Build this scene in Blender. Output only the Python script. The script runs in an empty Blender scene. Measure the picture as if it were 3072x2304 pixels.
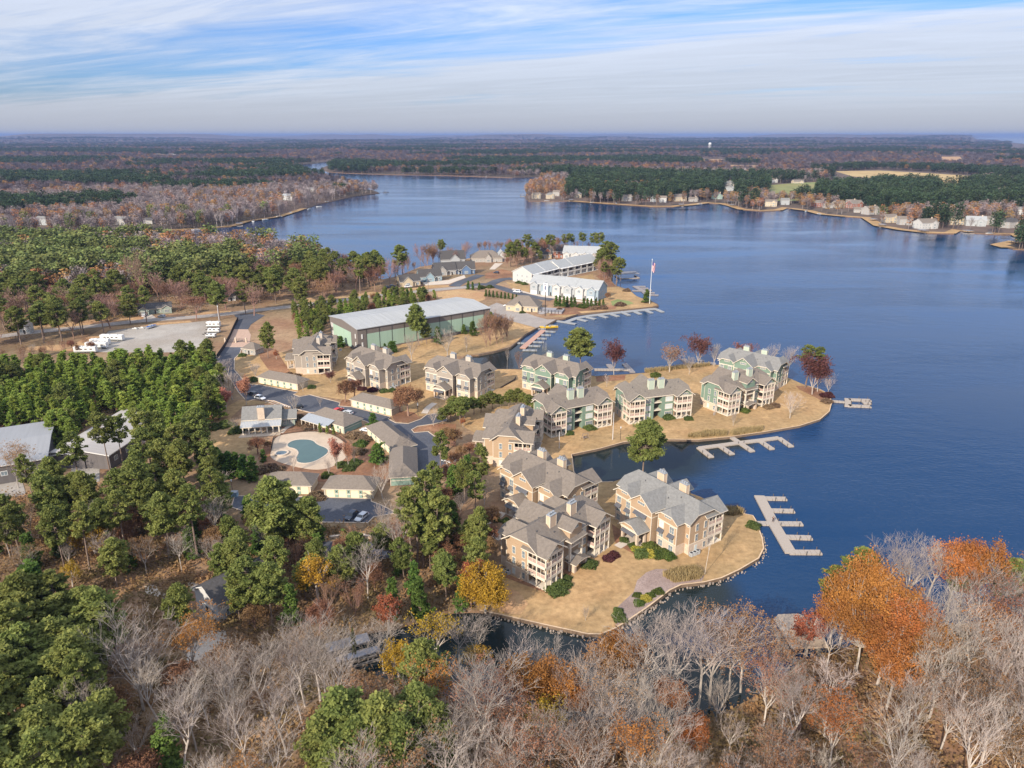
import bpy, math, random
import numpy as np
from mathutils import Vector, Matrix, Euler

# ------------------------------------------------------------------ camera, sky, sun, exposure
scene = bpy.context.scene
CAM_H = 99.0; PITCH = math.radians(19.0); FPX = 2170.0      # photo is 3072 x 2304
cam_data = bpy.data.cameras.new('camera'); cam = bpy.data.objects.new('camera', cam_data)
scene.collection.objects.link(cam); scene.camera = cam
cam.location = (0, 0, CAM_H); cam.rotation_euler = (math.radians(90) - PITCH, 0, 0)
cam_data.sensor_width = 36; cam_data.lens = 36 * FPX / 3072
cam_data.clip_start = 1; cam_data.clip_end = 120000

SUN_EL = math.radians(29); SHADOW_AZ = math.radians(33)     # shadows fall forward and to the right
sun_dir = Vector((-math.sin(SHADOW_AZ) * math.cos(SUN_EL), -math.cos(SHADOW_AZ) * math.cos(SUN_EL), math.sin(SUN_EL)))
sun_data = bpy.data.lights.new('sun', 'SUN'); sun = bpy.data.objects.new('sun', sun_data)
scene.collection.objects.link(sun)
sun_data.energy = 4.8; sun_data.angle = math.radians(0.6); sun_data.color = (1.0, 0.88, 0.72)
sun.rotation_euler = sun_dir.to_track_quat('Z', 'Y').to_euler()

scene.view_settings.view_transform = 'Standard'; scene.view_settings.look = 'None'
scene.view_settings.gamma = 1; scene.view_settings.exposure = 0.54
scene.render.engine = 'CYCLES'
scene.cycles.max_bounces = 4; scene.cycles.diffuse_bounces = 3; scene.cycles.glossy_bounces = 2
scene.cycles.volume_bounces = 0; scene.cycles.transparent_max_bounces = 6
scene.cycles.use_denoising = True

world = bpy.data.worlds.new('World'); scene.world = world; world.use_nodes = True
wn = world.node_tree; wn.nodes.clear()
def N(tree, t, **kw):
    n = tree.nodes.new(t)
    for k, v in kw.items(): setattr(n, k, v)
    return n
def math_node(tree, op, a, b=None, c=None):
    n = N(tree, 'ShaderNodeMath', operation=op)
    for i, v in enumerate((a, b, c)):
        if v is None: continue
        if isinstance(v, (int, float)): n.inputs[i].default_value = v
        else: tree.links.new(v, n.inputs[i])
    return n.outputs[0]
def build_sky():
    L = wn.links.new
    sky = N(wn, 'ShaderNodeTexSky'); sky.sky_type = 'NISHITA'; sky.sun_disc = False
    sky.sun_elevation = SUN_EL; sky.sun_rotation = math.atan2(sun_dir.x, sun_dir.y)
    sky.air_density = 1.0; sky.dust_density = 1.0; sky.ozone_density = 2.0
    tc = N(wn, 'ShaderNodeTexCoord'); sep = N(wn, 'ShaderNodeSeparateXYZ'); L(tc.outputs['Generated'], sep.inputs[0])
    z = math_node(wn, 'ADD', math_node(wn, 'MAXIMUM', sep.outputs[2], 0.0), 0.035)
    near = N(wn, 'ShaderNodeMapRange'); L(sep.outputs[2], near.inputs[0]); near.inputs[1].default_value = 0.004; near.inputs[2].default_value = 0.06; near.interpolation_type = 'SMOOTHSTEP'; near = near.outputs[0]
    px = math_node(wn, 'DIVIDE', sep.outputs[0], z); py = math_node(wn, 'DIVIDE', sep.outputs[1], z)
    # streak axes of the high cirrus layer: a along it, s across it
    a = math_node(wn, 'SUBTRACT', math_node(wn, 'MULTIPLY', px, 0.873), math_node(wn, 'MULTIPLY', py, 0.488))
    s = math_node(wn, 'ADD', math_node(wn, 'MULTIPLY', px, 0.488), math_node(wn, 'MULTIPLY', py, 0.873))
    def noise(sa, ss, detail, rough, dist, off):
        c = N(wn, 'ShaderNodeCombineXYZ'); L(math_node(wn, 'MULTIPLY', a, sa), c.inputs[0]); L(math_node(wn, 'MULTIPLY', s, ss), c.inputs[1])
        c.inputs[2].default_value = off
        t = N(wn, 'ShaderNodeTexNoise'); t.inputs['Scale'].default_value = 1; t.inputs['Detail'].default_value = detail
        t.inputs['Roughness'].default_value = rough; t.inputs['Distortion'].default_value = dist
        L(c.outputs[0], t.inputs['Vector']); return t.outputs['Fac']
    n1 = noise(0.20, 0.60, 8, 0.62, 1.0, 3.1); n2 = noise(0.38, 1.5, 7, 0.62, 1.2, 7.7); n3 = noise(0.06, 0.25, 3, 0.5, 0.2, 1.3)
    gap = math_node(wn, 'ABSOLUTE', math_node(wn, 'SUBTRACT', s, 5.35))
    bias = math_node(wn, 'MINIMUM', math_node(wn, 'MULTIPLY', math_node(wn, 'SUBTRACT', gap, 0.62), 0.42), 0.62)
    cov = math_node(wn, 'ADD', bias, math_node(wn, 'MULTIPLY', math_node(wn, 'MULTIPLY', math_node(wn, 'SUBTRACT', n1, 0.5), near), 2.6))
    cov = math_node(wn, 'ADD', cov, math_node(wn, 'MULTIPLY', math_node(wn, 'MULTIPLY', math_node(wn, 'SUBTRACT', n2, 0.5), near), 1.5))
    cov = math_node(wn, 'ADD', cov, 0.44)
    # just above the view the veil is thinned to blue for the lake's reflection
    up = N(wn, 'ShaderNodeMapRange'); L(sep.outputs[2], up.inputs[0]); up.inputs[1].default_value = 0.14; up.inputs[2].default_value = 0.34
    up.inputs[3].default_value = 0.0; up.inputs[4].default_value = 0.50
    cov = math_node(wn, 'SUBTRACT', cov, up.outputs[0])
    up2 = N(wn, 'ShaderNodeMapRange'); L(sep.outputs[2], up2.inputs[0]); up2.inputs[1].default_value = 0.42; up2.inputs[2].default_value = 0.65; up2.inputs[3].default_value = 0; up2.inputs[4].default_value = 0.75  # unseen high cloud added above the view to raise the ambient fill
    cov = math_node(wn, 'ADD', cov, up2.outputs[0])
    cl = N(wn, 'ShaderNodeClamp'); L(cov, cl.inputs[0]); cl.inputs[2].default_value = 0.95
    blue = N(wn, 'ShaderNodeMix', data_type='RGBA', blend_type='MULTIPLY'); blue.inputs[0].default_value = 1
    L(sky.outputs[0], blue.inputs[6]); blue.inputs[7].default_value = (0.50, 0.69, 1.12, 1)
    # cloud brightness: grey-lilac low, whiter high
    ccol = N(wn, 'ShaderNodeValToRGB'); L(sep.outputs[2], ccol.inputs[0])
    ccol.color_ramp.elements[0].position = 0.0; ccol.color_ramp.elements[0].color = (0.45, 0.458, 0.498, 1)
    ccol.color_ramp.elements[1].position = 0.16; ccol.color_ramp.elements[1].color = (0.66, 0.73, 0.88, 1)
    e = ccol.color_ramp.elements.new(0.05); e.color = (0.53, 0.58, 0.67, 1)
    sc_ = N(wn, 'ShaderNodeMix', data_type='RGBA', blend_type='MULTIPLY'); sc_.inputs[0].default_value = 1
    L(ccol.outputs[0], sc_.inputs[6])
    br = math_node(wn, 'ADD', 7.8, math_node(wn, 'MULTIPLY', near, math_node(wn, 'ADD', math_node(wn, 'MULTIPLY', math_node(wn, 'SUBTRACT', n3, 0.5), 3.5), math_node(wn, 'MULTIPLY', math_node(wn, 'SUBTRACT', n2, 0.5), 3.0))))
    hi = N(wn, 'ShaderNodeMapRange'); L(sep.outputs[2], hi.inputs[0]); hi.inputs[1].default_value = 0.45; hi.inputs[2].default_value = 0.8; hi.inputs[3].default_value = 0; hi.inputs[4].default_value = 4.0  # extra brightness of the added high cloud, for more ambient light
    br = math_node(wn, 'ADD', br, hi.outputs[0])
    cb = N(wn, 'ShaderNodeCombineXYZ'); [L(br, cb.inputs[i]) for i in range(3)]
    L(cb.outputs[0], sc_.inputs[7])
    mix = N(wn, 'ShaderNodeMix', data_type='RGBA'); L(cl.outputs[0], mix.inputs[0]); L(blue.outputs[2], mix.inputs[6]); L(sc_.outputs[2], mix.inputs[7])
    bg = N(wn, 'ShaderNodeBackground'); bg.inputs[1].default_value = 0.1; out = N(wn, 'ShaderNodeOutputWorld')
    L(mix.outputs[2], bg.inputs[0]); L(bg.outputs[0], out.inputs[0])
build_sky()

# ------------------------------------------------------------------ helpers
def G(px, py, z=1.0):
    """ground point (at height z) seen at photo pixel px, py"""
    x = (px - 1536) / FPX; y = (1152 - py) / FPX
    d = (x, math.cos(PITCH) + y * math.sin(PITCH), -math.sin(PITCH) + y * math.cos(PITCH))
    t = (z - CAM_H) / d[2]
    return (d[0] * t, d[1] * t)
ORG = {'a': (1200, 960, 2.88), 'b': (600, 960, 2.88), 'c': (1800, 960, 2.88), 'd': (1300, 1350, 2.88), 'e': (1800, 1350, 2.88),
       'f': (600, 1300, 2.88), 'g': (900, 620, 2.88), 'h': (1400, 620, 2.88), 'i': (0, 620, 2.88), 'j': (0, 1150, 2.88),
       'k': (0, 1728, 2.88), 'l': (768, 1728, 2.88), 'm': (1536, 1728, 2.88), 'n': (2304, 1550, 2.88),
       'p': (0, 380, 1.44), 'q': (1536, 380, 1.44), 'r': (1480, 700, 4.096), 's': (1160, 740, 4.809), 'z': (0, 0, 1)}
def C(k, x, y):
    o = ORG[k]; return (o[0] + x / o[2], o[1] + y / o[2])
def W(k, x, y, z=1.0): return G(*C(k, x, y), z)
def WP(k, pts, z=1.0): return [W(k, x, y, z) for x, y in pts]

def link(o): scene.collection.objects.link(o); return o
def tag(o, label=None, cat=None, group=None, kind=None):
    if label: o['label'] = label
    if cat: o['category'] = cat
    if group: o['group'] = group
    if kind: o['kind'] = kind
    return o
def empty(name, loc=(0, 0, 0), rz=0.0):
    o = link(bpy.data.objects.new(name, None)); o.location = loc; o.rotation_euler = (0, 0, rz); o.empty_display_size = 1; return o
def put(name, mesh, parent=None, loc=(0, 0, 0), rz=0.0, scale=None):
    o = link(bpy.data.objects.new(name, mesh)); o.location = loc; o.rotation_euler = (0, 0, rz)
    if scale: o.scale = scale
    if parent: o.parent = parent
    return o
def copy_tree(src, loc, rz, scale=1.0):
    c = src.copy(); scene.collection.objects.link(c); c.location = loc; c.rotation_euler = (0, 0, rz)
    c.scale = scale if isinstance(scale, tuple) else (scale,) * 3
    for ch in src.children:
        d = ch.copy(); scene.collection.objects.link(d); d.parent = c
        for g in ch.children:
            e = g.copy(); scene.collection.objects.link(e); e.parent = d
    return c

class MB:
    def __init__(s): s.v = []; s.f = []; s.m = []; s.M = None
    def _a(s, p):
        if s.M is not None: p = s.M @ Vector(p)
        s.v.append(tuple(p)); return len(s.v) - 1
    def face(s, pts, mi=0):
        s.f.append([s._a(p) for p in pts]); s.m.append(mi)
    def box(s, x0, x1, y0, y1, z0, z1, mi=0, top=None):
        i = [s._a(p) for p in ((x0,y0,z0),(x1,y0,z0),(x1,y1,z0),(x0,y1,z0),(x0,y0,z1),(x1,y0,z1),(x1,y1,z1),(x0,y1,z1))]
        for q in ((0,3,2,1),(4,5,6,7),(0,1,5,4),(1,2,6,5),(2,3,7,6),(3,0,4,7)): s.f.append([i[k] for k in q])
        s.m += [mi, mi if top is None else top] + [mi] * 4
    def prism(s, pts, z0, z1, mi=0, top=None):
        n = len(pts)
        area = sum(pts[i][0]*pts[(i+1)%n][1]-pts[(i+1)%n][0]*pts[i][1] for i in range(n))
        if area < 0: pts = pts[::-1]
        b = [s._a((p[0], p[1], z0)) for p in pts]; t = [s._a((p[0], p[1], z1)) for p in pts]
        s.f.append(t); s.m.append(mi if top is None else top); s.f.append(b[::-1]); s.m.append(mi)
        for i in range(n): j = (i+1) % n; s.f.append([b[i], b[j], t[j], t[i]]); s.m.append(mi)
    def tube(s, p0, p1, r0, r1=None, n=8, mi=0, caps=True):
        r1 = r0 if r1 is None else r1
        p0 = Vector(p0); p1 = Vector(p1); d = (p1 - p0).normalized()
        u = d.orthogonal().normalized(); w = d.cross(u)
        a = [s._a(p0 + (u*math.cos(2*math.pi*k/n) + w*math.sin(2*math.pi*k/n))*r0) for k in range(n)]
        b = [s._a(p1 + (u*math.cos(2*math.pi*k/n) + w*math.sin(2*math.pi*k/n))*r1) for k in range(n)]
        for k in range(n): j = (k+1) % n; s.f.append([a[k], a[j], b[j], b[k]]); s.m.append(mi)
        if caps: s.f.append(b); s.m.append(mi); s.f.append(a[::-1]); s.m.append(mi)
    def gable(s, a, b, c, h, z, rise, axis='x', t=0.25, clip=(0, 0), inset=None, mt=0, ms=1):
        """roof slab: ridge along axis from a to b, centre line c, half width h, eave height z"""
        zr = z + rise; ins = inset if inset is not None else h
        def P(l, w, zz): return (l, c + w, zz) if axis == 'x' else (c + w, l, zz)
        ra = a + (clip[0]*ins if clip[0] else 0); rb = b - (clip[1]*ins if clip[1] else 0)
        def end(l, cl):
            if cl <= 0: return []
            hc = h * cl; zc = zr - rise * cl
            return [P(l, -hc, zc), P(l, hc, zc)]
        A = end(a, clip[0]); B = end(b, clip[1]); Ra = P(ra, 0, zr); Rb = P(rb, 0, zr)
        Am, Ap, Bm, Bp = P(a,-h,z), P(a,h,z), P(b,-h,z), P(b,h,z)
        dn = lambda p: (p[0], p[1], p[2]-t)
        fl = [Am, Bm] + ([B[0]] if B else []) + [Rb, Ra] + ([A[0]] if A else [])
        fr = [Bp, Ap] + ([A[1]] if A else []) + [Ra, Rb] + ([B[1]] if B else [])
        fl = [p for i, p in enumerate(fl) if p != fl[i-1]]; fr = [p for i, p in enumerate(fr) if p != fr[i-1]]
        s.face(fl, mt); s.face(fr, mt); s.face([dn(p) for p in fl[::-1]], ms); s.face([dn(p) for p in fr[::-1]], ms)
        if A and clip[0] < 1: s.face([A[0], Ra, A[1]], mt)
        if B and clip[1] < 1: s.face([B[1], Rb, B[0]], mt)
        if A and clip[0] >= 1: s.face([Am, Ra, Ap], mt)
        if B and clip[1] >= 1: s.face([Bp, Rb, Bm], mt)
        for p, q in ((Am, Bm), (Bp, Ap)): s.face([dn(p), dn(q), q, p], ms)
        for chain in ([Ap] + (A[::-1] if A else [Ra]) + [Am], [Bm] + (B if B else [Rb]) + [Bp]):
            for p, q in zip(chain, chain[1:]):
                if p != q: s.face([dn(p), dn(q), q, p], ms)
    def mesh(s, name, mats):
        me = bpy.data.meshes.new(name); me.from_pydata(s.v, [], s.f)
        for m in mats: me.materials.append(m)
        me.polygons.foreach_set('material_index', s.m); me.update(); return me
    def build(s, name, mats, parent=None, loc=(0,0,0), rz=0.0): return put(name, s.mesh(name, mats), parent, loc, rz)

def lin(c): return tuple(((v/255)/12.92 if v <= 10 else (((v/255)+0.055)/1.055)**2.4) for v in c)
MATS = {}
def mat(name, col, rough=0.85, var=0.15, scale=1.0, col2=None, bump=0.0, rnd=0.0, metal=0.0, detail=4, stretch=None, contrast=1.0, spec=0.3, hue=0.0):
    if name in MATS: return MATS[name]
    m = bpy.data.materials.new(name); m.use_nodes = True; t = m.node_tree; p = t.nodes['Principled BSDF']
    p.inputs['Roughness'].default_value = rough; p.inputs['Metallic'].default_value = metal; p.inputs['Specular IOR Level'].default_value = spec
    tc = N(t, 'ShaderNodeTexCoord'); nz = N(t, 'ShaderNodeTexNoise'); nz.inputs['Scale'].default_value = scale; nz.inputs['Detail'].default_value = detail
    nz.inputs['Roughness'].default_value = 0.62
    mp = N(t, 'ShaderNodeMapping'); t.links.new(tc.outputs['Object'], mp.inputs[0]); t.links.new(mp.outputs[0], nz.inputs['Vector'])
    if stretch: mp.inputs['Scale'].default_value = stretch
    r = N(t, 'ShaderNodeValToRGB'); t.links.new(nz.outputs['Fac'], r.inputs[0])
    w = 0.22 / contrast
    r.color_ramp.elements[0].position = 0.5 - w; r.color_ramp.elements[1].position = 0.5 + w
    c1 = tuple(max(0, v*(1-var)) for v in col); c2 = col2 if col2 else tuple(v*(1+var) for v in col)
    r.color_ramp.elements[0].color = (*c1, 1); r.color_ramp.elements[1].color = (*c2, 1)
    last = r.outputs[0]
    if rnd or hue:
        oi = N(t, 'ShaderNodeObjectInfo'); hs = N(t, 'ShaderNodeHueSaturation')
        mr = N(t, 'ShaderNodeMapRange'); t.links.new(oi.outputs['Random'], mr.inputs[0]); mr.inputs[3].default_value = 1-rnd; mr.inputs[4].default_value = 1+rnd
        t.links.new(mr.outputs[0], hs.inputs['Value']); t.links.new(last, hs.inputs['Color'])
        fr = math_node(t, 'FRACT', math_node(t, 'MULTIPLY', oi.outputs['Random'], 7.13))
        mh = N(t, 'ShaderNodeMapRange'); t.links.new(fr, mh.inputs[0]); mh.inputs[3].default_value = 0.5-hue; mh.inputs[4].default_value = 0.5+hue
        t.links.new(mh.outputs[0], hs.inputs['Hue']); last = hs.outputs[0]
    t.links.new(last, p.inputs['Base Color'])
    if bump:
        b = N(t, 'ShaderNodeBump'); b.inputs['Strength'].default_value = bump; b.inputs['Distance'].default_value = 0.3
        t.links.new(nz.outputs['Fac'], b.inputs['Height']); t.links.new(b.outputs[0], p.inputs['Normal'])
    MATS[name] = m; return m

def ground_mat(name, cols, scales, bump=0.3, mixw=(0.42, 0.60)):
    """three-way noise blend used for lawns, litter and woodland floor"""
    m = bpy.data.materials.new(name); m.use_nodes = True; t = m.node_tree; p = t.nodes['Principled BSDF']
    p.inputs['Roughness'].default_value = 0.95; p.inputs['Specular IOR Level'].default_value = 0.15
    tc = N(t, 'ShaderNodeTexCoord')
    def nz(sc, d, off):
        mp = N(t, 'ShaderNodeMapping'); mp.inputs['Location'].default_value = (off, off*1.7, 0); t.links.new(tc.outputs['Object'], mp.inputs[0])
        n = N(t, 'ShaderNodeTexNoise'); n.inputs['Scale'].default_value = sc; n.inputs['Detail'].default_value = d; n.inputs['Roughness'].default_value = 0.65
        t.links.new(mp.outputs[0], n.inputs['Vector'])
        r = N(t, 'ShaderNodeMapRange'); t.links.new(n.outputs['Fac'], r.inputs[0]); r.inputs[1].default_value = mixw[0]; r.inputs[2].default_value = mixw[1]
        return r.outputs[0], n.outputs['Fac']
    f1, _ = nz(scales[0], 6, 11); f2, _ = nz(scales[1], 5, 37); f3, raw = nz(scales[2], 6, 5)
    a = N(t, 'ShaderNodeMix', data_type='RGBA'); t.links.new(f1, a.inputs[0]); a.inputs[6].default_value = (*cols[0], 1); a.inputs[7].default_value = (*cols[1], 1)
    b = N(t, 'ShaderNodeMix', data_type='RGBA'); t.links.new(math_node(t, 'MULTIPLY', f2, 0.7), b.inputs[0]); t.links.new(a.outputs[2], b.inputs[6]); b.inputs[7].default_value = (*cols[2], 1)
    c = N(t, 'ShaderNodeMix', data_type='RGBA', blend_type='MULTIPLY'); c.inputs[0].default_value = 1
    mr = N(t, 'ShaderNodeMapRange'); t.links.new(raw, mr.inputs[0]); mr.inputs[1].default_value = 0.3; mr.inputs[2].default_value = 0.7; mr.inputs[3].default_value = 0.72; mr.inputs[4].default_value = 1.22
    cb = N(t, 'ShaderNodeCombineXYZ'); [t.links.new(mr.outputs[0], cb.inputs[i]) for i in range(3)]
    t.links.new(b.outputs[2], c.inputs[6]); t.links.new(cb.outputs[0], c.inputs[7]); t.links.new(c.outputs[2], p.inputs['Base Color'])
    bm = N(t, 'ShaderNodeBump'); bm.inputs['Strength'].default_value = bump; bm.inputs['Distance'].default_value = 0.4
    t.links.new(raw, bm.inputs['Height']); t.links.new(bm.outputs[0], p.inputs['Normal'])
    return m

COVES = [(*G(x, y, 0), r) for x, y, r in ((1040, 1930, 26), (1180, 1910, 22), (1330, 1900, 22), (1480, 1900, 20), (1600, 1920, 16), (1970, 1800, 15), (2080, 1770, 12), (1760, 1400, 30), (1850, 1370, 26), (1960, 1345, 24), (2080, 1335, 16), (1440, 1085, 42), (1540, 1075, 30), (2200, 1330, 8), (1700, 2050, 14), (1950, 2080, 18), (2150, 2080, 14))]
def water_mat():
    m = bpy.data.materials.new('lake_water'); m.use_nodes = True; t = m.node_tree; p = t.nodes['Principled BSDF']
    p.inputs['IOR'].default_value = 1.333; p.inputs['Specular IOR Level'].default_value = 0.5
    tc = N(t, 'ShaderNodeTexCoord')
    def nz(sc, d, st=(1,1,1), rot=0.0, dist=0.0):
        mp = N(t, 'ShaderNodeMapping'); mp.inputs['Scale'].default_value = st; mp.inputs['Rotation'].default_value = (0,0,rot)
        t.links.new(tc.outputs['Object'], mp.inputs[0])
        n = N(t, 'ShaderNodeTexNoise'); n.inputs['Scale'].default_value = sc; n.inputs['Detail'].default_value = d; n.inputs['Distortion'].default_value = dist
        t.links.new(mp.outputs[0], n.inputs['Vector']); return n.outputs['Fac']
    w1 = nz(0.55, 5, (1, 2.2, 1), 0.5); w2 = nz(0.10, 3, (1, 2.0, 1), 0.3)
    patch = nz(0.006, 5, (1, 3.5, 1), 0.25, 0.6)
    mr = N(t, 'ShaderNodeMapRange'); t.links.new(patch, mr.inputs[0]); mr.inputs[1].default_value = 0.35; mr.inputs[2].default_value = 0.65
    mr.inputs[3].default_value = 0.05; mr.inputs[4].default_value = 0.34
    h = math_node(t, 'ADD', w1, math_node(t, 'MULTIPLY', w2, 1.5))
    b = N(t, 'ShaderNodeBump'); t.links.new(mr.outputs[0], b.inputs['Strength']); b.inputs['Distance'].default_value = 0.5
    t.links.new(h, b.inputs['Height']); t.links.new(b.outputs[0], p.inputs['Normal'])
    mr2 = N(t, 'ShaderNodeMapRange'); t.links.new(patch, mr2.inputs[0]); mr2.inputs[1].default_value = 0.35; mr2.inputs[2].default_value = 0.65
    mr2.inputs[3].default_value = 0.06; mr2.inputs[4].default_value = 0.14
    t.links.new(mr2.outputs[0], p.inputs['Roughness'])
    # coves: dark tree reflections painted into the base colour, ripples calmer; open lake: blue
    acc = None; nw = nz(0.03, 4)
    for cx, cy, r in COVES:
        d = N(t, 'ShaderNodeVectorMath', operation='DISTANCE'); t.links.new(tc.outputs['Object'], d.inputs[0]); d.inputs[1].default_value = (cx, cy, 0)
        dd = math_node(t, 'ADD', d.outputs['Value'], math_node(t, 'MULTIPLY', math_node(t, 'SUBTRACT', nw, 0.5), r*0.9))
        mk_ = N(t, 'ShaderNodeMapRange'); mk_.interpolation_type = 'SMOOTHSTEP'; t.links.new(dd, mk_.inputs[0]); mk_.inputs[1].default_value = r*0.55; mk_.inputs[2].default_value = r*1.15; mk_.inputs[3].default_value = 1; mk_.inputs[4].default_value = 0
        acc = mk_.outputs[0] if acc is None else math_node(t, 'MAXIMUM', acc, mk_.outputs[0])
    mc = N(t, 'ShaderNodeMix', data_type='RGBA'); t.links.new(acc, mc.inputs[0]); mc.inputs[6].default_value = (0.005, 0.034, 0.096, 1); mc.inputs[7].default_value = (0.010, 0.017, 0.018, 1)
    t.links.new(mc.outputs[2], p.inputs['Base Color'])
    st = math_node(t, 'MULTIPLY', mr.outputs[0], math_node(t, 'SUBTRACT', 1.0, math_node(t, 'MULTIPLY', acc, 0.75))); t.links.new(st, b.inputs['Strength'])
    return m

def inside(p, poly):
    x, y = p; c = False; n = len(poly); j = n-1
    for i in range(n):
        xi, yi = poly[i]; xj, yj = poly[j]
        if (yi > y) != (yj > y) and x < (xj-xi)*(y-yi)/(yj-yi)+xi: c = not c
        j = i
    return c
def smooth(pts, it=1, closed=False):
    for _ in range(it):
        q = []; n = len(pts)
        for i in range(n if closed else n-1):
            a = pts[i]; b = pts[(i+1) % n]
            q += [(a[0]*.75+b[0]*.25, a[1]*.75+b[1]*.25), (a[0]*.25+b[0]*.75, a[1]*.25+b[1]*.75)]
        if not closed: q = [pts[0]] + q + [pts[-1]]
        pts = q
    return pts
SHEETS = [0]
def sheet(name, pts, z, m, kind='structure', label=None, cat=None, down=None):
    """flat sheet; with down= it also gets a skirt reaching that height"""
    from mathutils.geometry import tessellate_polygon
    if down is None: SHEETS[0] += 1; z += 0.0006*SHEETS[0]
    tri = tessellate_polygon([[Vector((p[0], p[1], 0)) for p in pts]])
    v = [(p[0], p[1], z) for p in pts]; f = []
    for a, b, c in tri:
        A, B, D = v[a], v[b], v[c]
        f.append((a, b, c) if (B[0]-A[0])*(D[1]-A[1])-(B[1]-A[1])*(D[0]-A[0]) > 0 else (a, c, b))
    n = len(pts); mi = [0]*len(f)
    if down is not None:
        v += [(p[0], p[1], down) for p in pts]
        for i in range(n): j = (i+1) % n; f.append((i, n+i, n+j, j)); mi.append(1 if isinstance(m, (list, tuple)) and len(m) > 1 else 0)
    me = bpy.data.meshes.new(name); me.from_pydata(v, [], f)
    for k in (m if isinstance(m, (list, tuple)) else [m]): me.materials.append(k)
    me.polygons.foreach_set('material_index', mi); me.update()
    o = put(name, me); tag(o, label, cat, None, kind); return o
def strip_poly(line, w):
    """closed outline of a band of width w round an open line"""
    L_, R_ = [], []
    for i, p in enumerate(line):
        a = line[max(0, i-1)]; b = line[min(len(line)-1, i+1)]
        dx, dy = b[0]-a[0], b[1]-a[1]; l = math.hypot(dx, dy) or 1; nx, ny = -dy/l*w/2, dx/l*w/2
        L_.append((p[0]+nx, p[1]+ny)); R_.append((p[0]-nx, p[1]-ny))
    return L_ + R_[::-1]
def band(mb, line, w, z0, z1, mi=0, closed=False):
    pts = line + [line[0]] if closed else line
    for a, b in zip(pts, pts[1:]):
        dx, dy = b[0]-a[0], b[1]-a[1]; l = math.hypot(dx, dy)
        if l < 1e-3: continue
        nx, ny = -dy/l*w/2, dx/l*w/2; ex, ey = dx/l*w*0.25, dy/l*w*0.25
        mb.prism([(a[0]+nx-ex, a[1]+ny-ey), (a[0]-nx-ex, a[1]-ny-ey), (b[0]-nx+ex, b[1]-ny+ey), (b[0]+nx+ex, b[1]+ny+ey)], z0, z1, mi)
def ribbon(mb, line, w, z0, z1, mi=0, closed=False):
    n = len(line); Ls, Rs = [], []
    for i, p in enumerate(line):
        a = line[(i-1) % n] if closed else line[max(0, i-1)]; b = line[(i+1) % n] if closed else line[min(n-1, i+1)]
        dx, dy = b[0]-a[0], b[1]-a[1]; l = math.hypot(dx, dy) or 1
        nx, ny = -dy/l*w/2, dx/l*w/2; Ls.append((p[0]+nx, p[1]+ny)); Rs.append((p[0]-nx, p[1]-ny))
    for i in range(n if closed else n-1):
        j = (i+1) % n; a, b, c, d = Ls[i], Ls[j], Rs[j], Rs[i]
        mb.face([(*d, z1), (*c, z1), (*b, z1), (*a, z1)], mi)
        mb.face([(*a, z1), (*b, z1), (*b, z0), (*a, z0)], mi); mb.face([(*d, z0), (*c, z0), (*c, z1), (*d, z1)], mi)
    if not closed:
        for i in (0, n-1): mb.face([(*Ls[i], z0), (*Rs[i], z0), (*Rs[i], z1), (*Ls[i], z1)], mi)

# ------------------------------------------------------------------ materials of the setting
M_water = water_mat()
M_ground = ground_mat('woodland_floor', [(0.25, 0.145, 0.088), (0.34, 0.23, 0.14), (0.15, 0.115, 0.065)], (0.03, 0.008, 0.6))
M_lawn = ground_mat('dormant_grass', [(0.435, 0.283, 0.143), (0.355, 0.222, 0.108), (0.28, 0.195, 0.098)], (0.11, 0.035, 0.7), 0.15)
M_litter = ground_mat('pine_straw', [(0.24, 0.115, 0.065), (0.32, 0.175, 0.10), (0.15, 0.085, 0.055)], (0.12, 0.04, 1.2))
M_clay = ground_mat('bare_clay', [(0.44, 0.28, 0.15), (0.36, 0.20, 0.11), (0.42, 0.29, 0.15)], (0.06, 0.02, 0.8))
M_asph = ground_mat('asphalt', [(0.082, 0.090, 0.112), (0.105, 0.112, 0.132), (0.068, 0.072, 0.088)], (0.12, 0.03, 2.0), 0.1)
M_road = ground_mat('worn_road', [(0.30, 0.27, 0.25), (0.35, 0.31, 0.28), (0.27, 0.24, 0.22)], (0.15, 0.03, 2.0), 0.1)
M_gravel = ground_mat('gravel', [(0.33, 0.305, 0.275), (0.38, 0.35, 0.315), (0.28, 0.24, 0.20)], (0.10, 0.03, 2.5), 0.2)
M_conc = mat('concrete', (0.50, 0.43, 0.36), 0.9, 0.12, 0.4, bump=0.1)
M_deckc = mat('pool_deck_concrete', (0.46, 0.365, 0.275), 0.9, 0.10, 0.5)
M_paver = mat('pavers', (0.42, 0.29, 0.22), 0.9, 0.15, 1.5)
M_kerb = mat('kerb_concrete', (0.50, 0.40, 0.31), 0.9, 0.1, 0.5)
M_bank = mat('bank_earth', (0.20, 0.125, 0.075), 0.95, 0.3, 0.5, bump=0.4)
M_mulch = ground_mat('grey_mulch', [(0.27, 0.20, 0.175), (0.33, 0.25, 0.22), (0.22, 0.16, 0.14)], (0.3, 0.08, 3.0), 0.3)
M_field = ground_mat('hay_field', [(0.47, 0.34, 0.16), (0.39, 0.27, 0.125), (0.42, 0.32, 0.155)], (0.01, 0.004, 0.05), 0.1)
M_green = ground_mat('green_field', [(0.16, 0.20, 0.075), (0.21, 0.23, 0.09), (0.26, 0.22, 0.09)], (0.01, 0.004, 0.05), 0.1)
M_farground = ground_mat('far_woodland_floor', [(0.12, 0.085, 0.07), (0.075, 0.068, 0.05), (0.15, 0.105, 0.085)], (0.004, 0.0012, 0.03))

# ------------------------------------------------------------------ water and land
sheet('water', [(-30000, -300), (30000, -300), (42000, 52000), (-42000, 52000)], 0.3, M_water)

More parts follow.
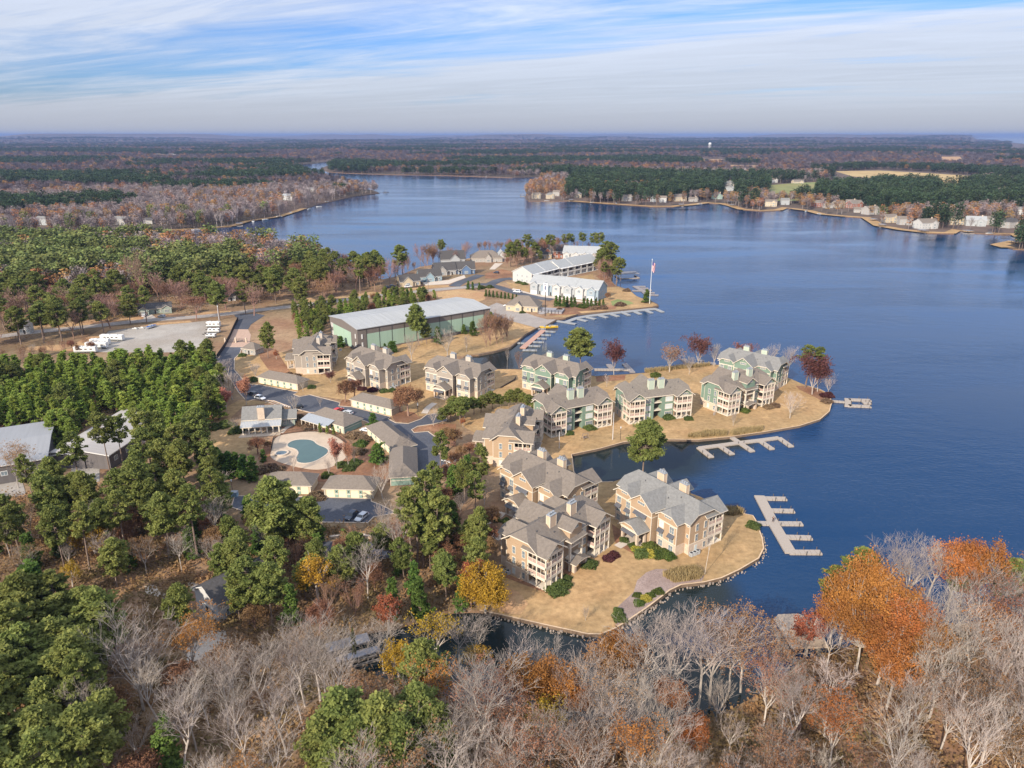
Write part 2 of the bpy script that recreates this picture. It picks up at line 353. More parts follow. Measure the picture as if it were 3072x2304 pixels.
# shoreline of the near land, from far left round the three points of land to the near right
shoreA = [G(-900, 758), G(0, 748), G(400, 744), G(640, 742), G(800, 752), G(930, 775), G(1040, 806), G(1150, 838), G(1200, 826), G(1260, 800), G(1340, 788),
          G(1440, 768), G(1560, 752), G(1680, 742), G(1780, 742), W('h', 1190, 470), W('h', 1270, 560), W('h', 1262, 600), W('h', 1250, 640), W('h', 1290, 682), W('h', 1350, 700),
          W('h', 1410, 722), W('h', 1465, 770), W('h', 1510, 790), W('h', 1590, 815), W('h', 1650, 845), W('h', 1655, 858), W('h', 1600, 868), W('h', 1280, 898), W('h', 960, 930),
          W('h', 850, 965), W('h', 780, 978), W('h', 690, 1028), W('h', 600, 1052), W('h', 510, 1105), W('h', 430, 1175), W('h', 380, 1215), W('h', 230, 1255),
          W('h', 100, 1280), W('h', 0, 1283), W('a', 560, 315), W('a', 520, 345), W('a', 540, 385)]
shoreB = [W('a', 640, 412), W('a', 780, 425), W('a', 990, 425), W('a', 1300, 445), W('a', 1690, 486), W('a', 1960, 470), W('a', 2212, 448),
          W('c', 390, 440), W('c', 560, 425), W('c', 720, 405), W('c', 960, 388), W('c', 1250, 385), W('c', 1480, 440), W('c', 1640, 505), W('c', 1770, 562), W('c', 1900, 600),
          W('c', 1975, 640), W('c', 2002, 710), W('c', 1980, 790), W('c', 1900, 858), W('c', 1720, 915), W('c', 1400, 970), W('c', 1100, 1012), W('c', 850, 1035), W('c', 540, 1030),
          W('c', 380, 1028), W('c', 200, 1055), W('c', 0, 1110), W('a', 1480, 1162)]
shoreC = [W('a', 1488, 1200), W('a', 1500, 1310), W('a', 1560, 1400), W('a', 1740, 1402), W('a', 1840, 1398), G(1900, 1425), G(2000, 1455), G(2100, 1490),
          W('e', 1080, 515), W('e', 1180, 530), W('e', 1240, 552), W('e', 1320, 568), W('e', 1345, 610), W('e', 1370, 680), W('e', 1400, 760), W('e', 1413, 850), W('e', 1370, 935),
          W('e', 1200, 1035), W('e', 1050, 1105), W('e', 900, 1142), W('e', 700, 1165), W('e', 600, 1212), W('e', 500, 1290), W('e', 400, 1365), W('e', 300, 1432), W('e', 200, 1500),
          W('e', 100, 1556), W('e', 0, 1592), W('d', 1330, 1590), W('d', 1200, 1560), W('d', 1000, 1518), W('d', 700, 1450), W('d', 400, 1385)]
shoreD = [W('l', 1850, 295), W('l', 1720, 300), W('l', 1600, 312), W('l', 1430, 378), W('l', 1200, 440), W('l', 900, 488), W('l', 700, 560), W('l', 640, 700), W('l', 760, 780),
          G(1080, 2010), G(1200, 2050), G(1400, 2110), G(1600, 2150), G(1900, 2175), G(2150, 2150), G(2300, 2070), G(2400, 1985), G(2520, 1950), G(2600, 1915), G(2800, 1880), G(3100, 1845), G(3500, 1800)]
main_poly = shoreA + shoreB + shoreC + shoreD + [(420, 40), (420, -160), (-900, -160), (-1100, 400)]
sheet('ground', main_poly, 1.0, [M_ground, M_bank], down=-1.5)

shoreF = [G(-900, 716), G(0, 713), G(87, 703), G(240, 702), G(380, 697), G(540, 690), G(694, 679), G(736, 665), G(833, 651), G(910, 626), G(972, 609), G(1030, 596), G(1069, 588), G(1139, 579),
          G(1120, 571), G(1060, 560), G(990, 540), G(935, 524), G(890, 512), G(868, 503), G(880, 496), G(930, 492), G(985, 484), G(1020, 483), G(985, 496), G(960, 506), G(985, 516), G(1035, 519), G(1146, 523), G(1285, 525), G(1444, 530), G(1536, 533),
          G(1600, 530), G(1654, 527), G(1660, 532), G(1625, 545), G(1590, 565), G(1575, 590), G(1585, 603)]
shoreR = [G(1703, 603), G(1814, 611), G(1953, 620), G(2022, 620), G(2080, 615), G(2126, 609), G(2170, 612), G(2196, 618), G(2230, 629), G(2286, 633), G(2341, 631), G(2360, 624), G(2397, 629), G(2430, 633), G(2473, 644),
          G(2540, 650), G(2605, 654), G(2625, 665), G(2647, 679), G(2716, 691), G(2786, 699), G(2862, 701), G(2880, 692), G(2925, 699), G(2994, 703), G(3060, 704), G(3090, 722), G(3040, 732), G(3008, 738), G(3040, 746), G(3100, 750), G(3600, 760)]
far_poly = shoreF + shoreR + [(2600, 800), (9000, 4200), (-9000, 4200), (-2600, 900)]
sheet('far_shore_land', far_poly, 1.0, [M_farground, M_bank], down=-1.5)

def vnoise(x, y, seed=0):
    def h(i, j):
        n = (i*374761393 + j*668265263 + seed*974634777) & 0xffffffff
        n = ((n ^ (n >> 13)) * 1274126177) & 0xffffffff
        return ((n ^ (n >> 16)) & 0xffff) / 65535.0
    i, j = math.floor(x), math.floor(y); u, v = x-i, y-j; u = u*u*(3-2*u); v = v*v*(3-2*v)
    return (h(i, j)*(1-u)+h(i+1, j)*u)*(1-v)+(h(i, j+1)*(1-u)+h(i+1, j+1)*u)*v
def fbm(x, y, s, o=3): return sum(vnoise(x/s*2**k, y/s*2**k, k+3)*0.5**k for k in range(o)) / (2-0.5**(o-1))
FARLAKE = [G(2900, 413.5), G(3040, 411), G(3400, 410.5), G(3500, 437), G(3120, 435), G(3060, 431), G(3000, 424), G(2960, 419)]
def far_height(x, y):
    r = math.hypot(x, y)
    if r < 4000: return 1.0
    a = min(1, (r-4000)/5000)
    h = a * (fbm(x, y, 4200, 4) - 0.44) * (20 + 430*max(0, min(1, (r-8000)/9000)))
    h = min(h, 120)
    az = math.degrees(math.atan2(x, y))
    if az > 31 and 5500 < r < 36000: h = min(h, 0.3)
    return 1.0 + max(-0.6, h)
def build_hills():
    rs = [3600 * (46000/3600)**(i/90) for i in range(91)]; az = [math.radians(-48 + 96*j/220) for j in range(221)]
    v, f = [], []
    for r in rs:
        for t in az:
            x, y = r*math.sin(t), r*math.cos(t); v.append((x, y, far_height(x, y) - (0.5 if r < 4200 else 0)))
    for i in range(90):
        for j in range(220): a = i*221+j; f.append((a, a+1, a+222, a+221)[::-1])
    me = bpy.data.meshes.new('hills'); me.from_pydata(v, [], f); me.materials.append(M_farground); me.update()
    tag(put('hills', me), kind='structure')
build_hills()
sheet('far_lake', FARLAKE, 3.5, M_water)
for k_, ln in ((0, shoreR[:24]), (1, shoreR[24:-2])):
    sheet('shore_lawn', strip_poly([(p[0], p[1]+7) for p in ln], 13), 1.1, M_lawn)
sheet('shore_lawn', strip_poly([(p[0], p[1]+6) for p in shoreF[1:10]], 9), 1.1, M_lawn)
sheet('hay_field', [G(2505, 514), G(2640, 512), G(2790, 520), G(2939, 530), G(2925, 545), G(2885, 570), G(2800, 575), G(2700, 566), G(2790, 568), G(2740, 552), G(2680, 540), G(2560, 530)], 1.3, M_field)
sheet('green_field', [G(2305, 556), G(2420, 548), G(2500, 545), G(2640, 545), G(2680, 541), G(2740, 553), G(2600, 558), G(2450, 575), G(2440, 604), G(2310, 604)], 1.6, M_green)
sheet('clearing', [G(2100, 478), G(2165, 478), G(2175, 486), G(2110, 488)], 1.3, M_clay)
sheet('clearing.001', [G(2180, 495), G(2280, 497), G(2270, 505), G(2190, 502)], 1.3, M_clay)
sheet('clearing.002', [G(2820, 470), G(2880, 470), G(2890, 484), G(2830, 486)], 1.3, M_clay)

# ------------------------------------------------------------------ lawns, roads, lots
lawn = [W('a', 380, 330), W('a', 640, 418)] + shoreB[1:] + shoreC + [W('d', 380, 1360), W('d', 480, 1280), W('d', 600, 1080), W('d', 900, 1000), W('d', 1200, 700), W('d', 900, 400), W('d', 700, 250),
        W('d', 480, 180), W('a', 740, 1240), W('a', 700, 1000), W('a', 560, 930), W('a', 400, 780), W('a', 180, 830), W('a', 0, 890), W('b', 1650, 840), W('b', 1300, 700), W('b', 950, 645), W('b', 800, 655),
        W('b', 520, 530), W('b', 380, 520), W('b', 300, 420), W('b', 300, 330), W('b', 420, 260), W('b', 700, 280), W('b', 1120, 240), W('b', 1700, 270)]
sheet('lawn', lawn, 1.03, M_lawn)
lawnA = [W('h', 1190, 700), W('h', 1300, 695), W('h', 1410, 727), W('h', 1465, 775), W('h', 1590, 820), W('h', 1645, 850), W('h', 1600, 864), W('h', 1280, 894), W('h', 960, 926), W('h', 850, 960), W('h', 700, 945), W('h', 690, 915), W('h', 780, 880),
         W('h', 900, 850), W('h', 1150, 840)]
sheet('lawn.001', lawnA, 1.03, M_lawn)
sheet('lawn.002', [W('h', 340, 650), W('h', 540, 690), W('h', 545, 745), W('h', 480, 745), W('h', 400, 715)], 1.035, M_lawn)
sheet('lawn.003', [W('h', 860, 630), W('h', 1090, 580), W('h', 1110, 640), W('h', 900, 640)], 1.035, M_lawn)
sheet('lawn.004', WP('g', [(760, 1260), (1000, 1340), (1420, 1286), (1700, 1240), (1880, 1165), (2030, 1048), (1880, 985), (1620, 1000), (1590, 1060), (1400, 1100), (900, 1180)]), 1.03, M_lawn)
sheet('lawn.005', WP('g', [(760, 740), (1090, 680), (1290, 680), (1300, 690), (1100, 705), (770, 760)]), 1.04, M_lawn)
sheet('lawn.006', WP('b', [(340, 690), (500, 700), (640, 715), (380, 740), (260, 850), (330, 960), (380, 1000), (620, 1050), (500, 1170), (250, 1150), (60, 1100), (0, 950), (90, 830)]), 1.03, M_lawn)
sheet('grass_plot', WP('h', [(1245, 820), (1300, 800), (1400, 815), (1445, 835), (1400, 848), (1260, 855)]), 1.045, M_green)
sheet('mown_clearing', WP('g', [(1180, 740), (1400, 710), (1600, 740), (1600, 800), (1500, 840), (1340, 790), (1200, 800)]), 1.03, M_clay)
sheet('verge', WP('i', [(240, 1040), (700, 985), (1230, 950), (1680, 915), (2000, 900), (2000, 925), (1680, 950), (1230, 975), (700, 1035), (270, 1080)]), 1.03, M_clay)
sheet('verge.001', WP('i', [(220, 1240), (240, 1210), (640, 1185), (900, 1050), (940, 1040), (1640, 985), (1660, 1000), (1290, 1028), (935, 1070), (700, 1250)]), 1.03, M_clay)
sheet('verge.002', WP('g', [(0, 790), (300, 780), (620, 735), (740, 745), (600, 765), (130, 820), (0, 850)]), 1.03, M_clay)
sheet('verge.003', WP('h', [(300, 540), (390, 560), (390, 610), (260, 620), (160, 620), (160, 580)]), 1.045, M_litter)
sheet('straw_bed', WP('h', [(700, 945), (790, 880), (900, 850), (1150, 848), (1300, 858), (1280, 888), (960, 905), (1000, 925)]), 1.05, M_litter)
sheet('straw_bed.001', WP('h', [(1110, 600), (1250, 560), (1245, 640), (1290, 690), (1200, 692), (1180, 640)]), 1.045, M_litter)
sheet('straw_bed.002', WP('b', [(1660, 840), (1690, 878), (1800, 888), (1905, 850), (1850, 800), (1700, 780)]), 1.07, M_litter)
sheet('straw_bed.003', WP('b', [(1210, 745), (1300, 748), (1310, 690), (1230, 690), (1205, 720)]), 1.07, M_litter)
sheet('straw_bed.004', WP('b', [(1835, 950), (1860, 970), (1985, 955), (2140, 1080), (2212, 1100), (2212, 900), (2060, 900), (1900, 920)]), 1.065, M_litter)
sheet('straw_bed.005', WP('b', [(740, 790), (900, 810), (1230, 1000), (1290, 1080), (1450, 1000), (1640, 1200), (1640, 1400), (1500, 1400), (1050, 1400), (600, 1300), (500, 1200), (560, 1080), (640, 1010), (700, 1000), (700, 900)]), 1.045, M_litter)
sheet('straw_bed.006', WP('b', [(650, 250), (800, 480), (650, 460), (600, 440), (520, 330), (500, 260)]), 1.06, M_litter)
sheet('mulch_bed', WP('e', [(600, 1030), (700, 1040), (860, 1050), (900, 1090), (880, 1135), (700, 1160), (600, 1205), (400, 1355), (200, 1490), (140, 1520), (110, 1430), (160, 1350), (290, 1230), (320, 1130), (400, 1060), (480, 1030)]), 1.06, M_mulch)
sheet('straw_bed.007', WP('e', [(100, 640), (420, 840), (650, 935), (300, 905), (200, 850), (130, 800)]), 1.06, M_litter)
sheet('straw_bed.008', WP('d', [(560, 1080), (980, 1240), (1130, 1150), (1230, 1000), (1080, 980), (1160, 1120), (970, 1210), (600, 1060)]), 1.075, M_litter)
sheet('bare_patch', WP('d', [(560, 1380), (620, 1180), (740, 1230), (820, 1330), (760, 1420), (640, 1420)]), 1.05, M_clay)
sheet('straw_bed.009', WP('c', [(1690, 570), (1800, 575), (1920, 620), (1990, 690), (1920, 700), (1820, 650), (1720, 600)]), 1.06, M_litter)
sheet('straw_bed.010', WP('a', [(1690, 490), (1950, 475), (1940, 520), (1700, 535)]), 1.06, M_litter)

main_road = smooth([G(-500, 1052), W('i', -200, 1150), W('i', 270, 1085), W('i', 700, 1045), W('i', 1230, 985), W('i', 1680, 955), W('i', 2000, 925), W('i', 2212, 895), W('g', 130, 842), W('g', 600, 775), W('g', 1000, 735), W('g', 1400, 698), W('g', 1540, 690)], 1)
sheet('road', strip_poly(main_road, 8.0), 1.08, M_road)
sheet('road.001', strip_poly(smooth([W('g', 1330, 690), W('g', 1380, 655), W('g', 1460, 630), W('g', 1560, 590)], 2), 8), 1.09, M_asph)
sheet('road.002', strip_poly(smooth([W('g', 1440, 690), W('h', 130, 665), W('h', 260, 690), W('h', 420, 745), W('h', 620, 790), W('h', 740, 805)], 2), 7.5), 1.094, M_asph)
sheet('road.003', strip_poly(smooth([W('h', 200, 672), W('h', 290, 630), W('h', 395, 622)], 1), 8), 1.098, M_asph)
sheet('gravel_lot', WP('i', [(940, 1075), (1290, 1032), (1640, 1002), (1790, 985), (1800, 1110), (1790, 1260), (1560, 1260), (1000, 1260), (700, 1255), (860, 1160)]), 1.05, M_gravel)
sheet('lot_paving', WP('h', [(190, 860), (260, 830), (380, 870), (600, 950), (700, 975), (770, 975), (690, 1022), (600, 1047), (480, 1015), (280, 960), (190, 930)]), 1.05, M_road)
sheet('driveway', WP('i', [(1240, 945), (1310, 930), (1350, 965), (1240, 978)]), 1.06, M_conc)
sheet('driveway.001', WP('s', [(520, 520), (900, 480), (1120, 410), (1140, 450), (900, 540), (560, 560)]), 1.06, M_conc)
sheet('driveway.002', WP('s', [(1560, 240), (1680, 240), (1560, 330), (1480, 330)]), 1.06, M_conc)
sheet('driveway.003', WP('h', [(400, 705), (560, 750), (1130, 830), (1120, 845), (640, 780), (390, 720)]), 1.104, M_conc)
asph1 = WP('b', [(200, 235), (365, 235), (345, 290), (298, 335), (295, 430), (370, 515), (440, 560), (510, 560), (845, 625), (810, 645), (860, 665), (950, 648), (1210, 715), (1200, 745), (1310, 752), (1650, 838), (1625, 855), (1690, 890),
                 (1800, 897), (1910, 857), (1960, 820), (2090, 800), (2140, 870), (2020, 900), (1880, 920), (1828, 950), (1850, 975), (1970, 965), (2130, 1085), (2040, 1110), (2040, 1150), (2110, 1170), (2150, 1300), (2000, 1420), (1850, 1400),
                 (1850, 1180), (1820, 1110), (1560, 925), (1480, 900), (1440, 880), (1210, 800), (950, 800), (830, 770), (640, 700), (470, 690), (400, 700), (330, 620), (240, 470), (130, 330)])
sheet('parking_lot', asph1, 1.05, M_asph)
asph2 = WP('f', [(300, 545), (560, 540), (1080, 555), (1480, 568), (1480, 590), (1560, 620), (1700, 690), (1500, 725), (1450, 775), (1020, 770), (900, 700), (420, 690), (270, 640)])
sheet('parking_lot.001', asph2, 1.05, M_asph)
sheet('parking_lot.002', WP('f', [(920, 960), (1110, 935), (1600, 945), (1680, 1090), (900, 1060)]), 1.05, M_asph)
sheet('parking_lot.003', WP('f', [(-100, 800), (70, 812), (60, 900), (-160, 880)]), 1.05, M_asph)
sheet('entrance_drive', WP('b', [(335, 0), (500, 0), (440, 40), (415, 82), (280, 80), (300, 50)]), 1.05, M_asph)
sheet('entrance_drive.001', [W('i', 2020, 935), W('i', 2212, 925), W('b', 560, -40), W('b', 500, 0), W('b', 335, 0)], 1.055, M_asph)
sheet('paved_apron', WP('b', [(280, 80), (415, 82), (440, 130), (430, 200), (380, 235), (215, 235)]), 1.058, M_paver)
sheet('house_yard', WP('k', [(1250, 90), (1320, 70), (1480, 170), (1420, 200), (1260, 150)]), 1.05, M_conc)
sheet('house_yard.001', WP('k', [(1620, 60), (1900, 60), (2020, 110), (1900, 160), (1640, 130)]), 1.05, M_conc)
sheet('house_yard.002', WP('k', [(1800, 480), (1950, 470), (1960, 560), (1850, 680), (1620, 760), (1600, 640)]), 1.05, M_conc)
sheet('factory_yard', WP('j', [(0, 850), (180, 800), (230, 980), (60, 980), (-100, 1000)]), 1.05, M_gravel)
sheet('factory_yard.001', WP('j', [(640, 640), (860, 640), (860, 850), (700, 880), (600, 820)]), 1.05, M_gravel)
sheet('path', strip_poly(smooth(WP('d', [(600, 540), (520, 610), (400, 640), (430, 690), (590, 770)]), 2), 2.4), 1.08, M_conc)
sheet('path.001', strip_poly(smooth(WP('e', [(290, 700), (250, 780), (150, 840)]), 2), 2.2), 1.085, M_conc)
sheet('path.002', strip_poly(smooth(WP('a', [(300, 720), (240, 760), (210, 810)]), 1), 2.5), 1.085, M_conc)
sheet('path.003', strip_poly(smooth(WP('b', [(700, 980), (740, 935), (830, 890), (830, 830)]), 2), 1.6), 1.085, M_conc)

kb = MB()
ribbon(kb, asph1, 0.35, 1.0, 1.17, 0, closed=True)
o = kb.build('kerb', [M_kerb]); tag(o, kind='structure')
kb = MB(); ribbon(kb, asph2, 0.35, 1.0, 1.17, 0, closed=True); o = kb.build('kerb.001', [M_kerb]); tag(o, kind='structure')

M_paint = mat('road_paint', (0.75, 0.75, 0.74), 0.7, 0.08, 2)
mk = MB()
def stripe(k, x0, y0, x1, y1, w=0.16): ribbon(mk, [W(k, x0, y0), W(k, x1, y1)], w, 1.052, 1.06)
for x0, y0, x1, y1 in ((1895, 1002, 1985, 982), (1918, 1025, 2010, 1002), (1943, 1048, 2035, 1025), (1970, 1068, 2085, 1050), (2000, 1092, 2118, 1078), (1970, 1068, 2000, 1092), (2010, 1062, 2045, 1084), (2040, 1056, 2080, 1080)):
    stripe('b', x0, y0, x1, y1)
for k in range(8): stripe('b', 905 + k*38, 680 + k*8.5, 955 + k*38, 655 + k*8.8)
for k in range(6): stripe('b', 560 + k*26, 712 + k*7, 640 + k*26, 685 + k*7)
for k in range(5): stripe('b', 690 + k*18, 735 + k*5, 722 + k*18, 712 + k*5, 0.3)
for x in (1020, 1095, 1170, 1250, 1335, 1425): stripe('f', x, 768, x + 48, 695)
tag(mk.build('parking_markings', [M_paint]), kind='structure')

def tree_wall(name, line, w, z0, z1, m, label, cat):
    mb = MB(); ribbon(mb, line, w, z0, z1); mb.m = [0 if i % 3 == 0 else 1 for i in range(len(mb.m))]
    return tag(mb.build(name, [m, mat('seawall_face', (0.17, 0.12, 0.085), 0.95, 0.25, 0.8)]), label, cat)
M_cap = mat('seawall_cap', (0.52, 0.38, 0.25), 0.9, 0.15, 0.6)
M_darkwall = mat('dark_seawall', (0.10, 0.075, 0.06), 0.9, 0.2, 0.6)
tree_wall('seawall', [p for p in shoreC[9:]], 0.34, -1.2, 1.12, M_cap, 'low tan seawall edging the lawn of the nearest point of land', 'seawall')
tree_wall('seawall', shoreB[14:] + shoreC[:5], 0.34, -1.2, 1.12, M_cap, 'low tan seawall round the lawn of the green condominiums', 'seawall')
tree_wall('seawall', shoreB[:10], 0.4, -1.2, 1.10, M_darkwall, 'dark low seawall behind the green condominiums', 'seawall')
tree_wall('seawall', shoreA[24:31], 0.6, -1.2, 1.15, M_darkwall, 'dark timber seawall along the flagpole point', 'seawall')
tree_wall('seawall', shoreA[31:39], 0.6, -1.2, 1.15, M_darkwall, 'dark timber seawall round the small marina cove', 'seawall')

# riprap stones at the water's edge of the nearest point
def riprap():
    rng = random.Random(5); mb = MB()
    line = shoreC[13:] 
    for a, b in zip(line, line[1:]):
        l = math.hypot(b[0]-a[0], b[1]-a[1]); n = int(l * 3.0)
        for k in range(n):
            if rng.random() < 0.35 and b[1] > 140: continue
            t = rng.random(); dx, dy = (b[0]-a[0])/l, (b[1]-a[1])/l
            off = 0.4 + abs(rng.gauss(0, 0.5)); x = a[0]+dx*l*t - dy*-off*-1; y = a[1]+dy*l*t + dx*off
            x = a[0]+dx*l*t - dy*off; y = a[1]+dy*l*t + dx*off
            if inside((x, y), main_poly): x = a[0]+dx*l*t + dy*off; y = a[1]+dy*l*t - dx*off
            r = rng.uniform(0.09, 0.27); z = max(0.25, 0.75 - off*0.4); ang = rng.random()*3
            pts = [(x+math.cos(ang+q*math.pi/2.5)*r*rng.uniform(.7,1.2), y+math.sin(ang+q*math.pi/2.5)*r*rng.uniform(.7,1.2)) for q in range(5)]
            mb.prism(pts, z-0.3, z+r*0.7, 0)
    o = mb.build('riprap_rocks', [mat('riprap', (0.29, 0.24, 0.20), 0.95, 0.45, 1.2)])
    tag(o, 'pale loose riprap stones along the water edge of the nearest lawn', 'riprap', kind='stuff')
riprap()
# ------------------------------------------------------------------ buildings
def xprism(mb, sec, a, b, axis='y', mi=0):
    """section points (u, z) pushed along axis from a to b"""
    P = (lambda u, l, z: (u, l, z)) if axis == 'y' else (lambda u, l, z: (l, u, z))
    A = [P(u, a, z) for u, z in sec]; B = [P(u, b, z) for u, z in sec]
    mb.face(A, mi); mb.face(B[::-1], mi)
    for i in range(len(sec)): j = (i+1) % len(sec); mb.face([A[j], A[i], B[i], B[j]], mi)

M_shin = {k: mat('shingles_' + k, c, 0.9, 0.20, 1.6, bump=0.25, detail=8) for k, c in
          {'brown': (0.168, 0.142, 0.12), 'grey': (0.185, 0.182, 0.175), 'dark': (0.068, 0.064, 0.064), 'pale': (0.30, 0.312, 0.318), 'taupe': (0.175, 0.152, 0.128)}.items()}
M_wall = {k: mat('siding_' + k, c, 0.85, 0.06, 0.6, stretch=(1, 1, 9)) for k, c in
          {'tan': (0.385, 0.275, 0.18), 'grey': (0.31, 0.27, 0.23), 'green': (0.165, 0.235, 0.185), 'white': (0.46, 0.458, 0.45), 'cream': (0.50, 0.42, 0.30), 'paleblue': (0.27, 0.335, 0.385), 'palegrey': (0.345, 0.365, 0.38),
           'blue': (0.10, 0.16, 0.27), 'brick': (0.30, 0.13, 0.09), 'teal': (0.23, 0.33, 0.28), 'bluegrey': (0.24, 0.33, 0.38), 'stonegrey': (0.34, 0.32, 0.30), 'greengrey': (0.28, 0.33, 0.29)}.items()}
M_trim = mat('cream_trim', (0.62, 0.555, 0.46), 0.7, 0.05, 1)
M_white = mat('white_paint', (0.62, 0.62, 0.61), 0.6, 0.04, 1)
M_stone = mat('ashlar_base', (0.52, 0.42, 0.33), 0.9, 0.16, 1.4)
M_glass = mat('window_glass', (0.17, 0.21, 0.24), 0.12, 0.35, 0.4, spec=0.6)
M_blind = mat('window_blind', (0.50, 0.56, 0.57), 0.35, 0.15, 0.5)
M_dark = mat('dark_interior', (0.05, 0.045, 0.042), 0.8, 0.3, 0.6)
M_rail = mat('porch_rail', (0.40, 0.29, 0.25), 0.8, 0.1, 2)
M_awn = mat('dark_metal_awning', (0.12, 0.12, 0.13), 0.4, 0.2, 1, metal=0.3, stretch=(6, 1, 1))
M_steel = mat('galvanised_steel', (0.34, 0.36, 0.38), 0.5, 0.1, 2, metal=0.3)
M_gdoor = mat('garage_door', (0.75, 0.66, 0.46), 0.7, 0.04, 1)
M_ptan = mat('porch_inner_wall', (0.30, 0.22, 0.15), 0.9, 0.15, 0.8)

WIN = {}
def win_mesh(w, h, nc, nr, fr='cream', gl='g'):
    k = (w, h, nc, nr, fr, gl)
    if k in WIN: return WIN[k]
    mb = MB(); f = 0.14
    mb.box(-w/2-f, w/2+f, -0.10, 0.05, -h/2-f, h/2+f, 0)
    cw = (w-(nc-1)*0.09)/nc; rh = (h-(nr-1)*0.06)/nr
    for i in range(nc):
        for j in range(nr):
            x = -w/2+i*(cw+0.09); z = -h/2+j*(rh+0.06); mb.box(x, x+cw, -0.115, -0.09, z, z+rh, 1)
    WIN[k] = mb.mesh('window', [M_trim if fr == 'cream' else M_white, M_glass if gl == 'g' else M_blind]); return WIN[k]
def window(parent, x, y, z, rz=0, w=1.3, h=1.6, nc=2, nr=2, fr='cream', gl='g'):
    return put('window', win_mesh(w, h, nc, nr, fr, gl), parent, (x, y, z), rz)
H90 = math.pi/2
AWN = {}
def awning(parent, x, y, z, w, d=0.9):
    if (w, d) not in AWN:
        mb = MB(); mb.face([(-w/2, -d, -0.75), (w/2, -d, -0.75), (w/2, 0, 0), (-w/2, 0, 0)]); mb.face([(-w/2, 0, -0.08), (w/2, 0, -0.08), (w/2, -d, -0.83), (-w/2, -d, -0.83)])
        mb.face([(-w/2, -d, -0.83), (w/2, -d, -0.83), (w/2, -d, -0.75), (-w/2, -d, -0.75)])
        mb.face([(-w/2, 0, -0.08), (-w/2, -d, -0.83), (-w/2, -d, -0.75), (-w/2, 0, 0)]); mb.face([(w/2, -d, -0.83), (w/2, 0, -0.08), (w/2, 0, 0), (w/2, -d, -0.75)])
        AWN[(w, d)] = mb.mesh('awning', [M_awn])
    put('awning', AWN[(w, d)], parent, (x, y, z))

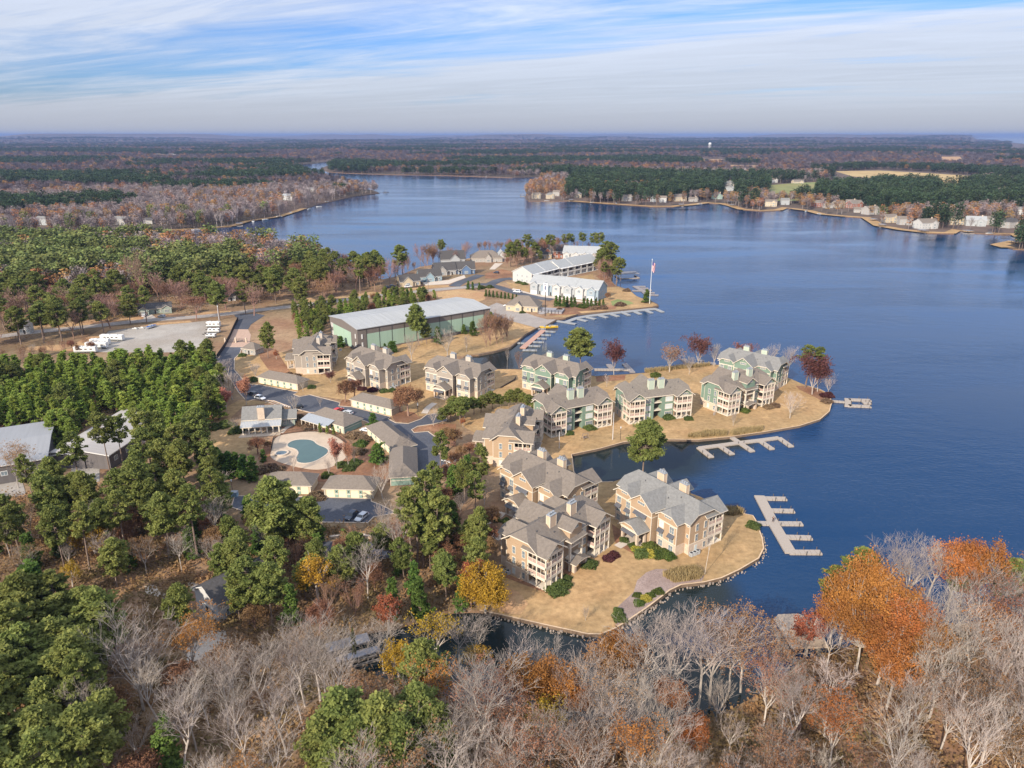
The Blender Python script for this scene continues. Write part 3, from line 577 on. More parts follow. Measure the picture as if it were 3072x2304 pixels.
CONDO = {}
def condo_meshes(color, dormer, shin):
    key = (color, dormer, shin)
    if key in CONDO: return CONDO[key]
    d = {}; wl = M_wall[color]; sh = M_shin[shin]
    w = MB()
    w.box(-12.5, 12.5, -5, 1.5, 0, 8.85); w.box(-6.3, -1.6, 1.4, 4.5, 0, 8.83); w.box(1.6, 6.3, 1.4, 4.5, 0, 8.83); w.box(-1.7, 1.7, 1.3, 2.0, 0, 8.8)
    for s in (-1, 1):
        c = 7.8*s; xprism(w, [(c-3.2, 0), (c+3.2, 0), (c+3.2, 8.98), (c+1.75, 9.95), (c-1.75, 9.95), (c-3.2, 8.98)], -8, -4.9)
        e = 12.42*s; xprism(w, [(-4.95, 8.6), (3.9, 8.6), (3.9, 9.1), (1.9, 10.55), (-2.9, 10.55), (-4.95, 9.1)], min(e, e-0.4*s), max(e, e-0.4*s), 'x')
        xprism(w, [(9.4*s-3.0, 8.9), (9.4*s+3.0, 8.9), (9.4*s, 11.05)], 6.6, 6.95)
    xprism(w, [(-3.8, 0), (3.8, 0), (3.8, 9.6), (0, 12.4), (-3.8, 9.6)], -9.5, -4.8)
    if dormer: xprism(w, [(-2.3, 8.7), (2.3, 8.7), (2.3, 10.85), (0, 12.4), (-2.3, 10.85)], 0.5, 5.8)
    d['wall'] = w.mesh('wall', [wl])
    b = MB()
    b.box(-12.56, -11.2, -5.06, 1.4, 0, 2.8)
    pieces = [b]
    b = MB(); b.box(11.2, 12.56, -5.06, 1.4, 0, 2.8); pieces.append(b)
    for s in (-1, 1): b = MB(); b.box(7.8*s-3.26, 7.8*s+3.26, -8.06, -4.95, 0, 2.8); pieces.append(b)
    d['stone_bases'] = [q.mesh('stone_base', [M_stone]) for q in pieces]
    r = MB()
    r.gable(-13.2, 13.2, -0.5, 5.6, 8.9, 4.0, 'x', 0.28, (0.5, 0.5), 5.0)
    for s in (-1, 1):
        r.gable(-8.7, -0.6, 7.8*s, 3.75, 8.88, 2.66, 'y', 0.26, (0.5, 0), 3.0)
        r.gable(0.0, 7.75, 9.4*s, 3.75, 8.92, 2.6, 'y', 0.26)
        r.face([(12.3*s, -5.3, 9.1), (13.1*s, -5.3, 8.86), (13.1*s, -4.0, 9.8), (12.3*s, -4.0, 9.8)][::s], 0)
    r.gable(-10.2, -0.55, 0, 4.35, 9.5, 3.2, 'y', 0.26)
    if dormer:
        r.gable(-0.2, 6.5, 0, 2.8, 10.8, 1.85, 'y', 0.24)
        r.face([(-3.1, 6.9, 8.35), (-3.1, 4.3, 9.15), (3.1, 4.3, 9.15), (3.1, 6.9, 8.35)], 0); r.box(-3.1, 3.1, 6.7, 6.92, 8.05, 8.34, 1); r.box(-3.05, 3.05, 4.5, 6.7, 8.03, 8.2, 1)
    for vx, vy in ((-5.5, 2.6), (-6.3, -2.2), (4.8, 3.0), (6.0, -1.8), (9.0, 1.2), (-9.6, 1.0), (3.0, -3.2)): r.tube((vx, vy, 9.5), (vx, vy, 12.9-abs(vy+0.5)*0.71+0.35), 0.13, n=6, mi=2)
    d['roof'] = r.mesh('roof', [sh, M_trim, M_awn])
    trims = []                                                      # corner boards, frieze bands, brackets
    for s in (-1, 1):
        t = MB(); trims.append(t)
        for x in (7.8*s-3.24, 7.8*s+3.1): t.box(x, x+0.14, -8.09, -7.95, 2.85, 8.9)
        t.box(12.44*s-0.07, 12.44*s+0.07+0.001, -5.09, -4.95, 2.85, 8.8)
        t.box(7.8*s-3.2, 7.8*s+3.2, -8.08, -7.99, 7.45, 7.75); t.box(7.8*s-3.24, 7.8*s+3.24, -8.1, -7.98, 2.78, 2.95)
        t.box(12.5*s-0.1, 12.5*s+0.1, -5.05, 1.45, 2.78, 2.95)
    t = MB(); trims.append(t)
    for x in (-3.86, 3.72): t.box(x, x+0.14, -9.58, -9.44, 0, 9.6)
    t.box(-3.8, 3.8, -9.57, -9.5, 7.5, 7.72); t.box(3.78, 3.86, -9.5, -5, 7.5, 7.72)
    t.box(-0.12, 0.12, -9.9, -9.4, 11.3, 11.9); t = MB(); trims.append(t); t.box(-6.3, 6.3, 4.5, 4.6, 8.3, 8.8)
    d['trims'] = [q.mesh('trim', [M_trim]) for q in trims]
    # screened porch stack on one lake corner (sign +1); the other is mirrored
    for s in (-1, 1):
        p = MB(); X = lambda a: a*s
        def bx(x0, x1, y0, y1, z0, z1, mi): p.box(min(X(x0), X(x1)), max(X(x0), X(x1)), y0, y1, z0, z1, mi)
        for z in (0.0, 2.75, 5.75): bx(6.35, 12.45, 1.55, 6.95, z, z+0.28, 0)
        for z0, z1 in ((2.45, 3.15), (5.45, 6.15), (8.3, 8.95)):
            bx(6.3, 12.5, 6.82, 7.0, z0, z1, 0); bx(12.33, 12.5, 1.5, 6.8, z0, z1, 0); bx(6.3, 6.47, 4.52, 6.8, z0, z1, 0)
        for x in (6.3, 8.3, 10.35, 12.2): bx(x, x+0.3, 6.74, 7.03, 0, 8.85, 0)
        for y in (1.5, 4.1): bx(12.22, 12.53, y, y+0.3, 0, 8.85, 0)
        for x in (7.37, 9.42, 11.4): bx(x, x+0.09, 6.86, 6.93, 3.1, 5.5, 0); bx(x, x+0.09, 6.86, 6.93, 6.1, 8.3, 0)
        for y in (2.9, 5.4): bx(12.38, 12.45, y, y+0.09, 3.1, 5.5, 0); bx(12.38, 12.45, y, y+0.09, 6.1, 8.3, 0)
        for z in (3.15, 6.15):
            bx(6.6, 12.2, 6.87, 6.92, z, z+0.85, 1); bx(12.39, 12.44, 1.8, 6.7, z, z+0.85, 1); bx(6.33, 6.38, 4.6, 6.7, z, z+0.85, 1)
            bx(6.5, 12.3, 6.85, 6.94, z+0.85, z+0.95, 0); bx(12.36, 12.46, 1.8, 6.75, z+0.85, z+0.95, 0)
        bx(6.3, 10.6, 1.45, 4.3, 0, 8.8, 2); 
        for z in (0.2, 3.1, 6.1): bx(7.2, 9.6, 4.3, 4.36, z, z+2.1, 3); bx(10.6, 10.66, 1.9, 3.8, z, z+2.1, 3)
        # a table with chairs on each upper floor
        for z in (3.03, 6.03): bx(8.0, 9.2, 5.2, 6.0, z+0.68, z+0.76, 3); bx(8.5, 8.7, 5.5, 5.7, z, z+0.7, 3); bx(9.6, 10.1, 5.3, 5.8, z, z+0.45, 2); bx(10.05, 10.15, 5.3, 5.8, z, z+0.95, 2)
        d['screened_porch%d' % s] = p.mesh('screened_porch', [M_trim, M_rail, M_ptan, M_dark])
    e = MB()                                                        # entrance porch
    for x in (-2.9, 2.3):
        for y in (-13.2, -10.6): e.box(x, x+0.6, y, y+0.6, 0, 3.9, 1)
    e.box(-3.1, 3.1, -13.35, -13.0, 3.6, 4.15, 0); e.box(-3.1, -2.8, -13.0, -9.6, 3.6, 4.15, 0); e.box(2.8, 3.1, -13.0, -9.6, 3.6, 4.15, 0)
    xprism(e, [(-3.0, 4.1), (3.0, 4.1), (3.0, 4.3), (0.9, 5.6), (-0.9, 5.6), (-3.0, 4.3)], -13.1, -12.8, 'y', 2)
    e.gable(-13.9, -9.3, 0, 3.7, 4.15, 2.3, 'y', 0.22, (0.35, 0), 1.6, 3, 0)
    e.box(-1.6, 1.6, -9.56, -9.5, 0, 2.6, 4); e.box(-3.0, 3.0, -13.3, -9.5, 0.0, 0.12, 5)
    d['entrance_porch'] = e.mesh('entrance_porch', [M_trim, M_stone, wl, sh, M_dark, M_conc])
    c = MB()
    c.box(-1.15, 1.15, -0.6, 0.6, 9.5, 14.2, 0); c.box(-1.22, 1.22, -0.67, 0.67, 14.2, 14.32, 1)
    for x in (-0.75, 0, 0.75): c.tube((x, 0, 14.3), (x, 0, 14.75), 0.2, n=8, mi=1); c.tube((x, 0, 14.75), (x, 0, 14.82), 0.3, n=8, mi=1)
    for x in (-1.18, 1.06): c.box(x, x+0.12, -0.64, -0.5, 9.5, 14.2, 2); c.box(x, x+0.12, 0.5, 0.64, 9.5, 14.2, 2)
    cm = {'tan': mat('chimney_tan', (0.55, 0.41, 0.29), 0.9, 0.06, 1), 'grey': mat('chimney_grey', (0.47, 0.41, 0.35), 0.9, 0.06, 1), 'green': mat('chimney_green', (0.40, 0.46, 0.37), 0.9, 0.06, 1)}[color]
    d['chimney'] = c.mesh('chimney', [cm, M_steel, M_trim])
    cc = MB()                                                       # lake-side stair bay
    if dormer:
        for x in (-2.5, 2.05): cc.box(x, x+0.45, 5.7, 6.15, 0, 8.2, 0)
        for z in (2.9, 5.9): cc.box(-2.45, 2.4, 4.3, 5.95, z, z+0.35, 0)
        cc.box(-2.6, 2.6, 4.5, 4.56, 0, 8.4, 1)
        cc.box(-2.7, -1.9, 6.6, 7.4, 0, 2.2, 3); cc.box(1.5, 2.3, 6.6, 7.4, 0, 2.2, 3); cc.gable(4.6, 8.1, -0.2, 2.9, 2.5, 0.9, 'y', 0.2, (0, 0.4), 1.0, 2, 0)
    else:
        for z in (2.9, 5.9): cc.box(-1.6, 1.6, 2.0, 4.3, z, z+0.3, 0)
        cc.box(-1.58, 1.58, 2.0, 2.05, 0, 8.6, 1)
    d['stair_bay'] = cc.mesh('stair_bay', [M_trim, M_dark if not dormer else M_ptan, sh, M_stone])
    CONDO[key] = d; return d

def condo(color, dormer, anchor, world_pt, rz, label, shin='brown'):
    rz = math.radians(rz); ax, ay = anchor
    x = world_pt[0] - (ax*math.cos(rz) - ay*math.sin(rz)); y = world_pt[1] - (ax*math.sin(rz) + ay*math.cos(rz))
    t = empty('condominium', (x, y, 1.03), rz); tag(t, label, 'apartment building', 'three-storey lakeside condominiums')
    d = condo_meshes(color, dormer, shin)
    for q in d['trims']: put('trim', q, t)
    for q in d['stone_bases']: put('stone_base', q, t)
    for k in ('wall', 'roof', 'entrance_porch', 'stair_bay'): put(k, d[k], t)
    for s in (-1, 1): put('screened_porch', d['screened_porch%d' % s], t)
    for x in ((-3.9, 3.9) if dormer else (-2.0, 2.0)): put('chimney', d['chimney'], t, (x, 1.4 if dormer else 1.9, 0))
    rng = random.Random(int(x*7)); gl = lambda: 'b' if rng.random() < 0.55 else 'g'
    for s in (-1, 1):
        c = 7.8*s
        for dx in (-1.9, 1.6):
            window(t, c+dx, -8, 6.55 if dx < 0 else 6.4, 0, 1.35, 1.7, 2, 2, gl=gl()); window(t, c+dx, -8, 3.95, 0, 1.35, 1.7, 2, 2); window(t, c+dx, -8, 1.35, 0, 1.3, 1.6, 2, 2)
            awning(t, c+dx, -8, 5.3, 2.0)
        window(t, c, -8, 9.3, 0, 2.0, 0.42, 3, 1)
        for yy in (-2.6, 0.4):
            for z in (7.0, 4.2): window(t, 12.5*s, yy, z, H90*s, 0.8, 1.7, 1, 2)
            window(t, 12.5*s, yy, 1.4, H90*s, 0.8, 1.5, 1, 2, gl=gl())
        for z in (7.2, 4.3, 1.4): window(t, 4.4*s, 4.5, z, math.pi, 2.7, 1.7, 4, 2, gl=gl())
        window(t, 9.4*s, 6.95, 9.5, math.pi, 2.1, 0.5, 3, 1)
        window(t, 11.8*s, -5, 7.9, 0, 0.6, 0.6, 1, 1); window(t, 11.8*s, -5, 5.0, 0, 0.6, 0.8, 1, 1)
    window(t, 0, -9.5, 6.25, 0, 3.3, 0.9, 3, 2); awning(t, 0, -9.5, 7.55, 4.4); window(t, 0, -9.5, 10.1, 0, 2.3, 0.6, 3, 1)
    awning(t, 0, -13.2, 3.75, 4.6, 1.0)
    if dormer: window(t, 0, 5.8, 11.1, math.pi, 1.4, 0.6, 2, 1)
    return t
WC = (11, -8); LC = (12.5, 7)
condo('grey', True, LC, (-78.5, 298.3), -84, 'grey condominium farthest left, its gabled side and porches toward the pool')
condo('grey', True, WC, (-53.5, 276.8), -42, 'grey condominium with hedges at its base, second from left')
condo('grey', True, WC, (-16.4, 265.2), -33, 'grey condominium beside the still cove, behind a russet tree')
condo('green', True, WC, (22.0, 266.5), -36, 'green condominium with stone entrance porch nearest the marina cove')
condo('green', False, LC, (13.3, 227.8), 207, 'green condominium with twin chimneys just behind the tan ones')
condo('green', False, LC, (41.8, 239.9), 197, 'green condominium with twin chimneys, middle one of the lawn row', 'taupe')
condo('green', True, LC, (79.2, 247.7), 212, 'green condominium with a ladder against its porch near the point')
condo('green', True, WC, (103.2, 274.5), -42, 'green condominium farthest out on the point, behind another', 'grey')
condo('tan', True, LC, (5.9, 203.3), -101, 'tan condominium seen end-on beside the parking lot')
condo('tan', True, WC, (11.4, 168.8), -48, 'tan condominium behind the nearest one, chimneys toward the small cove')
condo('tan', True, LC, (7.6, 139.7), 228, 'nearest tan condominium with screened porches over the lawn')
condo('tan', True, (12.5, -5), (43.4, 154.9), -56, 'tan condominium with pale grey roof beside the comb-shaped dock', 'grey')

def ladder():
    mb = MB(); a = W('c', 985, 825); b = W('c', 1005, 775)
    for dx in (-0.25, 0.25): mb.tube((a[0]+dx, a[1], 1.05), (b[0]+dx, b[1], 8.0), 0.06)
    for k in range(1, 16):
        t = k/16; p = (a[0]*(1-t)+b[0]*t, a[1]*(1-t)+b[1]*t, 1.05+6.95*t); mb.tube((p[0]-0.25, p[1], p[2]), (p[0]+0.25, p[1], p[2]), 0.04, n=5)
    tag(mb.build('ladder', [M_steel]), 'pale ladder leaning on the porch of a green condominium', 'ladder')
ladder()

def box_thing(name, parts_fn): pass

# ---- garages
def garage(p0, rz, w, d, n, label, wallc='cream', h=2.9, metal_strip=False):
    t = empty('garage', (*p0, 1.05), math.radians(rz)); tag(t, label, 'garage', 'detached garage blocks')
    m = MB(); m.box(0, w, 0, d, 0, h); m.build('wall', [M_wall[wallc]], t)
    r = MB(); r.gable(-0.6, w+0.6, d/2, d/2+0.6, h, (d/2+0.6)*0.62, 'x', 0.22, (1, 1), d/2+0.6); r.build('roof', [M_shin['brown'], M_trim], t)
    bw = w/n
    g = MB(); g.box(-(bw-1.2)/2, (bw-1.2)/2, -0.06, 0.02, 0, 2.35, 0)
    for k in range(1, 4): g.box(-(bw-1.2)/2, (bw-1.2)/2, -0.075, -0.055, k*0.58, k*0.58+0.04, 1)
    gm = g.mesh('garage_door', [M_gdoor, M_trim])
    pm = MB(); pm.box(-0.45, 0.45, -0.09, 0.0, 0.0, 0.9, 1); pm.box(-0.45, 0.45, -0.09, 0.0, 1.25, 2.5, 1); pm.box(-0.14, 0.14, -0.13, -0.08, 1.6, 2.1, 2); pm.box(-0.5, 0.5, -0.1, 0, 0.9, 1.25, 0)
    pmm = pm.mesh('pilaster', [M_trim, M_wall['teal'], M_dark])
    for k in range(n): put('garage_door', gm, t, (bw*(k+0.5), 0, 0))
    for k in range(1, n): put('pilaster', pmm, t, (bw*k, 0, 0))
    tr = MB(); tr.box(-0.05, w+0.05, -0.12, 0.0, 2.5, 2.75); tr.box(-0.08, 0.12, -0.14, 0.05, 0, 2.6); tr.box(w-0.12, w+0.08, -0.14, 0.05, 0, 2.6); tr.box(w, w+0.05, 0.05, d, 1.5, 1.7); tr.build('trim', [M_trim], t)
    return t
garage(W('b', 510, 545), -26, 21, 6.2, 6, 'cream garage block beside the curving entrance drive')
garage(W('b', 1310, 745), -31, 19.8, 6.2, 6, 'cream garage block with hip roof beside the russet tree')
garage(W('f', 560, 520), -2, 13.5, 7, 4, 'cream garage block below the pool, partly behind pines')
garage(W('f', 1080, 550), -3.5, 14, 7, 4, 'cream garage block below the pool facing two parked cars')
garage(W('b', 1450, 990, 1), -57.5, 22.5, 7.5, 6, 'hip-roofed garage block running beside the parking lot', 'teal')
garage(W('b', 1660, 1190, 1), -82, 20, 7.5, 6, 'garage block with two-tone roof seen end-on', 'teal')
t = garage(W('b', 945, 895), -33, 17.5, 8.5, 6, 'green pool building with a metal-roofed lean-to', 'teal')
m = MB(); m.face([(-0.5, -3.4, 2.6), (12.6, -3.4, 2.6), (12.6, 0.6, 3.8), (-0.5, 0.6, 3.8)]); m.box(-0.5, 12.6, -3.4, -3.3, 2.4, 2.59, 1)
for k in range(7): m.box(-0.3+k*2.05, -0.1+k*2.05, -3.3, -3.1, 0, 2.4, 1)
m.build('lean_to', [M_steel, M_trim], t)
g = MB(); g.gable(-5.2, 5.2, 0, 4.9, 2.9, 3.0, 'x', 0.22, (1, 1), 4.9); 

# ---- clubhouse by the pool
def clubhouse():
    rz = math.radians(10); p = W('b', 376, 990)
    t = empty('clubhouse', (*p, 1.05), rz); tag(t, 'stone and grey clubhouse with metal porch roof and big chimney beside the pool', 'clubhouse')
    m = MB(); m.box(0, 12, 3.2, 11, 0, 4.4); m.box(12, 16.8, 5.2, 11, 0, 3.2); xprism(m, [(3.2, 4.4), (11, 4.4), (7.1, 7.4)], 0, 0.3, 'x'); xprism(m, [(3.2, 4.4), (11, 4.4), (7.1, 7.4)], 11.7, 12, 'x'); m.build('wall', [M_wall['greengrey']], t)
    r = MB(); r.gable(-0.8, 12.8, 7.1, 4.7, 4.2, 3.5, 'x', 0.25); r.gable(12, 17.6, 8.1, 3.7, 3.1, 2.3, 'x', 0.22); r.build('roof', [M_shin['grey'], M_trim], t)
    pr = MB(); pr.face([(-0.8, -0.6, 2.7), (12.8, -0.6, 2.7), (12.8, 3.6, 4.3), (-0.8, 3.6, 4.3)]); pr.box(-0.8, 12.8, -0.6, -0.5, 2.45, 2.69, 1)
    for k in range(28): x = -0.75+k*0.5; pr.face([(x, -0.6, 2.72), (x+0.07, -0.6, 2.72), (x+0.07, 3.6, 4.34), (x, 3.6, 4.34)], 1)
    pr.build('porch_roof', [M_steel, M_trim], t)
    cm = MB(); cm.box(-0.18, 0.18, -0.18, 0.18, 0, 2.5); c = cm.mesh('column', [M_trim])
    for k in range(7): put('column', c, t, (0+k*2, -0.3, 0))
    ch = MB(); ch.box(4.9, 7.2, 2.4, 3.9, 0, 8.6, 0); ch.box(4.8, 7.3, 2.3, 4.0, 8.6, 8.8, 1); 
    for x in (5.3, 6.0, 6.7): ch.tube((x, 3.1, 8.8), (x, 3.1, 9.2), 0.2, mi=1)
    ch.build('chimney', [M_stone, M_steel], t)
    for k in range(6): window(t, 1+k*2, 3.2, 1.6, 0, 1.3, 2.0, 2, 2)
    for k in range(2): window(t, 13.4+k*1.9, 5.2, 1.6, 0, 1.0, 1.5, 2, 2)
    ps = MB(); ps.prism([(-1.2, -3.0), (12.5, -2.8), (13, 3.2), (-0.6, 3.2)], -0.2, 0.08); ps.build('patio', [M_deckc], t)
clubhouse()

def house(name, label, p, rz, w, d, h, rise, wallc, shin, roof='gable', axis='x', group=None, cat='house', storeys=1, chimney=None, gables=(), door=True, trim='white', z=1.05, dormers=0, base=None, porch=None, scale=1.0):
    """p = middle of the front wall, front faces local -y"""
    t = empty(name, (*p, z), math.radians(rz)); tag(t, label, cat, group)
    if scale != 1.0: t.scale = (scale,)*3
    m = MB(); m.box(-w/2, w/2, 0, d, -0.3, h)
    over = 0.5
    if roof == 'gable':
        k = rise/((d if axis == 'x' else w)/2+over)
        if axis == 'x':
            for x0, x1 in ((-w/2, -w/2+0.3), (w/2-0.3, w/2)): xprism(m, [(0, h), (d, h), (d/2, h+k*d/2)], x0, x1, 'x')
        else:
            for y0, y1 in ((0, 0.3), (d-0.3, d)): xprism(m, [(-w/2, h), (w/2, h), (0, h+k*w/2)], y0, y1, 'y')
    for gx, gw, gd, gr in gables:
        xprism(m, [(gx-gw/2, -0.3), (gx+gw/2, -0.3), (gx+gw/2, h-0.05), (gx, h-0.05+gr*gw/(gw+0.8)), (gx-gw/2, h-0.05)], -gd, 0.5, 'y')
    m.build('wall', [M_wall[wallc]], t)
    r = MB()
    clip = (1, 1) if roof == 'hip' else (0, 0)
    if axis == 'x': r.gable(-w/2-over, w/2+over, d/2, d/2+over, h, rise, 'x', 0.22, clip)
    else: r.gable(-over, d+over, 0, w/2+over, h, rise, 'y', 0.22, clip)
    for gx, gw, gd, gr in gables: r.gable(-gd-0.4, d/2, gx, gw/2+0.4, h+0.02, gr, 'y', 0.2)
    r.build('roof', [M_shin[shin], M_white if trim == 'white' else M_trim], t)
    if chimney:
        c = MB(); c.box(chimney[0]-0.6, chimney[0]+0.6, chimney[1]-0.5, chimney[1]+0.5, h, h+rise+1.2, 0); c.build('chimney', [M_stone], t)
    fr = 'white' if trim == 'white' else 'cream'
    occ = [(g[0], g[1], g[2]) for g in gables]
    n = max(2, int(w/3.2))
    for s in range(storeys):
        zc = 1.5+s*2.9
        for i in range(n):
            x = -w/2+(i+0.5)*w/n; y = 0
            for gx, gw, gd in occ:
                if abs(x-gx) < gw/2+0.3: y = None; break
            if y is not None and not (door and s == 0 and abs(x) < 0.9): window(t, x, 0, zc, 0, 1.0, 1.4, 2, 2, fr)
        for gx, gw, gd in occ: window(t, gx, -gd, zc, 0, min(2.2, gw-1.6), 1.5, 3, 2, fr)
        m_ = max(1, int(d/4))
        for i in range(m_):
            y = (i+0.5)*d/m_
            for sx in (-1, 1): window(t, sx*w/2, y, zc, H90*sx, 1.0, 1.4, 2, 2, fr)
    if door:
        dd = MB(); dd.box(-0.5, 0.5, -0.07, 0.02, 0, 2.1, 0); dd.box(-0.62, 0.62, -0.05, 0.01, 0, 2.25, 1); dd.build('door', [M_dark, M_white], t, (0 if not any(abs(g[0]) < g[1]/2 for g in gables) else w*0.32, 0, 0))
    if porch:
        px, pw, pd = porch; q = MB(); q.gable(-pd-0.3, 0.3, px, pw/2+0.3, 2.5, 1.1, 'y', 0.18, mt=0, ms=1)
        for sx in (-1, 1): q.box(px+sx*pw/2-0.12, px+sx*pw/2+0.12, -pd, -pd+0.24, 0, 2.4, 1)
        q.build('porch', [M_shin[shin], M_white], t)
    return t

# gatehouse
house('gatehouse', 'small stone gatehouse beside the paved entrance apron', W('b', 425, 300), -20, 7.5, 6, 2.8, 2.6, 'stonegrey', 'brown', 'hip', cat='gatehouse', trim='cream')
# house by the road
t = house('roadside_house', 'grey single-storey house with garage behind the road', W('i', 1345, 925), 22, 17, 9, 3, 2.6, 'greengrey', 'dark', cat='house', gables=((-6, 5.6, 3, 1.9), (6.2, 5.0, 1.5, 1.8)), trim='cream')
g = MB(); g.box(-8.2, -3.8, -3.08, -3.0, 0, 2.2, 0); g.build('garage_door', [mat('brown_door', (0.13, 0.10, 0.09), 0.7, 0.1, 1)], t)
# pieces of houses seen through the wood
house('white_house', 'white house wall showing through the left pine wood', W('i', 545, 770), 10, 8, 6, 3.5, 2, 'white', 'dark', group=None)
house('white_shed', 'small pale shed half hidden at the roadside corner', W('i', 215, 1100), 20, 6, 6, 4.5, 2, 'white', 'brown', cat='shed')
house('white_shed', 'pale shed at the wood edge behind the road junction', W('i', 2000, 815), 15, 5, 4, 2.6, 1.4, 'white', 'brown', cat='shed')

# ---- cottages near the road junction
cg = 'dark-roofed cottages by the new road'
house('cottage', 'tan brick cottage with white front gable, left end of the row', W('s', 345, 570), 24, 14, 9, 3.3, 4.2, 'cream', 'dark', gables=((-2.0, 7, 1.2, 3.6),), group=cg)
house('cottage', 'sage cottage with grey gable and white porch', W('s', 640, 500), 20, 16, 10, 3.4, 4.6, 'bluegrey', 'dark', gables=((-1.0, 6, 1.6, 3.4),), group=cg, porch=(3.5, 2.6, 2))
house('cottage', 'dark grey cottage in the middle with white porch', W('s', 850, 410), 16, 16, 11, 3.4, 5.2, 'stonegrey', 'dark', gables=((-2.5, 6, 1.6, 3.6),), group=cg, porch=(1.9, 2.6, 2.2))
house('cottage', 'navy blue cottage with white trimmed gable', W('s', 1110, 395), 8, 17, 11, 3.4, 5.2, 'blue', 'dark', gables=((2.0, 7, 1.6, 3.6),), group=cg, porch=(-2.8, 2.6, 2.2))
house('cottage', 'tall dark-roofed house rising behind the cottage row', W('s', 960, 262), 12, 19, 11, 4.2, 6.5, 'palegrey', 'dark', gables=((1.5, 8, 1.2, 4.2),), group=cg)
t = house('stone_house', 'stone house with brown hip roof and entry gable on its own lawn', W('s', 1440, 225), 4, 26, 15, 3.4, 5.2, 'stonegrey', 'brown', 'hip', gables=((1.5, 5, 1.6, 4.0),), trim='cream')
house('white_house', 'slim white house beside the stone house', W('s', 1665, 215), 10, 6, 8, 5.0, 4, 'white', 'pale', axis='y')
house('brick_house', 'brick house among trees behind the white townhouses', W('h', 760, 445), -4, 22, 13, 5.6, 5.0, 'brick', 'dark', storeys=2, gables=((-6, 5, 1, 3),))
house('tan_house', 'low tan house with pale porch among the peninsula trees', W('h', 660, 450), 0, 14, 10, 3.6, 3.6, 'cream', 'dark')

# ---- marina office
t = house('marina_office', 'tan marina office with brown roof beside the boat ramp', W('h', 475, 905), -14, 19, 13, 3.2, 5.0, 'cream', 'brown', 'hip', gables=((-2.0, 4.6, 2.0, 2.4),), cat='marina office', trim='cream')
dk = MB(); dk.box(9.6, 24, -1.0, 9, 0.0, 1.0, 0)
for k in range(7): dk.box(10+k*2, 10.25+k*2, -1.2, -0.9, 0, 2.1, 1)
dk.box(9.8, 24, -1.15, -1.05, 1.9, 2.05, 1); dk.box(9.8, 24, -1.15, -1.05, 1.3, 1.4, 1)
for k in range(8): dk.box(10.5+k*0.35, 13.5+k*0.35, -4.2+k*0.4, -3.8+k*0.4, 0, 0.1+k*0.12, 0)
dk.build('terrace', [mat('grey_deck', (0.27, 0.26, 0.27), 0.8, 0.2, 1), M_dark], t)

# ---- white townhouses
def townhouse_row(label, p0, rz, n, uw, d, h, rise, cols, front=True, porches=False, group='white-roofed townhouse rows', end_gable=True):
    t = empty('townhouse_row', (*p0, 1.05), math.radians(rz)); tag(t, label, 'townhouses', group)
    L_ = n*uw
    for i in range(n):
        x0 = i*uw; off = -0.35*(i % 2); m = MB(); m.box(x0+0.02, x0+uw-0.02, off, d, 0, h)
        if front: xprism(m, [(x0+0.8, 3.0), (x0+uw-1.9, 3.0), (x0+uw-1.9, h-0.6), (x0+(uw-1.1)/2, h+1.1), (x0+0.8, h-0.6)], -1.6, off+0.1, 'y'); m.box(x0+0.9, x0+uw-2.0, -1.5, off+0.1, 0, 3.0)
        k = rise/(d/2+0.6)
        if i in (0, n-1): xx = (x0, x0+0.3) if i == 0 else (x0+uw-0.3, x0+uw-0.02); xprism(m, [(0, h), (d, h), (d/2, h+k*d/2)], xx[0], xx[1], 'x')
        m.build('wall', [M_wall[cols[i % len(cols)]]], t)
        if front:
            g = MB(); g.box(x0+1.3, x0+uw-2.4, -1.58, -1.49, 0.1, 2.3, 0); g.box(x0+1.2, x0+uw-2.3, -1.6, -1.5, 2.5, 2.65, 0); g.build('garage_door', [M_white], t)
            window(t, x0+(uw-1.1)/2, -1.6, 4.9, 0, 1.9, 1.6, 3, 2, 'white'); dd = MB(); dd.box(x0+uw-1.4, x0+uw-0.5, off-0.06, off+0.02, 0, 2.2, 0); dd.build('door', [M_dark], t)
        if porches:
            q = MB()
            for z in (0, 3.0): q.box(x0+0.4, x0+uw-0.6, -2.2, 0.0, z, z+0.25, 0)
            for xx in (x0+0.4, x0+uw-0.85): q.box(xx, xx+0.25, -2.2, -1.95, 0, h-0.6, 0)
            q.box(x0+0.5, x0+uw-0.7, -0.05+off, off-0.01, 3.3, 5.4, 1); q.box(x0+0.5, x0+uw-0.7, -2.18, -2.1, 3.4, 4.1, 0); q.box(x0+0.3, x0+uw-0.5, -2.4, 0.1, h-0.65, h-0.3, 0)
            q.build('porch', [M_white, M_dark], t)
    r = MB(); third = max(1, n//3)
    for a in range(0, n, 2):
        b = min(n, a+2); z = h + (0.18 if (a//2) % 2 else 0)
        r.gable(a*uw-(0.5 if a == 0 else 0.1), b*uw+(0.5 if b == n else 0), d/2, d/2+0.6, z, rise, 'x', 0.25)
    if front:
        for i in range(n): x0 = i*uw; r.gable(-2.1, d*0.4, x0+(uw-1.1)/2, (uw-2.7)/2+0.5, h-0.75, 2.0, 'y', 0.2)
    r.build('roof', [M_shin['pale'], M_white], t)
    for y in (d*0.25, d*0.5, d*0.75):
        for z in (1.6, 4.7): window(t, L_-0.02, y, z, H90, 0.9, 1.4, 2, 2, 'white'); window(t, 0, y, z, -H90, 0.9, 1.4, 2, 2, 'white')
    return t
townhouse_row('front row of pale blue and white townhouses facing the marina', W('h', 548, 748), -29, 6, 8.0, 14, 7.0, 4.6, ['palegrey', 'paleblue', 'white', 'palegrey', 'white', 'paleblue'])
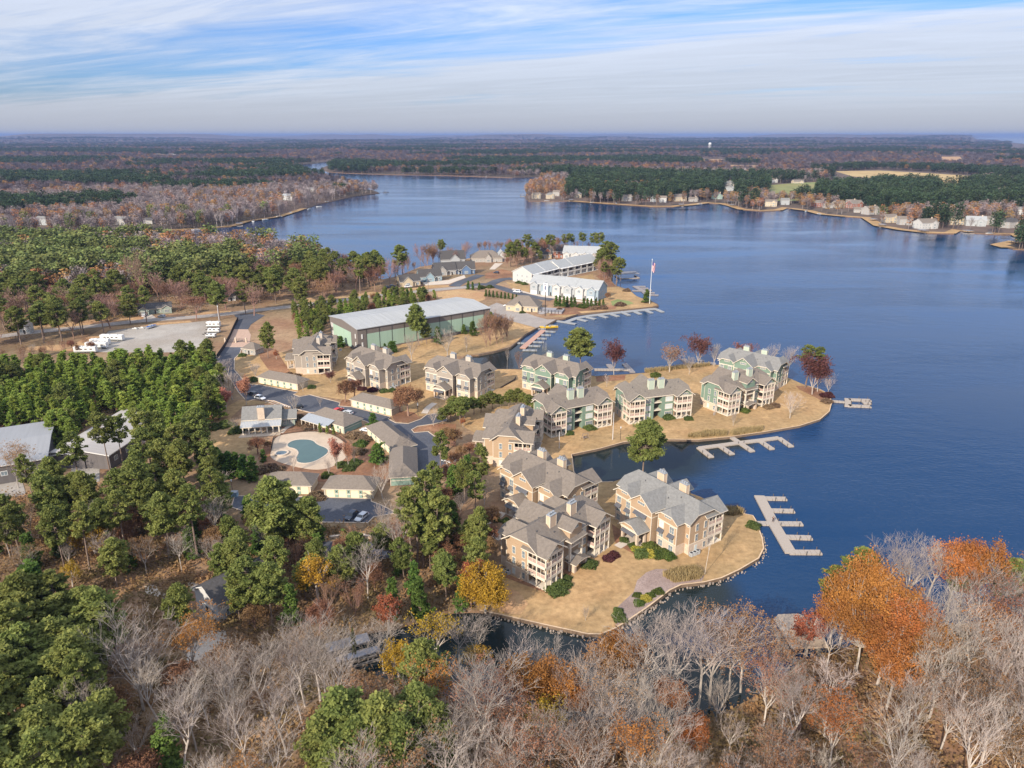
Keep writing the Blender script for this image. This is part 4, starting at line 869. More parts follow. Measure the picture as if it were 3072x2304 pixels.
townhouse_row('white townhouse row with broad white end gable', W('h', 562, 668), 53, 5, 8.0, 16.5, 7.0, 4.4, ['white'], False, True)
townhouse_row('long white townhouse row with columned rear porches', W('h', 800, 612), 47, 6, 7.6, 14, 7.0, 4.4, ['white'], False, True)
townhouse_row('farthest white townhouse block behind the peninsula rows', W('h', 830, 478), -14, 4, 7.5, 15, 7.4, 5.0, ['white'])

# ---- boat storage warehouse
def warehouse():
    rz = math.radians(36); p = (-73.2, 331.5)
    t = empty('warehouse', (*p, 1.05), rz); tag(t, 'huge green and grey boat storage warehouse with pale metal roof', 'warehouse')
    Lw, D, Hh = 76.0, 33.0, 11.2
    m = MB(); m.box(0, Lw, 0, D, 0, Hh); xprism(m, [(0, Hh-0.05), (D, Hh-0.05), (D/2, Hh+1.5)], 0.02, 0.3, 'x'); xprism(m, [(0, Hh-0.05), (D, Hh-0.05), (D/2, Hh+1.5)], Lw-0.3, Lw-0.02, 'x')
    m.build('wall', [mat('warehouse_grey', (0.155, 0.135, 0.125), 0.7, 0.08, 0.3, stretch=(6, 6, 0.2))], t)
    gp = mat('warehouse_green', (0.30, 0.42, 0.335), 0.6, 0.05, 0.3, stretch=(3, 3, 0.2))
    n = 11; x0 = 5.0; pw = (Lw-8.0)/10
    for k in range(10):
        g = MB(); a = 4.6+k*(Lw-8.6)/10; g.box(a+0.15, a+(Lw-8.6)/10-0.15, -0.09, 0.02, 1.3 if k > 3 else 0.6, 8.1); g.build('wall_panel', [gp], t)
    g = MB(); g.box(-0.09, 0.02, 7.5, D-4.0, 0.6, 8.1); g.build('wall_panel', [gp], t)
    dn = MB()
    for k in range(11): a = 4.6+k*(Lw-8.6)/10; dn.box(a-0.09, a+0.09, -0.17, -0.05, 0.3, Hh-0.5)
    dn.build('downpipe', [mat('brown_pipe', (0.06, 0.055, 0.05), 0.6, 0.1, 1)], t)
    v = MB(); v.box(-0.35, 0.35, -0.18, 0.02, -1.1, 1.1); vm = v.mesh('louvre', [M_white])
    for z in (3.2, 7.2): put('louvre', vm, t, (2.2, 0, z)); put('louvre', vm, t, (0, 2.4, z), -H90); put('louvre', vm, t, (0, D-2, z), -H90); put('louvre', vm, t, (0, D-3.6, z), -H90)
    r = MB(); r.gable(-0.4, Lw+0.4, D/2, D/2+0.5, Hh, 1.7, 'x', 0.3)
    r.build('roof', [mat('white_metal_roof', (0.35, 0.355, 0.35), 0.6, 0.12, 0.15, stretch=(8, 0.15, 1), bump=0.05), mat('roof_edge', (0.30, 0.31, 0.33), 0.6, 0.1, 1)], t)
    sk = MB(); sl = 1.7/(D/2+0.5)
    def zr(y): return Hh+1.7-abs(y-D/2)*sl
    for k in range(19):
        a = 3+k*3.8
        for y0, y1 in ((4.5, 6.5), (26.5, 28.5)): sk.face([(a, y0, zr(y0)+0.03), (a+0.9, y0, zr(y0)+0.03), (a+0.9, y1, zr(y1)+0.03), (a, y1, zr(y1)+0.03)])
    for k in range(13):
        a = 4+k*5.6; y0, y1 = 14.7, 15.5; sk.face([(a, y0, zr(y0)+0.03), (a+3.2, y0, zr(y0)+0.03), (a+3.2, y1, zr(y1)+0.03), (a, y1, zr(y1)+0.03)])
    sk.build('skylight', [mat('skylight', (0.36, 0.37, 0.38), 0.5, 0.1, 1)], t)
warehouse()

# ---- big buildings in the wood at the left edge
def flat_building(name, label, cx, cy, rz, w, d, h, roofc, cat='industrial building'):
    t = empty(name, (cx, cy, 1.05), math.radians(rz)); tag(t, label, cat)
    m = MB(); m.box(-w/2, w/2, -d/2, d/2, 0, h); m.build('wall', [mat('dark_cladding', (0.12, 0.11, 0.11), 0.7, 0.15, 0.3, stretch=(4, 4, 0.2))], t)
    r = MB(); r.gable(-w/2-0.5, w/2+0.5, 0, d/2+0.5, h, 1.3, 'x', 0.3); r.build('roof', [roofc, M_white], t)
    for k in range(int(w/6)): window(t, -w/2+3+k*6, -d/2, h*0.55, 0, 1.5, 1.2, 2, 1, 'white')
    dd = MB(); dd.box(-1.6, 1.6, -d/2-0.08, -d/2, 0, 3); dd.build('door', [M_white], t)
M_mroof = mat('aged_metal_roof', (0.27, 0.275, 0.285), 0.6, 0.08, 0.2, stretch=(8, 0.3, 1)); M_mroof2 = mat('pale_metal_roof', (0.36, 0.335, 0.315), 0.6, 0.08, 0.2, stretch=(8, 0.3, 1))
a, b, c_ = W('j', 470, 320, 7), W('j', 395, 645, 7), W('j', 0, 755, 7)
def quad_building(name, label, A, B, Dp, h, m_, cat='industrial building'):
    """A, B right-hand roof corners (far, near); Dp a point along the near edge to the left"""
    vx, vy = A[0]-B[0], A[1]-B[1]; dep = math.hypot(vx, vy); ux, uy = -vy/dep, vx/dep; w = 44
    cx = B[0]+ux*w/2; cy = B[1]+uy*w/2
    nx, ny = -uy, ux
    if (A[0]-B[0])*nx+(A[1]-B[1])*ny < 0: nx, ny = -nx, -ny
    ang = math.degrees(math.atan2(-uy, -ux))
    flat_building(name, label, cx+nx*dep/2, cy+ny*dep/2, ang, w, dep, h, m_, cat)
quad_building('metal_roof_building', 'long grey metal-roofed building cut off by the left edge', a, b, c_, 6, M_mroof)
P1, P2, P3, P4 = W('j', 885, 245, 6), W('j', 1095, 232, 6), W('j', 1150, 600, 6), W('j', 870, 630, 6)
cx = sum(p[0] for p in (P1, P2, P3, P4))/4; cy = sum(p[1] for p in (P1, P2, P3, P4))/4
flat_building('metal_roof_building', 'pale metal-roofed building among pines below the plantation', cx, cy, 84, 36, 19, 5, M_mroof2)
q = W('j', 760, 520, 5); flat_building('metal_roof_building', 'low pale roof section half hidden behind tall pines', q[0], q[1], 84, 20, 11, 4, M_mroof2)

t = house('white_gable_house', 'white house with dark roof glimpsed through the lower left trees', W('k', 1800, 330), -38, 9, 14, 4.6, 2.6, 'white', 'dark', axis='y', trim='white')

# ---- houses on the far right shore and the far left shore
FH = [(110, 312, 'cream', 'brown', 13, 2), (168, 312, 'cream', 'grey', 13, 2), (288, 308, 'cream', 'grey', 10, 2), (627, 325, 'palegrey', 'grey', 14, 2), (652, 327, 'white', 'brown', 10, 2), (728, 322, 'cream', 'brown', 22, 2), (785, 324, 'stonegrey', 'brown', 13, 1),
      (885, 313, 'teal', 'dark', 17, 2), (935, 252, 'stonegrey', 'grey', 26, 1), (1002, 247, 'stonegrey', 'grey', 22, 1), (945, 278, 'palegrey', 'grey', 18, 2), (1135, 242, 'white', 'brown', 13, 2), (1240, 246, 'cream', 'brown', 22, 1), (1118, 345, 'cream', 'brown', 16, 2),
      (1335, 348, 'brick', 'taupe', 18, 2), (1370, 352, 'stonegrey', 'brown', 12, 1), (1492, 352, 'brick', 'taupe', 20, 2), (1505, 372, 'stonegrey', 'brown', 16, 1), (1565, 380, 'stonegrey', 'taupe', 20, 2), (1805, 442, 'white', 'brown', 22, 2), (1893, 275, 'white', 'brown', 28, 1), (2003, 430, 'palegrey', 'pale', 20, 2),
      (2172, 438, 'stonegrey', 'dark', 20, 2), (255, 228, 'white', 'grey', 10, 1), (2110, 300, 'cream', 'brown', 11, 2), (1385, 222, 'stonegrey', 'dark', 16, 1), (765, 148, 'cream', 'brown', 22, 1), (450, 135, 'white', 'grey', 22, 1), (497, 142, 'white', 'grey', 26, 1), (2200, 380, 'white', 'grey', 10, 2), (190, 300, 'stonegrey', 'brown', 12, 2), (500, 322, 'stonegrey', 'brown', 15, 2), (580, 318, 'brick', 'brown', 14, 1), (1180, 338, 'palegrey', 'grey', 12, 2), (1420, 350, 'cream', 'brown', 15, 2), (1465, 345, 'stonegrey', 'taupe', 14, 2), (1640, 415, 'cream', 'brown', 15, 2), (1700, 425, 'stonegrey', 'brown', 14, 2), (2060, 425, 'stonegrey', 'taupe', 17, 2), (1930, 425, 'cream', 'brown', 13, 2)]
FHL = ['cream house at the tip of the far right shore', 'second cream house from the tip of the far shore', 'tall white house on the far shore among russet trees', 'white lakefront house with grey roof, left of a pair', 'white house with brown roof, right of a pair', 'large cream house with wide brown roof on the far shore',
       'small brown-roofed house right of the large cream one', 'teal house with dark roof on the far shore', 'long grey-roofed house uphill from the teal house', 'long grey-roofed house touching the green field', 'white house behind the teal house', 'small white house at the green field edge', 'cream gabled house beside the green field', 'cream house on a grassy far point',
       'brick house behind orange trees on the right shore', 'small grey house close to the brick one', 'brick house in the cluster of grey and brick houses', 'low grey house in the cluster of houses', 'largest grey house of the right shore cluster', 'big white three-storey lakefront house', 'long low white building at the hay field edge', 'white lakefront house with pale roof near the right edge',
       'grey lakefront house at the right edge', 'white house hidden in the far pines', 'cream house high on the right wooded slope', 'dark-roofed barn beside the hay field', 'cream house in a far clearing', 'white building with grey roof in the far wood', 'longer white building in the far wood', 'pale house at the extreme right among pines', 'small grey house on the tip behind two cream ones', 'grey house among orange trees left of the first white pair', 'low brick house left of the first white pair', 'pale grey house right of the grassy far point', 'cream house between two brick ones on the right shore', 'grey house behind the brick cluster', 'cream house left of the big white lakefront house', 'grey house just left of the big white lakefront house', 'grey house between the pale-roofed one and the right edge', 'cream house right of the big white lakefront house']
for (x, y, wc, sh, w, st), lb in zip(FH, FHL):
    house('lakefront_house', lb, W('q', x, y), random.Random(x).uniform(-25, 25), w, w*0.62, 1.0+2.8*st, 3.2 if w < 20 else 4.2, wc, sh, roof='gable' if x % 3 else 'hip', storeys=st, group='houses along the far shores', gables=((w*0.2, w*0.3, 1.5, 2.6),) if w > 12 else (), door=True, z=1.0, chimney=(w*0.3, w*0.3) if x % 2 else None)
for k, x, y, wc, sh, w, st, lb in [('p', 1238, 318, 'white', 'pale', 24, 2, 'white house on the far left shore among bare trees'), ('p', 245, 345, 'white', 'pale', 40, 1, 'long white building deep in the left wood'), ('p', 715, 122, 'white', 'pale', 110, 1, 'long white industrial building in the distant forest'), ('p', 1345, 280, 'stonegrey', 'grey', 16, 1, 'grey house near the tip of the left far shore'),
                             ('p', 180, 425, 'palegrey', 'grey', 16, 2, 'pale grey house among bare trees at the left cove'), ('p', 515, 425, 'stonegrey', 'grey', 16, 2, 'grey house behind the left cove lawn'), ('p', 640, 420, 'stonegrey', 'dark', 13, 1, 'small dark house by the left cove'), ('p', 15, 440, 'palegrey', 'grey', 14, 1, 'pale house at the left edge above the cove'),
                             ('p', 1610, 190, 'cream', 'brown', 14, 2, 'cream house on the far middle shore'), ('p', 2005, 192, 'cream', 'brown', 14, 2, 'small gabled cream house on the far middle shore'), ('p', 1745, 190, 'white', 'brown', 14, 1, 'white house on the far middle shore')]:
    house('lakefront_house', lb, W(k, x, y), random.Random(x).uniform(-20, 20), w, min(w*0.6, 20), 1.0+2.8*st, 3.0, wc, sh, storeys=st if w < 50 else 1, group='houses along the far shores', z=1.0)
def water_tower():
    p = W('q', 853, 103); t = empty('water_tower', (*p, 1.0)); tag(t, 'white water tower standing above the distant forest', 'water tower')
    m = MB(); s = 1.0; zt = 34; r = 9.5
    prof = [(2, zt), (7, zt+2), (r, zt+6), (r, zt+11), (7.5, zt+14.5), (3, zt+16.2), (0.3, zt+16.6)]
    for (r0, z0), (r1, z1) in zip(prof, prof[1:]): m.tube((0, 0, z0), (0, 0, z1), r0, r1, 20, 0, False)
    m.build('tank', [M_white], t)
    l = MB(); l.tube((0, 0, -1), (0, 0, zt+1), 2.2, n=12)
    for k in range(6): a = k*math.pi/3; l.tube((math.cos(a)*10, math.sin(a)*10, -1), (math.cos(a)*8.5, math.sin(a)*8.5, zt+6), 0.6)
    l.build('legs', [M_white], t)
water_tower()
for k, x, y, sc in (('z', 1480, 402, 0), ('z', 2530, 404, 1)): pass
# ------------------------------------------------------------------ docks
M_wood = mat('weathered_deck', (0.34, 0.295, 0.255), 0.9, 0.18, 1.2, stretch=(3, 3, 1), detail=8)
M_cdock = mat('grey_dock', (0.27, 0.28, 0.29), 0.9, 0.12, 1.0)
M_ddock = mat('dark_dock', (0.24, 0.22, 0.22), 0.9, 0.15, 1.0)
M_rdock = mat('red_brown_deck', (0.42, 0.255, 0.20), 0.9, 0.12, 1.0)
M_pile = mat('dock_pile', (0.10, 0.085, 0.075), 0.9, 0.1, 1)
def plank(mb, a, b, w, z0, z1, mi=0, gaps=True):
    """a deck run with plank joints"""
    dx, dy = b[0]-a[0], b[1]-a[1]; l = math.hypot(dx, dy); ux, uy = dx/l, dy/l; nx, ny = -uy*w/2, ux*w/2
    n = max(1, int(l/1.2)) if gaps else 1
    for k in range(n):
        s0, s1 = k*l/n, (k+1)*l/n-(0.08 if gaps else 0)
        p = [(a[0]+ux*s0+nx, a[1]+uy*s0+ny), (a[0]+ux*s0-nx, a[1]+uy*s0-ny), (a[0]+ux*s1-nx, a[1]+uy*s1-ny), (a[0]+ux*s1+nx, a[1]+uy*s1+ny)]
        mb.prism(p, z0, z1, mi)
def dock(label, spine, fingers, w=2.4, fw=1.6, m=M_wood, fm=None, z=0.8, piles=True, group='floating docks', sm=None):
    a0 = spine[0]; t = empty('dock', (a0[0], a0[1], 0)); tag(t, label, 'dock', group)
    R = lambda p: (p[0]-a0[0], p[1]-a0[1])
    d = MB()
    for i, (a, b) in enumerate(zip(spine, spine[1:])): plank(d, R(a), R(b), w, z-0.45, z+0.004*i)
    d.build('deck', [sm or m], t)
    for a, b in fingers:
        f = MB(); plank(f, R(a), R(b), fw, z-0.47, z-0.02); f.build('finger', [fm or m], t)
        if piles:
            q = MB(); dx, dy = b[0]-a[0], b[1]-a[1]; l = math.hypot(dx, dy); nx, ny = -dy/l*(fw/2+0.12), dx/l*(fw/2+0.12)
            for s in (0.5, 0.9):
                for e in (1, -1): x, y = a[0]+dx*s+nx*e-a0[0], a[1]+dy*s+ny*e-a0[1]; q.tube((x, y, -1), (x, y, z+0.75), 0.10, n=6)
            q.build('pile', [M_pile], t)
    return t
e = lambda x, y: W('e', x, y, 0.5)
dock('comb-shaped wooden dock with five fingers beside the nearest point', [e(1375, 400), e(1480, 600), e(1500, 640), e(1650, 895)], [(e(1400, 420), e(1612, 424)), (e(1455, 525), e(1680, 530)), (e(1350, 636), e(1750, 640)), (e(1595, 755), e(1832, 762)), (e(1630, 886), e(1912, 888))], 2.9, 1.9)
c = lambda x, y: W('c', x, y, 0.5)
dock('comb-shaped wooden dock with five fingers below the curved lawn', [c(860, 1110), c(1190, 1065), c(1400, 1040), c(1550, 1020)], [(c(855, 1105), c(965, 1190)), (c(1035, 1090), c(1145, 1165)), (c(1120, 1005), c(1320, 1140)), (c(1380, 1045), c(1490, 1120)), (c(1545, 1020), c(1655, 1098))], 2.0, 1.9)
dock('small square dock off the tip of the green condominium point', [c(2000, 702), c(2120, 712), c(2140, 714)], [(c(2139, 682), c(2141, 750)), (c(2150, 690), c(2340, 696)), (c(2150, 742), c(2340, 750)), (c(2270, 718), c(2340, 720))], 1.7, 2.3)
a = lambda x, y: W('a', x, y, 0.5)
dock('marina dock with red-brown spine and grey fingers', [a(1060, 245), a(1240, 90)], [(a(1060, 262), a(1185, 264)), (a(1085, 222), a(1215, 228)), (a(1125, 190), a(1245, 194)), (a(1160, 158), a(1270, 163)), (a(1195, 128), a(1305, 133)), (a(1235, 98), a(1345, 104)), (a(1260, 45), a(1365, 52)), (a(1000, 200), a(1085, 203)), (a(1170, 72), a(1260, 78))], 3.0, 1.8, M_cdock, M_cdock, sm=M_rdock)
h = lambda x, y: W('h', x, y, 0.5)
dock('long grey dock with ten fingers running along the seawall', [h(860, 1000), h(950, 965), h(1060, 945), h(1300, 918), h(1560, 890), h(1640, 884)], [(h(755, 985), h(945, 1015)), (h(930, 965), h(1040, 990)), (h(1010, 950), h(1115, 972)), (h(1130, 935), h(1215, 960)), (h(1235, 925), h(1312, 950)), (h(1340, 912), h(1405, 940)), (h(1440, 902), h(1503, 930)), (h(1540, 892), h(1600, 920)), (h(1630, 884), h(1696, 912))], 3.2, 2.2, M_cdock, piles=False)
dock('small dark comb dock behind the flagpole point', [h(1450, 688), h(1520, 728), h(1560, 760)], [(h(1450, 690), h(1545, 690)), (h(1480, 705), h(1570, 706)), (h(1430, 727), h(1520, 728)), (h(1510, 720), h(1600, 722)), (h(1540, 742), h(1625, 745)), (h(1555, 760), h(1658, 765))], 3, 2.5, M_ddock, piles=False)
dock('low dock behind the green condominiums left of the bare tree', [a(1680, 430), a(1960, 432), a(1990, 434)], [(a(1800, 385), a(1830, 418)), (a(1940, 380), a(2010, 455))], 2.2, 2.4, M_ddock, sm=M_wood, piles=False)
dock('dark dock showing behind the trees of the green point', [c(720, 340), c(770, 375), c(1000, 378)], [(c(855, 340), c(885, 358))], 2.4, 2, M_ddock, sm=M_ddock, piles=False)

# covered boat slips
def boathouse(label, p, rz, w, d, roofm, h=3.2, boat=True, group='covered boat slips', cut=0.0):
    t = empty('boathouse', (*p, 0.0), math.radians(rz)); tag(t, label, 'boathouse', group)
    r = MB(); pts = [(-w/2, -d/2), (w/2, -d/2), (w/2, d/2-cut), (w/2-cut, d/2), (-w/2+cut, d/2), (-w/2, d/2-cut)] if cut else [(-w/2, -d/2), (w/2, -d/2), (w/2, d/2), (-w/2, d/2)]
    r.prism(pts, h, h+0.25); r.build('roof', [roofm], t)
    dk = MB(); dw = min(1.2, w*0.2); dk.box(-w/2, -w/2+dw, -d/2, d/2, 0.2, 0.75); dk.box(w/2-dw, w/2, -d/2, d/2, 0.2, 0.75); dk.box(-w/2, w/2, -d/2-1, -d/2, 0.2, 0.77); dk.build('deck', [M_wood], t)
    pm = MB(); pm.tube((0, 0, -1), (0, 0, h), 0.12, n=6); pmm = pm.mesh('post', [M_pile])
    for x in (-w/2+0.3, w/2-0.3):
        for k in range(3): put('post', pmm, t, (x, -d/2+0.4+k*(d-0.8)/2, 0))
    return t
M_tanroof = mat('tan_flat_roof', (0.40, 0.32, 0.25), 0.9, 0.1, 0.4); M_greyroof = mat('grey_flat_roof', (0.20, 0.20, 0.22), 0.8, 0.1, 0.4)
ra, rb = W('n', 200, 880, 3.4), W('n', 340, 1090, 3.4)
ang = math.degrees(math.atan2(ra[1]-rb[1], ra[0]-rb[0])) - 90
boathouse('tan flat-roofed boat dock reaching out from the lower right trees', ((ra[0]+rb[0])/2, (ra[1]+rb[1])/2), ang, 7.5, math.hypot(ra[0]-rb[0], ra[1]-rb[1])+3, M_tanroof, 3.2, group=None, cut=1.6)
p = W('l', 790, 560, 3.0); boathouse('grey roofed boathouse in the dark inlet, upper one', p, -66, 2.8, 8.5, M_greyroof, 2.4)
p = W('l', 880, 660, 3.0); boathouse('grey roofed boathouse in the dark inlet, lower one', p, -66, 1.7, 8.5, M_greyroof, 2.4)
p = W('h', 1385, 590, 2); boathouse('dark covered boat slip behind the peninsula pines', p, 8, 16, 10, M_greyroof, 3.4)

def hull(mb, L_, B, H_, mi=0, mi2=1):
    n = 9; secs = []
    for k in range(n):
        t = k/(n-1); w = B/2*(1-max(0, (t-0.5)/0.5)**2.2); z = H_*(1+0.25*max(0, t-0.5)); y = -L_/2+t*L_
        secs.append([(-w, y, z), (-w*0.75, y, 0.15), (0, y, 0.0), (w*0.75, y, 0.15), (w, y, z)])
    for a, b in zip(secs, secs[1:]):
        for i in range(4): mb.face([a[i], b[i], b[i+1], a[i+1]], mi)
        mb.face([a[4], b[4], b[0], a[0]], mi2)
    mb.face(secs[0][::-1], mi)
def boat(label, p, rz, L_=6.5, B=2.4, hullm=None, deckm=None, z=0.0, canopy=None, group='small boats along the shores', cover=False):
    t = empty('boat', (*p, z), math.radians(rz)); tag(t, label, 'boat', group)
    m = MB(); hull(m, L_, B, 0.9, 0, 1); m.build('hull', [hullm or M_white, deckm or M_white], t)
    s = MB(); s.box(-B*0.3, B*0.3, -L_*0.3, -L_*0.2, 0.9, 1.3); s.box(-B*0.3, B*0.3, -L_*0.02, L_*0.06, 0.9, 1.35); s.build('seat', [mat('boat_seat', (0.25, 0.28, 0.33), 0.7, 0.1, 1)], t)
    w = MB(); w.face([(-B*0.35, L_*0.1, 0.95), (B*0.35, L_*0.1, 0.95), (B*0.28, L_*0.04, 1.6), (-B*0.28, L_*0.04, 1.6)]); w.build('windscreen', [M_glass], t)
    if canopy: c_ = MB(); c_.box(-B*0.45, B*0.45, -L_*0.3, L_*0.1, 2.0, 2.1); [c_.tube((sx*B*0.42, sy*L_, 0.9), (sx*B*0.42, sy*L_, 2.0), 0.05, n=5) for sx in (-1, 1) for sy in (-0.28, 0.08)]; c_.build('canopy', [canopy], t)
    return t
M_yel = mat('yellow_gelcoat', (0.72, 0.44, 0.02), 0.35, 0.08, 1); M_blue = mat('blue_cover', (0.03, 0.10, 0.35), 0.6, 0.1, 1)
p = W('a', 1288, 68, 0.5); boat('bright yellow boat moored at the marina dock', p, -82, 10, 3.0, M_yel, M_yel, 0.4)
p = W('i', 1302, 1050, 1); boat('white boat with blue cover parked on the gravel lot', p, 170, 7, 2.5, M_white, M_blue, 1.35, group=None)
p = W('n', 238, 1020, 0.5); boat('white boat lying beside the tan-roofed dock', p, ang-2, 8, 2.2, M_white, M_dark, 0.4, group=None)
SHB = [('p', 1668, 285, 1, 'covered boat dock standing off the far left point'), ('p', 1410, 326, 0, 'white dock at the far left shore'), ('p', 1378, 347, 0, ''), ('p', 1335, 358, 0, ''), ('p', 1255, 372, 0, ''), ('p', 1205, 390, 0, ''), ('p', 1145, 403, 0, ''), ('p', 1095, 411, 0, ''), ('p', 1035, 427, 1, 'green-roofed slip'), ('p', 845, 447, 0, ''), ('p', 655, 459, 0, ''), ('p', 300, 461, 0, ''), ('p', 10, 479, 0, ''),
       ('q', 45, 300, 1, ''), ('q', 255, 322, 1, ''), ('q', 150, 322, 0, ''), ('q', 345, 329, 0, ''), ('q', 450, 333, 0, ''), ('q', 730, 343, 1, ''), ('q', 810, 336, 0, ''), ('q', 935, 330, 1, ''), ('q', 950, 345, 1, ''), ('q', 990, 333, 0, ''), ('q', 1270, 367, 0, ''), ('q', 1325, 379, 0, ''), ('q', 1560, 408, 1, ''), ('q', 1598, 432, 1, ''), ('q', 1775, 457, 1, ''), ('q', 1968, 460, 1, ''), ('q', 2060, 463, 0, ''), ('q', 2172, 495, 1, ''), ('q', 2165, 506, 1, ''),
       ('p', 1740, 205, 0, ''), ('p', 1930, 208, 0, ''), ('p', 2100, 217, 0, ''), ('p', 2060, 212, 0, '')]
for i, (k, x, y, cov, lb) in enumerate(SHB):
    p = W(k, x, y, 0.5); side = 'far left shore' if k == 'p' else 'far right shore'
    if cov: boathouse('small covered boat dock along the ' + side, p, (i*37) % 50-25, 7, 9, M_greyroof, 3.2, group='boat docks along the ' + side)
    else: boat('small white boat moored along the ' + side, p, (i*53) % 180, 8, 3, M_white, M_white, 0.4, canopy=M_greyroof if i % 2 else None, group='white boats along the ' + side)

# ------------------------------------------------------------------ vehicles
def car_mesh_parts(body_m, suv=True):
    L_, B = 4.6, 1.85; m = MB(); H1, H2 = (0.95, 1.65) if suv else (0.85, 1.4)
    prof = [(-L_/2, 0.35), (-L_/2, H1-0.05), (-L_/2+0.25, H1), (-L_/2+0.55, H2-0.08), (-L_/2+0.9, H2), (0.35, H2), (1.05, H1+0.03), (L_/2-0.25, H1-0.15), (L_/2, H1-0.35), (L_/2, 0.35)]
    lo = [(y, z) for y, z in prof if z <= H1+0.05]
    def sec(pts, w0, w1):
        n = len(pts)
        wd = lambda z: w0 if z <= H1 else w0+(w1-w0)*(z-H1)/(H2-H1)
        A = [(-wd(z), y, z) for y, z in pts]; Bp = [(wd(z), y, z) for y, z in pts]
        for i in range(n): j = (i+1) % n; m.face([A[i], Bp[i], Bp[j], A[j]][::-1], 0)
        m.face(A[::-1], 0); m.face(Bp, 0)
    sec(prof, B/2, B/2-0.2)
    g = MB(); k = 0.012
    g.face([(-B/2+0.08, 1.07, H1+0.05), (B/2-0.08, 1.07, H1+0.05), (B/2-0.24, 0.42, H2-0.03), (-B/2+0.24, 0.42, H2-0.03)])
    g.face([(B/2-0.12, -L_/2+0.26, H1+0.05), (-B/2+0.12, -L_/2+0.26, H1+0.05), (-B/2+0.24, -L_/2+0.52, H2-0.1), (B/2-0.24, -L_/2+0.52, H2-0.1)])
    for s in (-1, 1):
        pts = [(s*(B/2+0.004), -L_/2+0.45, H1+0.06), (s*(B/2+0.004), 0.85, H1+0.06), (s*(B/2-0.17), 0.3, H2-0.09), (s*(B/2-0.17), -L_/2+0.75, H2-0.09)]
        g.face(pts if s > 0 else pts[::-1])
    return m.mesh('body', [body_m]), g.mesh('windows', [mat('car_glass', (0.02, 0.025, 0.03), 0.08, 0.1, 1, spec=0.8)])
wm = MB(); wm.tube((-0.11, 0, 0), (0.11, 0, 0), 0.34, n=14, mi=0); wm.tube((-0.125, 0, 0), (0.125, 0, 0), 0.19, n=10, mi=1); WHEEL = wm.mesh('wheel', [mat('tyre', (0.02, 0.02, 0.02), 0.9, 0.1, 1), M_steel])
lm = MB(); lm.box(-0.2, 0.2, -0.03, 0.03, -0.09, 0.09); LAMP = lm.mesh('headlight', [M_white]); TAIL = lm.mesh('tail_light', [mat('red_lamp', (0.4, 0.01, 0.01), 0.3, 0.1, 1)])
CARS = {}
def car(label, p, rz, col, suv=True, scale=1.0, z=1.06, name='parked_car', cat='car', group='parked cars'):
    k = (col, suv)
    if k not in CARS: CARS[k] = car_mesh_parts(mat('car_paint_%d' % len(CARS), col, 0.25, 0.02, 1, spec=0.7), suv)
    t = empty(name, (*p, z), math.radians(rz)); tag(t, label, cat, group); t.scale = (scale,)*3
    put('body', CARS[k][0], t); put('windows', CARS[k][1], t)
    for x in (-0.84, 0.84):
        for y in (-1.4, 1.4): put('wheel', WHEEL, t, (x, y, 0.34))
    for x in (-0.68, 0.68): put('headlight', LAMP, t, (x, 2.28, 0.62)); put('tail_light', TAIL, t, (x, -2.3, 0.75))
    return t
car('dark blue estate car in the lower lot, left of a silver one', W('f', 1310, 728), 160, (0.03, 0.045, 0.075))
car('silver car in the lower lot, right of a dark one', W('f', 1398, 738), 157, (0.50, 0.52, 0.55), False)
car('white car parked by the bend of the entrance drive', W('b', 520, 685), 60-180, (0.75, 0.77, 0.80))
car('dark car beside the white one near the salmon tree', W('b', 455, 650), 60, (0.03, 0.035, 0.05))
car('black car under the bare tree in the upper lot', W('b', 838, 765), 118, (0.02, 0.022, 0.028))
car('red car by the pool building', W('b', 1195, 790), -30, (0.55, 0.03, 0.03), False)
car('silver car behind the pool building roof', W('b', 1275, 812), 60, (0.5, 0.52, 0.55), False)
car('white car beside the hip-roofed garage row', W('b', 1440, 962), 70, (0.75, 0.77, 0.8), False)
car('pale car half hidden by shrubs right of the striped bays', W('b', 2150, 1228), 60, (0.6, 0.62, 0.65))
car('white van on the road before the townhouses', W('h', 437, 742), 62, (0.72, 0.76, 0.82), True, 1.15)
car('white car parked beside the marina office', W('h', 352, 862), 80, (0.75, 0.76, 0.78))
car('dark pickup behind the white car at the marina office', W('h', 385, 842), 80, (0.08, 0.09, 0.11))
car('white pickup in front of the tan cottage', W('s', 310, 588), -75, (0.7, 0.72, 0.74), True, 1.1)
car('black car left of the tan cottage', W('g', 760, 706), -70, (0.02, 0.02, 0.025))
car('second dark car left of the tan cottage', W('g', 800, 694), -70, (0.05, 0.05, 0.055))
car('dark car on the drive near the stone house', W('s', 1580, 385), 60, (0.03, 0.04, 0.06))
car('white car in the roadside house driveway', W('i', 1248, 948), 10, (0.7, 0.7, 0.72), False)
car('silver car parked at the kerb by the roadside house', W('i', 1398, 955), 80, (0.45, 0.46, 0.48), False)
car('white car on the drive among the peninsula trees', W('h', 640, 495), 80, (0.7, 0.7, 0.72))
car('white car hidden under the lower left pines', W('f', 480, 690), 10, (0.7, 0.72, 0.74))

